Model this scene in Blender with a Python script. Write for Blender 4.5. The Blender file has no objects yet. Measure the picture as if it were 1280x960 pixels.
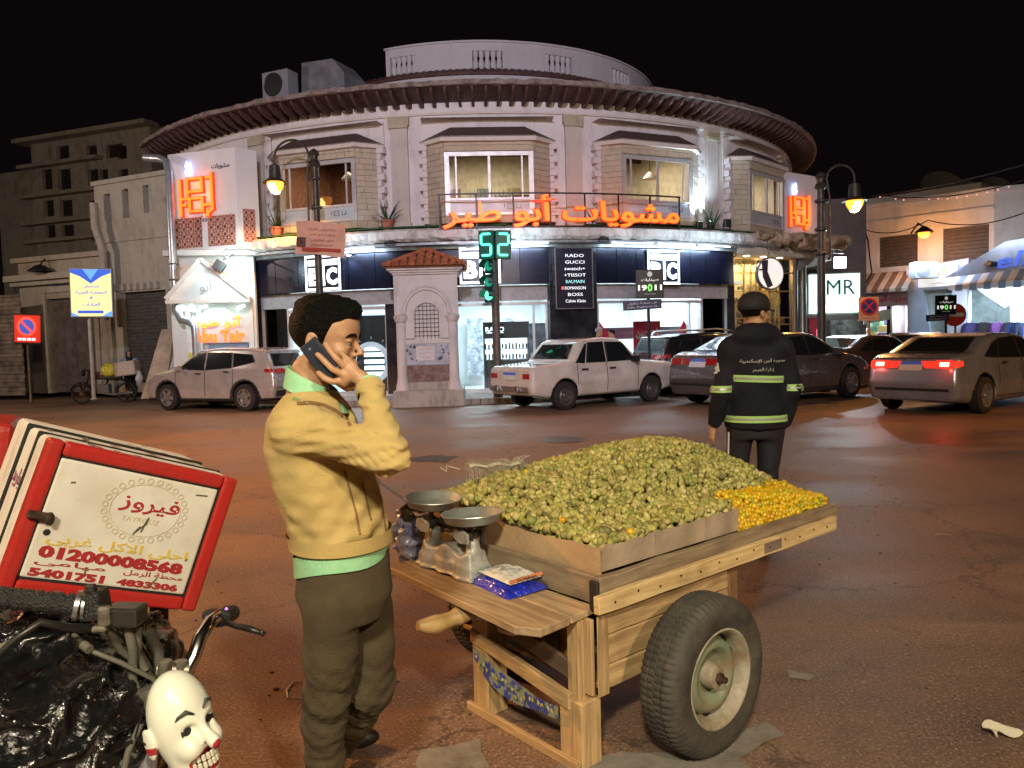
import bpy, math, random
import numpy as np
from mathutils import Matrix, Vector
random.seed(7); rng = np.random.RandomState(7)
PI = math.pi; R = math.radians
S = bpy.context.scene; COL = S.collection
# ---------------------------------------------------------------- camera
CAM_H = 1.53; FPX = 961.0; PITCH = R(3.3); ROLL = R(1.6)
cd = bpy.data.cameras.new('camera'); cam = bpy.data.objects.new('camera', cd); COL.objects.link(cam)
cd.sensor_width = 36.0; cd.lens = 36.0*FPX/1280.0; cd.clip_start = 0.05; cd.clip_end = 900.0
cam.matrix_world = Matrix.Translation((0, 0, CAM_H)) @ Matrix.Rotation(PI/2-PITCH, 4, 'X') @ Matrix.Rotation(-ROLL, 4, 'Z')
S.camera = cam
# ---------------------------------------------------------------- world, exposure, render
w = bpy.data.worlds.new('World'); S.world = w; w.use_nodes = True
nt = w.node_tree; bg = nt.nodes['Background']
bg.inputs[0].default_value = (0.0100, 0.0060, 0.0072, 1); bg.inputs[1].default_value = 0.33
S.view_settings.view_transform = 'Standard'; S.view_settings.look = 'None'
S.view_settings.exposure = 0.0; S.view_settings.gamma = 1.0
S.render.engine = 'CYCLES'
cy = S.cycles
cy.use_denoising = True; cy.max_bounces = 5; cy.diffuse_bounces = 3; cy.glossy_bounces = 3
cy.transmission_bounces = 4; cy.transparent_max_bounces = 8; cy.caustics_reflective = False; cy.caustics_refractive = False
cy.sample_clamp_indirect = 4.0; cy.use_light_tree = True; cy.blur_glossy = 0.5
SODIUM = (1.0, 0.40, 0.085); COOL = (0.62, 0.84, 1.0); WARM = (1.0, 0.80, 0.46)
# ---------------------------------------------------------------- pixel helpers (photo pixels, 1280 x 960)
def ray(px, py):
 a = px-640.0; b = py-480.0
 a, b = a*math.cos(ROLL)-b*math.sin(ROLL), b*math.cos(ROLL)+a*math.sin(ROLL)
 v = -b/FPX
 return Vector((a/FPX, math.cos(PITCH)+v*math.sin(PITCH), v*math.cos(PITCH)-math.sin(PITCH)))
def at(px, py, Y):
 r = ray(px, py); r = r*(Y/r.y); return Vector((r.x, r.y, r.z+CAM_H))
def G(px, py, z=0.0):
 r = ray(px, py); r = r*((z-CAM_H)/r.z); return Vector((r.x, r.y, z))
# ---------------------------------------------------------------- tagging and linking
def tag(o, label=None, cat=None, group=None, kind=None):
 if label: o['label'] = label
 if cat: o['category'] = cat
 if group: o['group'] = group
 if kind: o['kind'] = kind
 return o
def basis(o):
 m = o.matrix_basis.copy()
 return basis(o.parent) @ m if o.parent else m
def thing(name, label, cat, loc=(0, 0, 0), rz=0.0, group=None):
 o = bpy.data.objects.new(name, None); COL.objects.link(o); o.empty_display_size = 0.1
 o.location = loc; o.rotation_euler = (0, 0, rz)
 return tag(o, label, cat, group)
def link(name, me, parent=None, label=None):
 o = bpy.data.objects.new(name, me); COL.objects.link(o)
 if parent: o.parent = parent
 if label: o['label'] = label
 return o
def copy_tree(o, parent=None):
 c = o.copy(); COL.objects.link(c); c.parent = parent
 for ch in list(o.children): copy_tree(ch, c)
 return c
def finish(o, smooth=None, bevel=0.0, seg=1):
 me = o.data
 if bevel:
  import bmesh
  bm = bmesh.new(); bm.from_mesh(me)
  es = [e for e in bm.edges if len(e.link_faces) == 2 and e.calc_face_angle(0) > 0.6]
  bmesh.ops.bevel(bm, geom=es, offset=bevel, segments=seg, affect='EDGES', profile=0.6, clamp_overlap=True)
  bm.to_mesh(me); bm.free()
 if smooth is not None:
  me.shade_smooth()
  if smooth < 3.1: me.set_sharp_from_angle(angle=smooth)
 return o
class MB:
 """collects faces in frame F (world = F @ local)"""
 def __init__(s, F=None):
  s.F = F or Matrix.Identity(4); s.v = []; s.f = []; s.m = []; s.cur = 0
 def V(s, pts):
  n = len(s.v); s.v.extend(tuple(p) for p in pts); return n
 def face(s, *idx): s.f.append(tuple(idx)); s.m.append(s.cur)
 def poly(s, pts):
  n = s.V(pts); s.face(*range(n, n+len(pts))); return s
 def box(s, c, d, M=None, taper=None):
  x, y, z = d[0]/2, d[1]/2, d[2]/2
  tx, ty = (taper or (1, 1))
  P = [(-x, -y, -z), (x, -y, -z), (x, y, -z), (-x, y, -z), (-x*tx, -y*ty, z), (x*tx, -y*ty, z), (x*tx, y*ty, z), (-x*tx, y*ty, z)]
  c = Vector(c); P = [(M @ Vector(p) if M else Vector(p))+c for p in P]
  s.hexa(P); return s
 def b2(s, a, b):
  a, b = Vector(a), Vector(b); return s.box((a+b)/2, (abs(b.x-a.x), abs(b.y-a.y), abs(b.z-a.z)))
 def hexa(s, P):
  n = s.V(P)
  for q in ((3, 2, 1, 0), (4, 5, 6, 7), (0, 1, 5, 4), (1, 2, 6, 5), (2, 3, 7, 6), (3, 0, 4, 7)): s.face(*[n+i for i in q])
  return s
 def prism(s, poly, vec):
  vec = Vector(vec); n = len(poly); a = s.V(poly); b = s.V([Vector(p)+vec for p in poly])
  s.face(*range(a+n-1, a-1, -1)); s.face(*range(b, b+n))
  for i in range(n):
   j = (i+1) % n; s.face(a+i, a+j, b+j, b+i)
  return s
 def beam(s, p0, p1, w, h, up=(0, 0, 1)):
  p0, p1 = Vector(p0), Vector(p1); d = p1-p0; L = d.length; d.normalize(); up = Vector(up)
  r = d.cross(up)
  if r.length < 1e-4: r = d.cross(Vector((0, 1, 0)))
  r.normalize(); u = r.cross(d)
  P = []
  for q in (p0, p1):
   P += [q-r*w/2-u*h/2, q+r*w/2-u*h/2, q+r*w/2+u*h/2, q-r*w/2+u*h/2]
  s.hexa(P); return s
 def tube(s, pts, r, n=8, cap=True):
  pts = [Vector(p) for p in pts]; rs = r if isinstance(r, (list, tuple)) else [r]*len(pts)
  rings = []; u = None
  for i, p in enumerate(pts):
   d = (pts[min(i+1, len(pts)-1)]-pts[max(i-1, 0)])
   if d.length < 1e-9: d = Vector((0, 0, 1))
   d.normalize()
   if u is None: u = d.orthogonal().normalized()
   else:
    u = u-d*u.dot(d); u = u.normalized() if u.length > 1e-6 else d.orthogonal().normalized()
   v = d.cross(u)
   rings.append(s.V([p+(u*math.cos(2*PI*k/n)+v*math.sin(2*PI*k/n))*rs[i] for k in range(n)]))
  for a, b in zip(rings, rings[1:]):
   for k in range(n): s.face(a+k, a+(k+1) % n, b+(k+1) % n, b+k)
  if cap:
   s.face(*range(rings[0]+n-1, rings[0]-1, -1)); s.face(*range(rings[-1], rings[-1]+n))
  return s
 def lathe(s, prof, n=24, M=None, a0=0.0, a1=2*PI, cap=True):
  """prof: (r, z) pairs; axis z of M"""
  M = M or Matrix.Identity(4); full = abs(a1-a0-2*PI) < 1e-6; m = n if full else n+1
  rings = [s.V([M @ Vector((r*math.cos(a0+(a1-a0)*k/n), r*math.sin(a0+(a1-a0)*k/n), z)) for k in range(m)]) for r, z in prof]
  for a, b in zip(rings, rings[1:]):
   for k in range(n if full else n):
    k2 = (k+1) % m; s.face(a+k, a+k2, b+k2, b+k)
  if cap and full and prof[0][0] > 1e-5: s.face(*range(rings[0]+n-1, rings[0]-1, -1))
  if cap and full and prof[-1][0] > 1e-5: s.face(*range(rings[-1], rings[-1]+n))
  return s
 def grid(s, fn, nu, nv):
  a = s.V([fn(i/nu, j/nv) for j in range(nv+1) for i in range(nu+1)])
  for j in range(nv):
   for i in range(nu):
    k = a+j*(nu+1)+i; s.face(k, k+1, k+nu+2, k+nu+1)
  return s
 def arc(s, a0, a1, z0, z1, r0, r1, n=None, c=None):
  """curved box about the round building's centre; angles in degrees, 0 = towards the camera"""
  n = n or max(1, int(abs(a1-a0)/1.5)); c = c or CC
  def P(a, r, z): return (c[0]+r*math.sin(R(a)), c[1]-r*math.cos(R(a)), z)
  rings = [s.V([P(a0+(a1-a0)*i/n, r0, z0), P(a0+(a1-a0)*i/n, r1, z0), P(a0+(a1-a0)*i/n, r1, z1), P(a0+(a1-a0)*i/n, r0, z1)]) for i in range(n+1)]
  for a, b in zip(rings, rings[1:]):
   for k in range(4): s.face(a+k, b+k, b+(k+1) % 4, a+(k+1) % 4)
  s.face(rings[0], rings[0]+1, rings[0]+2, rings[0]+3); q = rings[-1]; s.face(q+3, q+2, q+1, q)
  return s
 def mesh(s, name, mats, inv=None):
  M = (inv @ s.F) if inv else s.F
  V = np.array([tuple(p) for p in s.v], dtype=np.float64)
  A = np.array(M); V = V @ A[:3, :3].T + A[:3, 3]
  me = bpy.data.meshes.new(name); me.from_pydata(V.tolist(), [], s.f)
  for m in (mats if isinstance(mats, (list, tuple)) else [mats]): me.materials.append(m)
  if any(s.m): me.polygons.foreach_set('material_index', s.m)
  return me
 def build(s, name, mats, parent=None, label=None, smooth=None, bevel=0.0, seg=1, fixn=True):
  me = s.mesh(name, mats, basis(parent).inverted() if parent else None)
  if fixn:
   import bmesh
   bm = bmesh.new(); bm.from_mesh(me); bmesh.ops.recalc_face_normals(bm, faces=bm.faces); bm.to_mesh(me); bm.free()
  o = link(name, me, parent, label)
  return finish(o, smooth, bevel, seg)
CC = (-1.13, 32.34)
def cp(a, r, z): return Vector((CC[0]+r*math.sin(R(a)), CC[1]-r*math.cos(R(a)), z))
def cang(px, py, r):
 d = ray(px, py); a = d.x**2+d.y**2; b = -2*(d.x*CC[0]+d.y*CC[1]); c = CC[0]**2+CC[1]**2-r*r
 D = b*b-4*a*c; D = max(D, 0); t = (-b-math.sqrt(D))/(2*a)
 x, y = d.x*t, d.y*t
 return math.degrees(math.atan2(x-CC[0], CC[1]-y)), CAM_H+d.z*t
def frame(p, ang, r=0):
 """local x = to the right along the wall, y = into the wall, z up; on the round wall at angle ang"""
 return Matrix.Translation(p) @ Matrix.Rotation(R(ang), 4, 'Z')
# ---------------------------------------------------------------- materials
_M = {}
def nodes(name):
 m = bpy.data.materials.new(name); m.use_nodes = True; n = m.node_tree
 return m, n, n.nodes['Principled BSDF']
def mat(name, col, rough=0.6, metal=0.0, var=0.18, scale=6.0, bump=0.0, bscale=30.0, emit=None, es=0.0, col2=None,
  rand=0.0, spec=0.5, coat=0.0, sharp=0.0, alpha=None, sss=0.0):
 if name in _M: return _M[name]
 m, n, b = nodes(name); L = n.links; N = n.nodes
 b.inputs['Roughness'].default_value = rough; b.inputs['Metallic'].default_value = metal
 b.inputs['Specular IOR Level'].default_value = spec; b.inputs['Coat Weight'].default_value = coat
 tc = N.new('ShaderNodeTexCoord')
 c1 = tuple(col)+(1,); c2 = tuple(col2)+(1,) if col2 else tuple(max(0, c*(1-var*1.6)) for c in col)+(1,)
 out = None
 if var > 0 or col2:
  nz = N.new('ShaderNodeTexNoise'); nz.inputs['Scale'].default_value = scale; nz.inputs['Detail'].default_value = 6; nz.inputs['Roughness'].default_value = 0.65
  L.new(tc.outputs['Object'], nz.inputs['Vector'])
  mr = N.new('ShaderNodeMapRange'); mr.inputs['From Min'].default_value = 0.35+sharp*0.1; mr.inputs['From Max'].default_value = 0.65-sharp*0.1
  L.new(nz.outputs['Fac'], mr.inputs['Value'])
  mx = N.new('ShaderNodeMix'); mx.data_type = 'RGBA'; mx.inputs['A'].default_value = c1; mx.inputs['B'].default_value = c2
  L.new(mr.outputs['Result'], mx.inputs['Factor']); out = mx.outputs['Result']
  r2 = N.new('ShaderNodeMapRange'); r2.inputs['To Min'].default_value = max(0.02, rough-0.10*min(1, rough*2)); r2.inputs['To Max'].default_value = min(1, rough+0.12)
  L.new(nz.outputs['Fac'], r2.inputs['Value']); L.new(r2.outputs['Result'], b.inputs['Roughness'])
 if rand:
  oi = N.new('ShaderNodeObjectInfo'); hs = N.new('ShaderNodeHueSaturation')
  mr = N.new('ShaderNodeMapRange'); mr.inputs['To Min'].default_value = 1-rand; mr.inputs['To Max'].default_value = 1+rand
  L.new(oi.outputs['Random'], mr.inputs['Value']); L.new(mr.outputs['Result'], hs.inputs['Value'])
  if out: L.new(out, hs.inputs['Color'])
  else: hs.inputs['Color'].default_value = c1
  out = hs.outputs['Color']
 if out: L.new(out, b.inputs['Base Color'])
 else: b.inputs['Base Color'].default_value = c1
 if bump:
  nb = N.new('ShaderNodeTexNoise'); nb.inputs['Scale'].default_value = bscale; nb.inputs['Detail'].default_value = 5
  L.new(tc.outputs['Object'], nb.inputs['Vector'])
  bp = N.new('ShaderNodeBump'); bp.inputs['Strength'].default_value = bump; bp.inputs['Distance'].default_value = 0.02
  L.new(nb.outputs['Fac'], bp.inputs['Height']); L.new(bp.outputs['Normal'], b.inputs['Normal'])
 if emit: b.inputs['Emission Color'].default_value = tuple(emit)+(1,); b.inputs['Emission Strength'].default_value = es
 if sss: b.inputs['Subsurface Weight'].default_value = sss; b.inputs['Subsurface Radius'].default_value = (0.02, 0.008, 0.004)
 _M[name] = m; return m
def glow(name, col, es):
 if name in _M: return _M[name]
 m, n, b = nodes(name); b.inputs['Base Color'].default_value = tuple(col)+(1,); b.inputs['Roughness'].default_value = 0.5
 b.inputs['Emission Color'].default_value = tuple(col)+(1,); b.inputs['Emission Strength'].default_value = es
 _M[name] = m; return m
def glass(name, tint=(0.8, 0.9, 0.95), dark=0.0, rough=0.03):
 """thin pane: mirror-like by Fresnel, otherwise see-through (dark = share that blocks)"""
 if name in _M: return _M[name]
 m = bpy.data.materials.new(name); m.use_nodes = True; n = m.node_tree; n.nodes.clear(); L = n.links
 o = n.nodes.new('ShaderNodeOutputMaterial'); tr = n.nodes.new('ShaderNodeBsdfTransparent'); tr.inputs[0].default_value = tuple(t*(1-dark) for t in tint)+(1,)
 gl = n.nodes.new('ShaderNodeBsdfGlossy'); gl.inputs['Roughness'].default_value = rough
 lw = n.nodes.new('ShaderNodeLayerWeight'); pw = n.nodes.new('ShaderNodeMath'); pw.operation = 'POWER'; pw.inputs[1].default_value = 4.0; L.new(lw.outputs['Facing'], pw.inputs[0])
 fr = n.nodes.new('ShaderNodeMath'); fr.operation = 'MULTIPLY_ADD'; fr.inputs[1].default_value = .85; fr.inputs[2].default_value = .05; L.new(pw.outputs[0], fr.inputs[0])
 mx = n.nodes.new('ShaderNodeMixShader'); L.new(fr.outputs[0], mx.inputs[0]); L.new(tr.outputs[0], mx.inputs[1]); L.new(gl.outputs[0], mx.inputs[2]); L.new(mx.outputs[0], o.inputs[0])
 _M[name] = m; return m
def plaster(name, col, stain=(0.16, 0.13, 0.10), amount=0.35, scale=0.9, bump=0.25):
 """painted plaster with dirt blotches and vertical streaks"""
 if name in _M: return _M[name]
 m, n, b = nodes(name); L = n.links; N = n.nodes; b.inputs['Roughness'].default_value = 0.8
 tc = N.new('ShaderNodeTexCoord'); mp = N.new('ShaderNodeMapping'); mp.inputs['Scale'].default_value = (1.6, 1.6, 0.35)
 L.new(tc.outputs['Object'], mp.inputs['Vector'])
 n1 = N.new('ShaderNodeTexNoise'); n1.inputs['Scale'].default_value = scale*2; n1.inputs['Detail'].default_value = 8; n1.inputs['Roughness'].default_value = 0.7; L.new(mp.outputs[0], n1.inputs['Vector'])
 n2 = N.new('ShaderNodeTexNoise'); n2.inputs['Scale'].default_value = scale; n2.inputs['Detail'].default_value = 9; n2.inputs['Roughness'].default_value = 0.75; L.new(tc.outputs['Object'], n2.inputs['Vector'])
 mu = N.new('ShaderNodeMath'); mu.operation = 'MULTIPLY'; L.new(n1.outputs['Fac'], mu.inputs[0]); L.new(n2.outputs['Fac'], mu.inputs[1])
 mr = N.new('ShaderNodeMapRange'); mr.inputs['From Min'].default_value = 0.22; mr.inputs['From Max'].default_value = 0.42; mr.inputs['To Max'].default_value = amount
 L.new(mu.outputs[0], mr.inputs['Value'])
 mx = N.new('ShaderNodeMix'); mx.data_type = 'RGBA'; mx.inputs['A'].default_value = tuple(col)+(1,); mx.inputs['B'].default_value = tuple(stain)+(1,)
 L.new(mr.outputs['Result'], mx.inputs['Factor']); L.new(mx.outputs['Result'], b.inputs['Base Color'])
 bp = N.new('ShaderNodeBump'); bp.inputs['Strength'].default_value = bump; bp.inputs['Distance'].default_value = 0.03
 n3 = N.new('ShaderNodeTexNoise'); n3.inputs['Scale'].default_value = 9; n3.inputs['Detail'].default_value = 8; L.new(tc.outputs['Object'], n3.inputs['Vector'])
 L.new(n3.outputs['Fac'], bp.inputs['Height']); L.new(bp.outputs['Normal'], b.inputs['Normal'])
 _M[name] = m; return m
def wood(name, col, col2, axis='X', rough=0.65, scale=3.0, bump=0.25, rand=0.12):
 if name in _M: return _M[name]
 m, n, b = nodes(name); L = n.links; N = n.nodes; b.inputs['Roughness'].default_value = rough
 tc = N.new('ShaderNodeTexCoord'); mp = N.new('ShaderNodeMapping')
 st = {'X': (1, 14, 14), 'Y': (14, 1, 14), 'Z': (14, 14, 1)}[axis]; mp.inputs['Scale'].default_value = st; L.new(tc.outputs['Object'], mp.inputs['Vector'])
 oi = N.new('ShaderNodeObjectInfo'); ad = N.new('ShaderNodeVectorMath'); ad.operation = 'ADD'; sc = N.new('ShaderNodeMath'); sc.operation = 'MULTIPLY'; sc.inputs[1].default_value = 37.0
 L.new(oi.outputs['Random'], sc.inputs[0]); L.new(mp.outputs[0], ad.inputs[0]); L.new(sc.outputs[0], ad.inputs[1])
 n1 = N.new('ShaderNodeTexNoise'); n1.inputs['Scale'].default_value = scale; n1.inputs['Detail'].default_value = 8; n1.inputs['Roughness'].default_value = 0.6; n1.inputs['Distortion'].default_value = 0.8; L.new(ad.outputs[0], n1.inputs['Vector'])
 n2 = N.new('ShaderNodeTexNoise'); n2.inputs['Scale'].default_value = 5; n2.inputs['Detail'].default_value = 5; L.new(tc.outputs['Object'], n2.inputs['Vector'])
 cr = N.new('ShaderNodeValToRGB'); e = cr.color_ramp.elements; e[0].position = 0.34; e[0].color = tuple(col2)+(1,); e[1].position = 0.62; e[1].color = tuple(col)+(1,); L.new(n1.outputs['Fac'], cr.inputs['Fac'])
 mr = N.new('ShaderNodeMapRange'); mr.inputs['From Min'].default_value = 0.5; mr.inputs['From Max'].default_value = 0.75; mr.inputs['To Max'].default_value = 0.55; L.new(n2.outputs['Fac'], mr.inputs['Value'])
 mx = N.new('ShaderNodeMix'); mx.data_type = 'RGBA'; mx.inputs['B'].default_value = tuple(c*0.42 for c in col2)+(1,); L.new(cr.outputs['Color'], mx.inputs['A']); L.new(mr.outputs['Result'], mx.inputs['Factor'])
 hs = N.new('ShaderNodeHueSaturation'); m2 = N.new('ShaderNodeMapRange'); m2.inputs['To Min'].default_value = 1-rand; m2.inputs['To Max'].default_value = 1+rand
 L.new(oi.outputs['Random'], m2.inputs['Value']); L.new(m2.outputs['Result'], hs.inputs['Value']); L.new(mx.outputs['Result'], hs.inputs['Color']); L.new(hs.outputs['Color'], b.inputs['Base Color'])
 bp = N.new('ShaderNodeBump'); bp.inputs['Strength'].default_value = bump; bp.inputs['Distance'].default_value = 0.004; L.new(n1.outputs['Fac'], bp.inputs['Height']); L.new(bp.outputs['Normal'], b.inputs['Normal'])
 _M[name] = m; return m
# ---------------------------------------------------------------- lamps
def lamp(name, kind, loc, col, power, size=0.1, aim=None, spot=60, blend=0.5, parent=None, sy=None, spread=180):
 d = bpy.data.lights.new(name, kind); d.color = col; d.energy = power
 if kind == 'AREA':
  d.size = size; d.spread = R(spread)
  if sy: d.shape = 'RECTANGLE'; d.size_y = sy
 else: d.shadow_soft_size = size
 if kind == 'SPOT': d.spot_size = R(spot); d.spot_blend = blend
 o = bpy.data.objects.new(name, d); COL.objects.link(o); loc = Vector(loc)
 M = Matrix.Translation(loc)
 if aim is not None: M = M @ (Vector(aim)-loc).to_track_quat('-Z', 'Y').to_matrix().to_4x4()
 if parent:
  o.parent = parent; M = basis(parent).inverted() @ M
 o.matrix_basis = M
 return o
# ---------------------------------------------------------------- text
_FORMS = {'ا': 'FE8D FE8E', 'أ': 'FE83 FE84', 'إ': 'FE87 FE88', 'آ': 'FE81 FE82', 'ب': 'FE8F FE90 FE91 FE92', 'ت': 'FE95 FE96 FE97 FE98', 'ث': 'FE99 FE9A FE9B FE9C',
 'ج': 'FE9D FE9E FE9F FEA0', 'ح': 'FEA1 FEA2 FEA3 FEA4', 'خ': 'FEA5 FEA6 FEA7 FEA8', 'د': 'FEA9 FEAA', 'ذ': 'FEAB FEAC', 'ر': 'FEAD FEAE', 'ز': 'FEAF FEB0',
 'س': 'FEB1 FEB2 FEB3 FEB4', 'ش': 'FEB5 FEB6 FEB7 FEB8', 'ص': 'FEB9 FEBA FEBB FEBC', 'ض': 'FEBD FEBE FEBF FEC0', 'ط': 'FEC1 FEC2 FEC3 FEC4', 'ع': 'FEC9 FECA FECB FECC',
 'غ': 'FECD FECE FECF FED0', 'ف': 'FED1 FED2 FED3 FED4', 'ق': 'FED5 FED6 FED7 FED8', 'ك': 'FED9 FEDA FEDB FEDC', 'ل': 'FEDD FEDE FEDF FEE0', 'م': 'FEE1 FEE2 FEE3 FEE4',
 'ن': 'FEE5 FEE6 FEE7 FEE8', 'ه': 'FEE9 FEEA FEEB FEEC', 'و': 'FEED FEEE', 'ى': 'FEEF FEF0', 'ي': 'FEF1 FEF2 FEF3 FEF4', 'ة': 'FE93 FE94', 'ئ': 'FE89 FE8A FE8B FE8C'}
_LA = {'ا': 'FEFB FEFC', 'أ': 'FEF7 FEF8', 'إ': 'FEF9 FEFA'}
def ar(s):
 out = []
 for word in s.split(' '):
  t = []; i = 0
  while i < len(word):
   if word[i] == 'ل' and i+1 < len(word) and word[i+1] in _LA: t.append(_LA[word[i+1]]); i += 2
   else: t.append(_FORMS.get(word[i], word[i])); i += 1
  res = ''; prev = False
  for k, f in enumerate(t):
   if ' ' not in f: res += f; prev = False; continue
   ff = f.split(); nxt = k+1 < len(t) and ' ' in t[k+1]; dual = len(ff) == 4
   if prev: idx = 3 if (dual and nxt) else 1
   else: idx = 2 if (dual and nxt) else 0
   res += chr(int(ff[idx], 16)); prev = dual
  out.append(res[::-1])
 return ' '.join(out[::-1])
def text_mesh(s, width=None, height=None, extrude=0.01, bold=0.0, res=2, spacing=1.0, shear=0.0):
 """text as points + faces, centred on the origin in the x,z plane, front towards -y"""
 c = bpy.data.curves.new('lettering', 'FONT'); c.body = s; c.resolution_u = res; c.extrude = 0.5; c.offset = bold; c.space_character = spacing; c.shear = shear
 o = bpy.data.objects.new('lettering', c); COL.objects.link(o)
 dg = bpy.context.evaluated_depsgraph_get(); me = bpy.data.meshes.new_from_object(o.evaluated_get(dg))
 V = np.array([v.co[:] for v in me.vertices]).reshape(-1, 3); F = [tuple(p.vertices) for p in me.polygons]
 bpy.data.objects.remove(o); bpy.data.curves.remove(c); bpy.data.meshes.remove(me)
 lo, hi = V.min(0), V.max(0); V -= (lo+hi)/2
 sx = width/(hi[0]-lo[0]) if width else None; sz = height/(hi[1]-lo[1]) if height else None
 sx = sx or sz; sz = sz or sx
 return np.c_[V[:, 0]*sx, -V[:, 2]*2*extrude/2, V[:, 1]*sz], F
def text(name, s, m, F, parent, width=None, height=None, extrude=0.006, bold=0.0, res=2, bend=None, **k):
 V, faces = text_mesh(s, width, height, extrude, bold, res, **k)
 mb = MB(F)
 if bend: V = np.c_[bend*np.sin(V[:, 0]/bend), V[:, 1]+bend*(1-np.cos(V[:, 0]/bend)), V[:, 2]]
 mb.V(V); mb.f = faces; mb.m = [0]*len(faces)
 return mb.build(name, m, parent, fixn=False)
def face_frame(p, n, up=(0, 0, 1), roll=0.0):
 """frame whose local -y looks along n"""
 y = -Vector(n).normalized(); z = Vector(up); z = (z-y*z.dot(y)).normalized(); x = y.cross(z)
 M = Matrix((x, y, z)).transposed().to_4x4()
 return Matrix.Translation(p) @ M @ Matrix.Rotation(roll, 4, 'Y')
# ---------------------------------------------------------------- signed distance fields (organic shapes)
def sd_cap(P, a, b, ra, rb=None):
 a = np.array(a, float); b = np.array(b, float); rb = ra if rb is None else rb; ab = b-a
 h = np.clip(((P-a) @ ab)/max(ab @ ab, 1e-12), 0, 1)
 return np.linalg.norm(P-a-h[..., None]*ab, axis=-1)-(ra+(rb-ra)*h)
def sd_ell(P, c, r, Rm=None):
 q = P-np.array(c, float)
 if Rm is not None: q = q @ np.array(Rm)
 r = np.array(r, float); k0 = np.linalg.norm(q/r, axis=-1); k1 = np.linalg.norm(q/(r*r), axis=-1)
 return k0*(k0-1)/np.maximum(k1, 1e-9)
def sd_box(P, c, h, rad=0.0, Rm=None):
 q = P-np.array(c, float)
 if Rm is not None: q = q @ np.array(Rm)
 q = np.abs(q)-(np.array(h, float)-rad)
 return np.linalg.norm(np.maximum(q, 0), axis=-1)+np.minimum(q.max(-1), 0)-rad
def smin(a, b, k):
 h = np.clip(0.5+0.5*(b-a)/k, 0, 1); return b+(a-b)*h-k*h*(1-h)
def smax(a, b, k): return -smin(-a, -b, k)
def sd_chain(P, pts, k=0.02):
 """pts: (point, radius) list"""
 d = None
 for (a, ra), (b, rb) in zip(pts, pts[1:]):
  e = sd_cap(P, a, b, ra, rb); d = e if d is None else smin(d, e, k)
 return d
def sd_stack(P, rows):
 """rows: (z, cx, cy, rx, ry) bottom to top: an upright body of elliptic sections"""
 rows = sorted(rows); z = np.array([r[0] for r in rows]); Z = P[..., 2]
 cx, cy_, rx, ry = [np.interp(Z, z, [r[i] for r in rows]) for i in (1, 2, 3, 4)]
 k = np.sqrt(((P[..., 0]-cx)/rx)**2+((P[..., 1]-cy_)/ry)**2)
 d = (k-1)*np.minimum(rx, ry)*0.9
 dz = np.maximum(z[0]-Z, Z-z[-1])
 return np.maximum(d, dz)
def vnoise(P, s, seed=0):
 """cheap smooth noise from summed sines, -1..1"""
 r = np.random.RandomState(seed); o = 0
 for i in range(5):
  k = r.normal(size=3)*s*(1+0.35*i); o = o+np.sin(P @ k+r.uniform(0, 6.28))
 return o/3.0
def nets(f, lo, hi, step):
 lo = np.array(lo, float); n = np.ceil((np.array(hi, float)-lo)/step).astype(int)+1
 ax = [lo[i]+step*np.arange(n[i]) for i in range(3)]
 P = np.stack(np.meshgrid(*ax, indexing='ij'), -1)
 D = f(P.reshape(-1, 3)).reshape(n).astype(np.float32); D[D == 0] = 1e-9
 I = D < 0
 acc = np.zeros(tuple(n-1)+(3,), np.float32); cnt = np.zeros(tuple(n-1), np.float32)
 cor = [(a, b, c) for a in (0, 1) for b in (0, 1) for c in (0, 1)]
 def sl(c): return tuple(slice(c[i], n[i]-1+c[i]) for i in range(3))
 for c in cor:
  for k in range(3):
   if c[k]: continue
   e = list(c); e[k] = 1; A = D[sl(c)]; B = D[sl(e)]; x = (A < 0) != (B < 0)
   t = np.where(x, A/np.where(x, A-B, 1), 0)
   for i in range(3): acc[..., i] += np.where(x, c[i]+(t if i == k else 0), 0)
   cnt += x
 used = cnt > 0; idx = -np.ones(cnt.shape, int); idx[used] = np.arange(used.sum())
 ijk = np.argwhere(used); V = lo+step*(ijk+acc[used]/cnt[used][:, None])
 F = []
 for k in range(3):
  a, b = [(1, 2), (2, 0), (0, 1)][k]
  s0 = [slice(None)]*3; s1 = [slice(None)]*3; s0[k] = slice(0, n[k]-1); s1[k] = slice(1, n[k])
  X = I[tuple(s0)] != I[tuple(s1)]; c = np.argwhere(X)
  ok = (c[:, a] > 0) & (c[:, b] > 0) & (c[:, a] < n[a]-1) & (c[:, b] < n[b]-1); c = c[ok]
  ins = I[tuple(c.T)]
  def at_(da, db):
   q = c.copy(); q[:, a] += da; q[:, b] += db; return idx[tuple(q.T)]
  q = np.stack([at_(-1, -1), at_(0, -1), at_(0, 0), at_(-1, 0)], 1)
  q[~ins] = q[~ins][:, ::-1]; F.append(q)
 return V, np.concatenate(F)
def sdf_obj(name, f, lo, hi, step, mats, parent=None, label=None, F=None, relax=1, cull=None, pick=None):
 V, Q = nets(f, lo, hi, step)
 for _ in range(relax):      # light smoothing
  s = np.zeros_like(V); c = np.zeros(len(V))
  for i in range(4):
   np.add.at(s, Q[:, i], V[Q[:, (i+1) % 4]]); np.add.at(c, Q[:, i], 1)
   np.add.at(s, Q[:, i], V[Q[:, (i+3) % 4]]); np.add.at(c, Q[:, i], 1)
  V = V*0.5+0.5*s/np.maximum(c, 1)[:, None]
 mb = MB(F); mb.V(V); mb.f = [tuple(q) for q in Q.tolist()]
 mb.m = [0]*len(mb.f)
 if pick is not None: mb.m = pick(V[Q].mean(1)).astype(int).tolist()
 o = mb.build(name, mats, parent, label, smooth=9, fixn=False)
 return o
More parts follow.
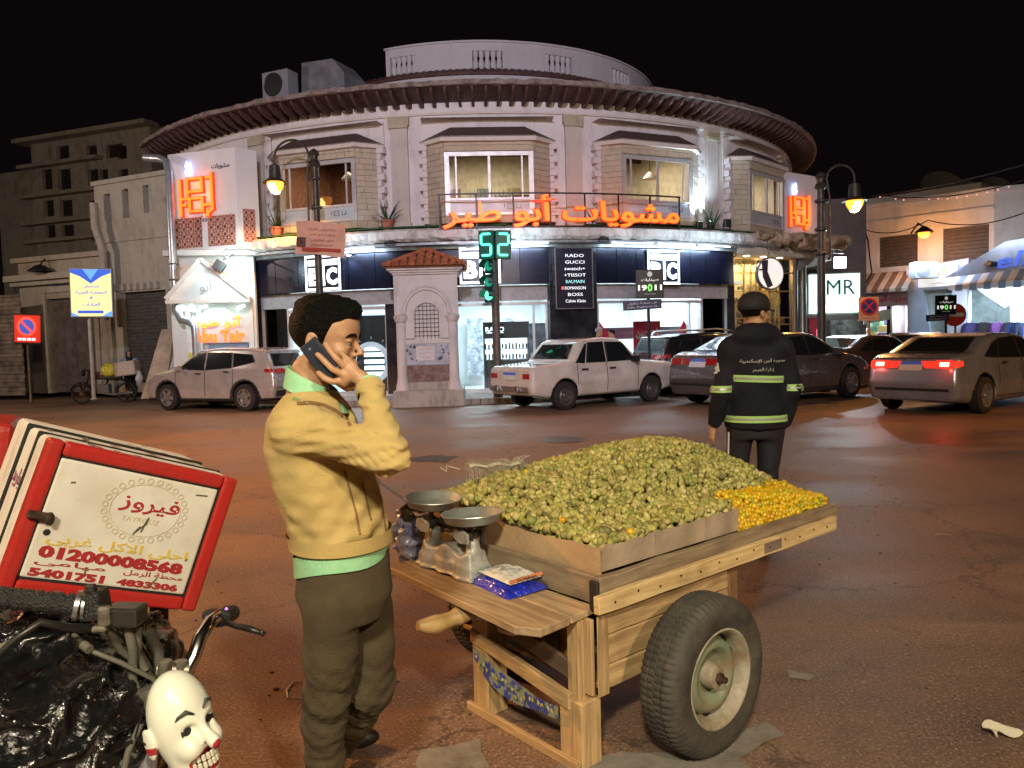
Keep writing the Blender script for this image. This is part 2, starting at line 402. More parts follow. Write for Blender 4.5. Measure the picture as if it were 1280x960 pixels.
def trace(o, d, f, t0=0.0, n=60):
 """march from o along d to the surface of f"""
 o = np.array(o, float); d = np.array(d, float); d /= np.linalg.norm(d); t = t0
 for _ in range(n):
  v = float(f((o+d*t)[None])[0])
  if v < 4e-4: break
  t += v*0.8
 return o+d*t
# ================================================================ off-picture lamps of the square (the first lights the foreground, the others are added fill)
def street_lamp(loc, H, reach, label, power, col, rz=0.0, size=0.16, group='arched street lamps', lantern_drop=0.95, cast=True, poler=0.105):
 """pole with a gooseneck arm reaching towards local -x, lantern hanging from its end"""
 t = thing('street_lamp', label, 'street lamp', loc, rz, group)
 F = Matrix.Translation(loc) @ Matrix.Rotation(rz, 4, 'Z')
 m_p = mat('lamp_post_paint', (0.075, 0.068, 0.055), 0.45, 0.4, 0.3, 9)
 MB(F).lathe([(poler*1.9, 0), (poler*1.9, .12), (poler*1.45, .18), (poler*1.35, .7), (poler*1.1, .8), (poler, 1.0), (poler*.85, H-.5), (poler*.8, H)], 16).build('pole', m_p, t, smooth=.6)
 MB(F).lathe([(poler*1.2, H), (poler*1.5, H+.05), (poler*1.2, H+.12), (poler*.9, H+.16), (poler*1.0, H+.25), (poler*1.35, H+.28), (poler*1.1, H+.36), (poler*.4, H+.42), (0, H+.44)], 12).build('finial', m_p, t, smooth=.6)
 ax = [(-poler*1.5-.02, 0, H-1.75), (-poler*1.5-.06, 0, H-1.7), (-poler*1.5-.06, 0, H-.2)]
 n = 12; cx = -reach/2-poler*.8; rr = reach/2-poler*.6; top = H+.25
 ax += [(cx+rr*math.cos(PI*k/n), 0, top+rr*math.sin(PI*k/n)*.95) for k in range(n+1)]
 ax[3] = (ax[3][0], 0, top); ax += [(cx-rr, 0, top-.12)]
 MB(F).tube(ax, .028, 8).build('arm', m_p, t, smooth=.8)
 for z in (H-1.6, H-1.0, H-.3): MB(F).lathe([(poler*1.0, z-.05), (poler*1.5, z-.02), (poler*1.5, z+.02), (poler*1.0, z+.05)], 12).box((-poler*1.1, 0, z), (.14, .05, .05)).build('clamp', m_p, t, smooth=.6)
 L = Vector((cx-rr, 0, top-.12)); FL = F @ Matrix.Translation(L)
 MB(FL).lathe([(.05, 0), (.13, -.04), (.15, -.3), (.16, -.36), (.3, -.44), (.31, -.46), (.0, -.40)], 18).build('lamp_hood', m_p, t, smooth=.7)
 bulb = MB(FL).lathe([(.18, -.42), (.21, -.47), (.19, -.56), (.13, -.66), (.05, -.71), (0, -.72)], 18).build('bulb', glow('sodium_bulb' if col is SODIUM else 'lamp_bulb_'+str(round(col[2], 2)), (1, .30, .035) if col is SODIUM else col, 3.2 if col is SODIUM else 30), t, smooth=2)
 if col is SODIUM: MB(FL).lathe([(.10, -.50), (.212, -.485), (.20, -.58), (.12, -.70), (0, -.735)], 16, Matrix.Diagonal((.72, 1.03, 1.01, 1))).build('bulb_core', glow('sodium_core', (1, .6, .2), 22), bulb, smooth=2)
 if cast:
  p = (F @ Matrix.Translation(L+Vector((0, 0, -.86)))).translation
  lamp('lamp_light', 'SPOT' if col is SODIUM else 'POINT', p, col, power, size, aim=p+Vector((0, 0, -3)), spot=150, blend=.6, parent=t)
 return t
street_lamp((-1.8, -3.2, 0), 5.6, 1.1, 'tall street lamp standing close behind the camera', 2000, (1, .88, .62), rz=R(180), group=None, size=.32)
street_lamp((5.5, -7.5, 0), 8.0, 1.1, 'high street lamp standing behind the camera on the right pavement', 3600, (1, .77, .52), rz=R(0), group=None, size=.3)  # added fill lamp, brightens the foreground and cart side from the right
street_lamp((-10.5, 7.0, 0), 7.0, 1.1, 'sodium street lamp standing left of the picture at the road edge', 6500, SODIUM, rz=R(180), group=None, size=.2)  # added out of view to cast orange on the road
street_lamp((14.5, 7.5, 0), 7.0, 1.1, 'sodium street lamp standing right of the picture at the road edge', 2000, SODIUM, rz=R(0), group=None, size=.2)  # added at the other side, also for orange light on the road
street_lamp((-19, 16, 0), 7.0, 1.1, 'street lamp left of the picture beside the closed shops', 1300, (1, .78, .60), rz=R(180), group=None, size=.2)  # added lamp that lifts the left walls and parked vehicles
fm = thing('facade_fill_mast', 'tall floodlight mast on the far side of the square behind the camera', 'mast', (-1.0, -9.0, 0))
MB(Matrix.Translation((-1, -9, 0))).lathe([(.16, 0), (.1, 11)], 12).build('pole', mat('mast_grey', (.25, .25, .26), .4, .6), fm, smooth=.6)
MB(Matrix.Translation((-1, -9, 0))).box((0, .1, 11), (1.4, .3, .4)).build('floodlight', mat('mast_grey', (.25, .25, .26), .4, .6), fm, bevel=.02)
lamp('facade_fill_beam', 'SPOT', (-1, -8.7, 11), (.88, .80, .98), 16500, .4, aim=(-1, 22, 7.0), spot=50, blend=.6, parent=fm)  # added beam standing in for unseen light on the upper facade
# ================================================================ ground
def ground_mat():
 m, n, b = nodes('asphalt'); L = n.links; N = n.nodes
 tc = N.new('ShaderNodeTexCoord')
 def nz(s, d=6, r=.65, dist=0, sc=None):
  q = N.new('ShaderNodeTexNoise'); q.inputs['Scale'].default_value = s; q.inputs['Detail'].default_value = d; q.inputs['Roughness'].default_value = r; q.inputs['Distortion'].default_value = dist
  if sc:
   mp = N.new('ShaderNodeMapping'); mp.inputs['Scale'].default_value = sc; L.new(tc.outputs['Object'], mp.inputs[0]); L.new(mp.outputs[0], q.inputs['Vector'])
  else: L.new(tc.outputs['Object'], q.inputs['Vector'])
  return q
 a = nz(.55, 8, .7, .6, (.5, 1.3, 1)); g = nz(75, 3, .75); f = nz(6, 8, .75); big = nz(.22, 4, .6, .3)
 cr = N.new('ShaderNodeValToRGB'); e = cr.color_ramp.elements; e[0].position = .3; e[0].color = (.055, .034, .024, 1); e[1].position = .70; e[1].color = (.26, .158, .104, 1)
 L.new(a.outputs['Fac'], cr.inputs['Fac'])
 def mixc(A, fac, col, mode='MIX', k=1.0):
  x = N.new('ShaderNodeMix'); x.data_type = 'RGBA'; x.blend_type = mode; L.new(A, x.inputs['A'])
  if isinstance(col, tuple): x.inputs['B'].default_value = col
  else: L.new(col, x.inputs['B'])
  if isinstance(fac, float): x.inputs['Factor'].default_value = fac
  else: L.new(fac, x.inputs['Factor'])
  return x.outputs['Result']
 def rng_(src, lo, hi, tmax=1.0):
  r = N.new('ShaderNodeMapRange'); r.inputs['From Min'].default_value = lo; r.inputs['From Max'].default_value = hi; r.inputs['To Max'].default_value = tmax; L.new(src, r.inputs['Value']); return r.outputs['Result']
 c = mixc(cr.outputs['Color'], rng_(f.outputs['Fac'], .5, .78, .7), (.048, .035, .030, 1))
 c = mixc(c, rng_(g.outputs['Fac'], .54, .66, .85), (.42, .29, .19, 1))
 c = mixc(c, rng_(g.outputs['Fac'], .45, .3, .8), (.02, .016, .014, 1))
 c = mixc(c, rng_(big.outputs['Fac'], .5, .68, .5), (.23, .145, .10, 1))
 v = N.new('ShaderNodeTexVoronoi'); v.feature = 'DISTANCE_TO_EDGE'; v.inputs['Scale'].default_value = .55
 wz = nz(1.6, 6, .7); vm = N.new('ShaderNodeMix'); vm.data_type = 'RGBA'; vm.blend_type = 'ADD'; vm.inputs['Factor'].default_value = .9; L.new(tc.outputs['Object'], vm.inputs['A']); L.new(wz.outputs['Color'], vm.inputs['B']); L.new(vm.outputs['Result'], v.inputs['Vector'])
 c = mixc(c, rng_(v.outputs['Distance'], .012, .002, .55), (.012, .010, .009, 1))
 L.new(c, b.inputs['Base Color'])
 r = N.new('ShaderNodeMapRange'); r.inputs['From Min'].default_value = .3; r.inputs['From Max'].default_value = .7; r.inputs['To Min'].default_value = .36; r.inputs['To Max'].default_value = .72; L.new(a.outputs['Fac'], r.inputs['Value']); L.new(r.outputs['Result'], b.inputs['Roughness'])
 bp = N.new('ShaderNodeBump'); bp.inputs['Strength'].default_value = .45; bp.inputs['Distance'].default_value = .005
 ad = N.new('ShaderNodeMath'); ad.operation = 'ADD'; L.new(g.outputs['Fac'], ad.inputs[0]); L.new(f.outputs['Fac'], ad.inputs[1]); L.new(ad.outputs[0], bp.inputs['Height']); L.new(bp.outputs['Normal'], b.inputs['Normal'])
 return m
m_asph = ground_mat()
gx = sorted({s*k for s in (-1, 1) for k in (0, 2, 4, 6, 8, 10, 12, 14, 17, 20, 24, 28, 34, 42, 55, 75, 110, 170, 260, 400)}); gy = [-60, -35, -20, -12, -7, -4]+list(range(-2, 33, 2))+[36, 41, 48, 58, 75, 100, 140, 200, 300, 480, 800]
mb = MB(); rw = [mb.V([(x, y, 0) for x in gx]) for y in gy]
for a, b in zip(rw, rw[1:]):
 for i in range(len(gx)-1): mb.face(a+i, a+i+1, b+i+1, b+i)
o = mb.build('road', m_asph); tag(o, kind='structure')
m_conc_lit = plaster('concrete_and_lit_patch', (.21, .19, .165), (.09, .075, .062), .9, 2.5, .5)
def patch(name, pts, z, m, jit=.03):
 """irregular flat sheet on the ground: outline subdivided and roughened"""
 out = []; n = len(pts)
 for i in range(n):
  a, b = Vector(pts[i]), Vector(pts[(i+1) % n]); k = max(2, int((b-a).length/.08))
  for j in range(k):
   p = a.lerp(b, j/k); out.append((p.x+random.uniform(-jit, jit), p.y+random.uniform(-jit, jit), z))
 o = MB().poly(out).build(name, m); tag(o, kind='structure'); return o
def gp(*pp): return [G(x, y)[:2]+(0,) for x, y in pp]
patch('road', gp((530, 935), (600, 922), (622, 960), (640, 985), (520, 990)), .004, m_conc_lit)  # pale sheet puts the lit ground beside the cart's shadow into colour
patch('road', gp((700, 960), (775, 938), (850, 942), (930, 915), (960, 905), (975, 918), (930, 950), (960, 990), (690, 1000)), .004, m_conc_lit, .02)
patch('road', gp((985, 838), (1020, 845), (1012, 853), (988, 848)), .004, m_conc_lit, .01)
m_dk = mat('fresh_asphalt_patch', (.020, .017, .016), .5, 0, .4, 9, .6, 80)
patch('road', gp((500, 574), (545, 569), (572, 571), (560, 578), (512, 577)), .004, m_dk, .03)
MB().lathe([(0, .012), (.33, .012), (.36, .008), (.38, 0)], 24, Matrix.Translation(G(705, 550))).build('manhole_cover', mat('cast_iron', (.03, .028, .027), .45, .6, .3), smooth=.5)
tag(bpy.data.objects['manhole_cover'], 'round dark iron manhole cover in the road behind the heap of fruit', 'manhole cover')
# pavement round the building: a curved kerbed slab, then a straight run away to the left and right
m_pave = plaster('paving', (.20, .18, .16), (.07, .06, .05), .8, 1.6, .4); m_kerb = plaster('kerbstone', (.26, .245, .225), (.06, .05, .045), .8, 2.5, .5)
def redge(a):
 pts = [(-75, 13.2), (-30, 13.0), (-17, 13.2), (-12, 14.0), (-2, 14.15), (6, 14.1), (14, 13.5), (24, 13.2), (40, 13.2), (60, 13.4)]
 return float(np.interp(a, [p[0] for p in pts], [p[1] for p in pts]))
mb = MB(); n = 90; A = [-75+135*i/n for i in range(n+1)]
P = [(cp(a, 11.0, .15), cp(a, redge(a)-.16, .15), cp(a, redge(a)-.16, 0)) for a in A]
for p, q in zip(P, P[1:]): mb.poly([p[0], q[0], q[1], p[1]])
L0 = cp(-75, 13.2, .15)
mb.poly([L0, (-15, 27.2, .15), (-60, 45, .15), (-60, 60, .15), (0, 60, .15), cp(-75, 11, .15)])
mb.poly([cp(60, 11, .15), cp(60, 13.24, .15), (14.5, 27.0, .15), (60, 30, .15), (60, 60, .15), (0, 60.1, .15)])
o = mb.build('pavement', m_pave, fixn=False); tag(o, kind='structure')
o.data.transform(Matrix.Identity(4))
kerb_root = None
kb = MB().arc(0, 1, 0, 1, 1, 2)
def kerb_piece(p, q, w=.16, first=[None]):
 d = (q-p); L = d.length; M = Matrix.Translation((p+q)/2) @ Matrix.Rotation(math.atan2(d.y, d.x), 4, 'Z')
 if first[0] is None:
  o = MB().box((0, .08, .08), (1, w, .155)).build('kerbstone', m_kerb, bevel=.012); first[0] = o
  kr = bpy.data.objects.new('kerb', None); COL.objects.link(kr); tag(kr, kind='structure'); first.append(kr)
 else:
  o = first[0].copy(); COL.objects.link(o)
 o.parent = first[1]; o.matrix_basis = M @ Matrix.Diagonal((L-.012, 1, 1, 1))
for i in range(150):
 a0, a1 = -75+135*i/150, -75+135*(i+1)/150; kerb_piece(cp(a0, redge(a0), 0), cp(a1, redge(a1), 0))
p = cp(-75, 13.2, 0); q = Vector((-60, 45, 0))
for i in range(40): kerb_piece(q.lerp(p, i/40), q.lerp(p, (i+1)/40))
# ================================================================ the round building
RW = 12.15
bld = thing('round_building', 'round two storey white building with tiled eave above a black shopfront', 'building', (CC[0], CC[1], 0))
m_wall = plaster('white_plaster', (.66, .62, .63), (.34, .29, .28), .6, .9, .2)
m_trim = plaster('cream_trim', (.62, .55, .50), (.40, .34, .30), .5, 1.5)
m_pil = plaster('pilaster_stone', (.50, .45, .42), (.34, .29, .26), .6, 1.8)
m_eave = mat('dark_timber', (.10, .048, .040), .6, 0, .35, 5, .3, 12)
m_tile = mat('eave_tile', (.30, .24, .21), .75, 0, .4, 5, .5, 18, col2=(.12, .09, .08))
m_roof = mat('roof_screed', (.20, .18, .17), .9, 0, .3, 2)
AL = -52.5
BAYS = (3.2, 24.4, 45.8, -17.6); PILS = (-28.0, -7.6, 13.8, 35.2, 56.2)
W = lambda a0, a1, z0, z1, r0=RW-.3, r1=RW, nm='wall', m=None, **k: MB().arc(a0, a1, z0, z1, r0, r1, **k).build(nm, m or m_wall, bld, smooth=.5)
HB = 7.3     # half angle of a bay opening
edges = sorted(BAYS)
W(AL+2, 110, 6.62, 7.75)                               # above the bays
W(AL+2, 110, 3.9, 4.52)                                # below
prev = AL+2
for c in edges:
 W(prev, c-HB, 4.52, 6.62); prev = c+HB
W(prev, 110, 4.52, 6.62)
W(AL+2, 110, 7.36, 7.42, RW, RW+.05, 'string_course', m_trim)
for a in PILS:
 W(a-1.05, a+1.05, 4.5, 7.05, RW, RW+.10, 'pilaster', m_pil)
 MB().arc(a-1.15, a+1.15, 7.05, 7.12, RW, RW+.16).arc(a-1.3, a+1.3, 7.12, 7.33, RW, RW+.13).build('capital', plaster('capital_stone', (.42, .37, .28), (.25, .21, .15), .7, 3), bld)
 W(a-1.25, a+1.25, 4.45, 4.62, RW, RW+.16, 'pilaster_base', m_pil)
# eave: soffit, fascia, rafters one by one, ragged tile edge
mb = MB(); n = 160
for i in range(n):
 a0, a1 = AL+(110-AL)*i/n, AL+(110-AL)*(i+1)/n
 mb.poly([cp(a0, RW-.05, 7.66), cp(a1, RW-.05, 7.66), cp(a1, 12.97, 7.86), cp(a0, 12.97, 7.86)])
mb.build('soffit', m_eave, bld)
mb = MB(); n = 220; jr = [random.uniform(-.02, .02) for _ in range(n+1)]; jz = [random.uniform(-.025, .02) for _ in range(n+1)]
rows = [mb.V([cp(AL+(110-AL)*i/n, r+jr[i]*k, z+jz[i]*k) for i in range(n+1)]) for r, z, k in ((12.95, 7.84, 0), (13.02, 7.85, 1), (13.0, 7.97, 1), (12.2, 8.13, .5), (8.0, 8.6, 0))]
for a, b in zip(rows, rows[1:]):
 for i in range(n): mb.face(a+i, a+i+1, b+i+1, b+i)
mb.hexa([cp(AL-.15, 12.0, 7.6), cp(AL, 12.0, 7.6), cp(AL, 12.97, 7.84), cp(AL-.15, 12.97, 7.84), cp(AL-.15, 12.0, 8.1), cp(AL, 12.0, 8.1), cp(AL, 12.98, 7.98), cp(AL-.15, 12.98, 7.98)])
mb.build('eave_edge', m_tile, bld)
pr = [(12.1, 7.68), (12.1, 7.55), (12.4, 7.56), (12.66, 7.62), (12.84, 7.72), (12.9, 7.80), (12.9, 7.86), (12.1, 7.67)]
raf = None; i = 0
for k in range(-34, 66):
 a = k*1.52
 if raf is None:
  raf = MB(Matrix.Translation((CC[0], CC[1], 0))).prism([(-.035, -r, z) for r, z in pr], (.07, 0, 0)).build('rafter', m_eave, bld)
  o = raf
 else:
  o = raf.copy(); COL.objects.link(o); o.parent = bld
 o.matrix_basis = Matrix.Rotation(R(a), 4, 'Z')
MB().arc(AL, 110, 8.1, 8.62, 0.0+7.0, 9.2).build('roof', m_roof, bld)
# roof-top drum with balusters
RD = 7.15
m_drum = plaster('drum_plaster', (.55, .52, .56), (.36, .33, .35), .4, .8)
ring0, ring1 = -22.2, 100
ops = [(-21.0, -13.6), (1.2, 9.0), (20.6, 28.6), (42.5, 51.5), (64, 72)]
cuts = [ring0]+[x for o_ in ops for x in o_]+[ring1]
W(ring0, ring1, 8.4, 10.25, RD-.25, RD, 'drum_wall', m_drum)
W(ring0, ring1, 10.80, 11.06, RD-.25, RD, 'drum_wall', m_drum)
for a, b in zip(cuts[::2], cuts[1::2]):
 if b-a > .3: W(a, b, 10.25, 10.80, RD-.25, RD, 'drum_wall', m_drum)
W(ring0-.3, ring1, 11.06, 11.12, RD-.3, RD+.05, 'coping', m_drum)
bal = MB(Matrix.Translation((CC[0], CC[1], 0))).lathe([(.05, 10.25), (.09, 10.3), (.1, 10.42), (.06, 10.60), (.09, 10.68), (.09, 10.80)], 10, Matrix.Translation((0, -RD+.12, 0))).build('baluster', m_drum, bld, smooth=1)
first = True
for a, b in ops:
 for j in range(5):
  o = bal if first else bal.copy()
  if not first: COL.objects.link(o); o.parent = bld
  first = False; o.matrix_basis = Matrix.Rotation(R(a+(b-a)*(j+.5)/5), 4, 'Z')
# scalloped tile course round the drum foot
mb = MB(); nn = 300; RT = 7.55
def sc(i): return .035*abs(math.sin(i*PI/4))
rows = [mb.V([cp(-34+134*i/nn, r, z+(sc(i) if k else 0)) for i in range(nn+1)]) for r, z, k in ((RD+.0, 10.22, 1), (RT, 9.98, 1), (RT, 9.92, 1), (RT-.08, 9.92, 0))]
for a, b in zip(rows, rows[1:]):
 for i in range(nn): mb.face(a+i, a+i+1, b+i+1, b+i)
mb.build('tile_course', mat('scallop_tile', (.12, .045, .04), .6, 0, .3), bld)
W(-34, ring1, 9.4, 9.92, RT-.3, RT-.06, 'drum_base', m_drum)
W(-34, ring1, 8.5, 9.4, RT-.8, RT-.0, 'drum_base', m_drum)
for px in (588, 601, 612): MB(Matrix.Translation(cp(cang(px, 97, 8)[0], 11.0, 8.3))).box((0, 0, .05), (.12, .12, .3)).build('roof_vent', m_eave, bld)
# bays
m_cream = plaster('bay_stone', (.46, .39, .30), (.30, .25, .19), .7, 3, .4)
m_quoin = plaster('quoin', (.62, .57, .58), (.4, .36, .35), .4, 3)
m_slate = mat('bay_shingle', (.115, .07, .062), .75, 0, .35, 14, .4, 30)
m_alu = mat('window_frame', (.55, .54, .55), .4, .3, .1)
m_wglass = glass('window_glass', (.92, .9, .86), .0)
def bay(c, seed):
 F = frame(cp(c, RW, 0), c)
 hw, fw, dp = 1.62, 1.12, -.42
 zb, zt = 4.55, 6.55
 rnd = random.Random(seed)
 # stone cladding in courses with recessed joints: two angled cheeks, band over the window
 mb = MB(F)
 def course_wall(p, q, z0, z1, h=.145):
  p = Vector(p); q = Vector(q); d = (q-p); L = d.length; d.normalize(); nrm = Vector((d.y, -d.x, 0))
  z = z0; k = 0
  while z < z1-.01:
   hh = min(h, z1-z); x = -rnd.uniform(0, .2)
   while x < L:
    wl = rnd.uniform(.22, .42); a = max(0, x)+.006; b = min(L, x+wl)-.006
    if b-a > .03:
     e = rnd.uniform(0, .014)
     P0 = p+d*a; P1 = p+d*b; o1 = nrm*(.02+e)
     mb.hexa([P0+Vector((0, 0, z+.005)), P1+Vector((0, 0, z+.005)), P1+o1+Vector((0, 0, z+.005)), P0+o1+Vector((0, 0, z+.005)),
        P0+Vector((0, 0, z+hh-.005)), P1+Vector((0, 0, z+hh-.005)), P1+o1+Vector((0, 0, z+hh-.005)), P0+o1+Vector((0, 0, z+hh-.005))])
    x += wl
   z += hh; k += 1
 for s in (-1, 1):
  pts = ((-hw, 0), (-fw, dp)) if s < 0 else ((fw, dp), (hw, 0))
  course_wall((pts[0][0], pts[0][1], 0), (pts[1][0], pts[1][1], 0), zb, zt)
 course_wall((-fw, dp, 0), (fw, dp, 0), 6.32, zt)
 course_wall((-fw, dp, 0), (fw, dp, 0), zb, 4.72)
 st = mb.build('stone_cladding', m_cream, bld); tag(st, kind='stuff')
 mb = MB(F); back = m_pil
 mb.prism([(-hw, .0, zb), (-hw, 0, zt), (-fw, dp, zt), (-fw, dp, zb)], (.03, .03, 0)).prism([(fw, dp, zb), (fw, dp, zt), (hw, 0, zt), (hw, 0, zb)], (-.03, .03, 0))
 mb.b2((-fw, dp, 6.32), (fw, dp+.1, zt)).b2((-fw, dp, zb), (fw, dp+.1, 4.72))
 mb.prism([(-hw, .3, zb-.03), (-hw, 0, zb-.03), (-fw, dp-.03, zb-.03), (fw, dp-.03, zb-.03), (hw, 0, zb-.03), (hw, .3, zb-.03)], (0, 0, .05))
 mb.build('bay_wall', m_cream, bld)
 for s in (-1, 1):      # toothed quoins
  z = zb; k = 0; q = MB(F)
  while z < zt-.05:
   wq = .20 if k % 2 else .11
   q.box((s*(hw+.02+(.04 if k % 2 else 0)), -.05, z+.085), (wq, .16, .16)); z += .17; k += 1
  o = q.build('quoin', m_quoin, bld); tag(o, kind='stuff')
 # hipped shingle roof with a white board below
 ov = .16
 e = [(-hw-ov, -.02), (-fw-.1, dp-ov), (fw+.1, dp-ov), (hw+ov, -.02)]
 mb = MB(F); r0 = [(x, y, zt+.10) for x, y in e]; r1 = [(-1.0, -.02, zt+.46), (-.95, -.08, zt+.46), (.95, -.08, zt+.46), (1.0, -.02, zt+.46)]
 a = mb.V(r0); b = mb.V(r1)
 for i in range(3): mb.face(a+i, a+i+1, b+i+1, b+i)
 mb.face(b, b+1, b+2, b+3); mb.face(a+3, a+2, a+1, a)
 mb.build('bay_roof', m_slate, bld)
 MB(F).prism([(x*.985, y*.97, zt) for x, y in e]+[(hw, .1, zt), (-hw, .1, zt)], (0, 0, .12)).build('roof_board', m_trim, bld)
 # window
 wf = bpy.data.objects.new('window', None); COL.objects.link(wf); wf.parent = bld; wf.empty_display_size = .1
 z0, z1, zs = 4.72, 6.30, 5.12; y0 = dp
 fm_ = MB(F)
 for x in (-fw+.05, fw-.05): fm_.b2((x-.06, y0-.03, z0), (x+.06, y0+.05, z1))
 fm_.b2((-fw+.112, y0-.03, z1-.1), (fw-.112, y0+.05, z1)); fm_.b2((-fw+.112, y0-.02, zs-.03), (fw-.112, y0+.05, zs+.03))
 fm_.b2((-.03, y0-.012, zs+.032), (.03, y0+.05, z1-.102)).b2((-.86, y0-.004, zs+.032), (-.82, y0+.03, z1-.102)).b2((.82, y0-.004, zs+.032), (.86, y0+.03, z1-.102)); fm_.b2((-fw+.112, y0-.02, z0), (fw-.112, y0+.05, z0+.06))
 fm_.build('frame', m_alu, wf)
 for x0, x1 in ((-fw+.11, -.03), (.03, fw-.11)): MB(F).b2((x0, y0+.015, zs+.03), (x1, y0+.021, z1-.1)).build('pane', m_wglass, wf)
 MB(F).b2((-fw+.11, y0+.01, z0+.06), (fw-.11, y0+.02, zs-.03)).build('frosted_panel', mat('frosted_glass', (.42, .47, .52), .35, 0, .15, 2), wf)
 lg = MB(F @ Matrix.Translation((.62, y0+.002, 4.93)))
 for x, z, ww, hh in ((-.1, .06, .16, .02), (-.1, -.06, .16, .02), (-.17, 0, .02, .1), (-.03, 0, .02, .1), (-.1, 0, .08, .016), (.06, 0, .02, .13), (.12, -.05, .1, .02), (.17, .0, .02, .1), (-.25, .02, .02, .09)): lg.box((x, 0, z), (ww, .008, hh))
 lg.build('etched_logo', mat('etched_grey', (.16, .16, .17), .5), wf)
 # room behind the window
 rm = MB(F); wd = 3.4;
 rm.poly([(-1.7, wd, 3.95), (1.7, wd, 3.95), (1.7, wd, 7.3), (-1.7, wd, 7.3)]); rm.cur = 1
 rm.poly([(-1.7, -.3, 7.2), (1.7, -.3, 7.2), (1.7, wd, 7.2), (-1.7, wd, 7.2)]); rm.cur = 0
 for s in (-1.7, 1.7): rm.poly([(s, .1, 3.95), (s, wd, 3.95), (s, wd, 7.3), (s, .1, 7.3)])
 rm.cur = 2; rm.poly([(-1.7, -.3, 4.5), (1.7, -.3, 4.5), (1.7, wd, 4.5), (-1.7, wd, 4.5)])
 for j in range(4): MB(F).b2((-1.7, .6+.75*j, 6.95), (1.7, .72+.75*j, 7.12)).build('ceiling_beam', m_eave, bld)
 for j in range(3): MB(F).b2((-1.25+.9*j+.1*seed, 3.3, 5.3+.1*j), (-.75+.9*j, 3.36, 6.1)).build('wall_picture', mat('picture_%d' % j, ((.25, .14, .07), (.12, .16, .15), (.4, .3, .18))[j], .6), bld)
 MB(F).b2((-1.2, 1.4, 5.1), (-.3, 2.0, 5.2)).b2((.3, 1.7, 5.1), (1.2, 2.4, 5.6)).build('restaurant_seat', m_eave, bld)
 brick = seed in (4, )
 rm.build('room', [mat('room_brick', (.34, .15, .09), .8, 0, .3, 12) if brick else mat('room_wall_warm', (.68, .62, .50), .8), mat('room_ceiling', (.5, .42, .36), .8), mat('room_floor', (.2, .14, .1), .6)], bld)
 lamp('room_light', 'AREA', F @ Vector((0, 1.3, 6.9)), (1, .88, .66), 120 if not brick else 70, 1.2, aim=F @ Vector((0, 1.6, 4)), parent=bld, spread=170)
 return F
FB = [bay(c, i+1) for i, c in enumerate(BAYS)]
def hang_lamp(F, x, y, z, label, s=1.0):
 t = thing('pendant_lamp', label, 'pendant lamp', F @ Vector((x, y, z)))
 MB(F @ Matrix.Translation((x, y, z))).lathe([(.02*s, .2*s), (.05*s, .18*s), (.17*s, .06*s), (.2*s, 0), (.15*s, .0)], 16).build('shade', mat('white_enamel', (.7, .68, .62), .35), t, smooth=1)
 MB(F @ Matrix.Translation((x, y, z))).tube([(0, 0, .18*s), (0, 0, 7.18-z)], .012, 5).build('cord', mat('black_plastic', (.02, .02, .02), .45), t)
hang_lamp(FB[3], .35, .6, 6.0, 'white pendant lamp inside the leftmost lit bay window')
hang_lamp(FB[1], .45, .6, 5.95, 'white pendant lamp in the right half of the bay window above the pharmacy board')
hang_lamp(FB[1], -.55, 1.2, 6.1, 'small pendant lamp in the left half of the bay window with a seated guest', .8)
# yellow poster wall piece seen in the left bay
MB(FB[3]).b2((-.25, 2.2, 4.6), (.4, 2.25, 6.2)).build('menu_board', mat('yellow_board', (.75, .5, .12), .6, emit=(1, .6, .15), es=.35), bld)
# shelf of glasses in the central bay
sh = thing('glass_shelf', 'shelf of glasses and bottles behind the central lit bay window', 'shelf', FB[0] @ Vector((0, .6, 5.1)))
MB(FB[0]).b2((-.55, .5, 5.28), (.75, .8, 5.31)).b2((-.1, .3, 5.2), (.85, .45, 5.24)).build('board', mat('black_plastic', (.02, .02, .02), .45), sh)
for i in range(11):
 MB(FB[0] @ Matrix.Translation((-.48+i*.11, .62, 5.31))).lathe([(.03, 0), (.03, .12+.03*(i % 3)), (.012, .17+.03*(i % 3)), (.012, .23+.02*(i % 3)), (0, .24+.02*(i % 3))], 8).build('bottle', mat('bottle_glass', (.5, .6, .6), .1, 0, 0), sh, smooth=1)
# ledge between the storeys, weathered, with green turf strip
mb = MB(); n = 150; rr = random.Random(3)
prof = [(12.1, 4.40), (13.02, 4.36), (13.1, 4.30), (13.08, 4.12), (12.98, 4.05), (12.55, 4.02)]
rows = [mb.V([cp(-29+76*i/n, r+rr.uniform(-.03, .02)*(1 if 0 < k < 5 else 0), z+rr.uniform(-.03, .02)*(1 if k in (3, 4) else 0)) for i in range(n+1)]) for k, (r, z) in enumerate(prof)]
for a, b in zip(rows, rows[1:]):
 for i in range(n): mb.face(a+i, a+i+1, b+i+1, b+i)
mb.build('ledge', plaster('weathered_ledge', (.62, .60, .58), (.16, .13, .11), .95, 1.6, .6), bld)
MB().arc(-28, 5, 4.40, 4.44, 12.2, 12.95).arc(14, 40, 4.40, 4.43, 12.2, 12.9).build('turf_strip', mat('plastic_turf', (.03, .11, .03), .9, 0, .4, 40, .8, 120), bld)
MB().arc(-27, 44, 3.96, 4.02, 12.3, 12.95).arc(-27, 44, 3.88, 3.96, 12.5, 12.62).build('gutter', mat('gutter_metal', (.40, .42, .45), .4, .5, .3, 6), bld)
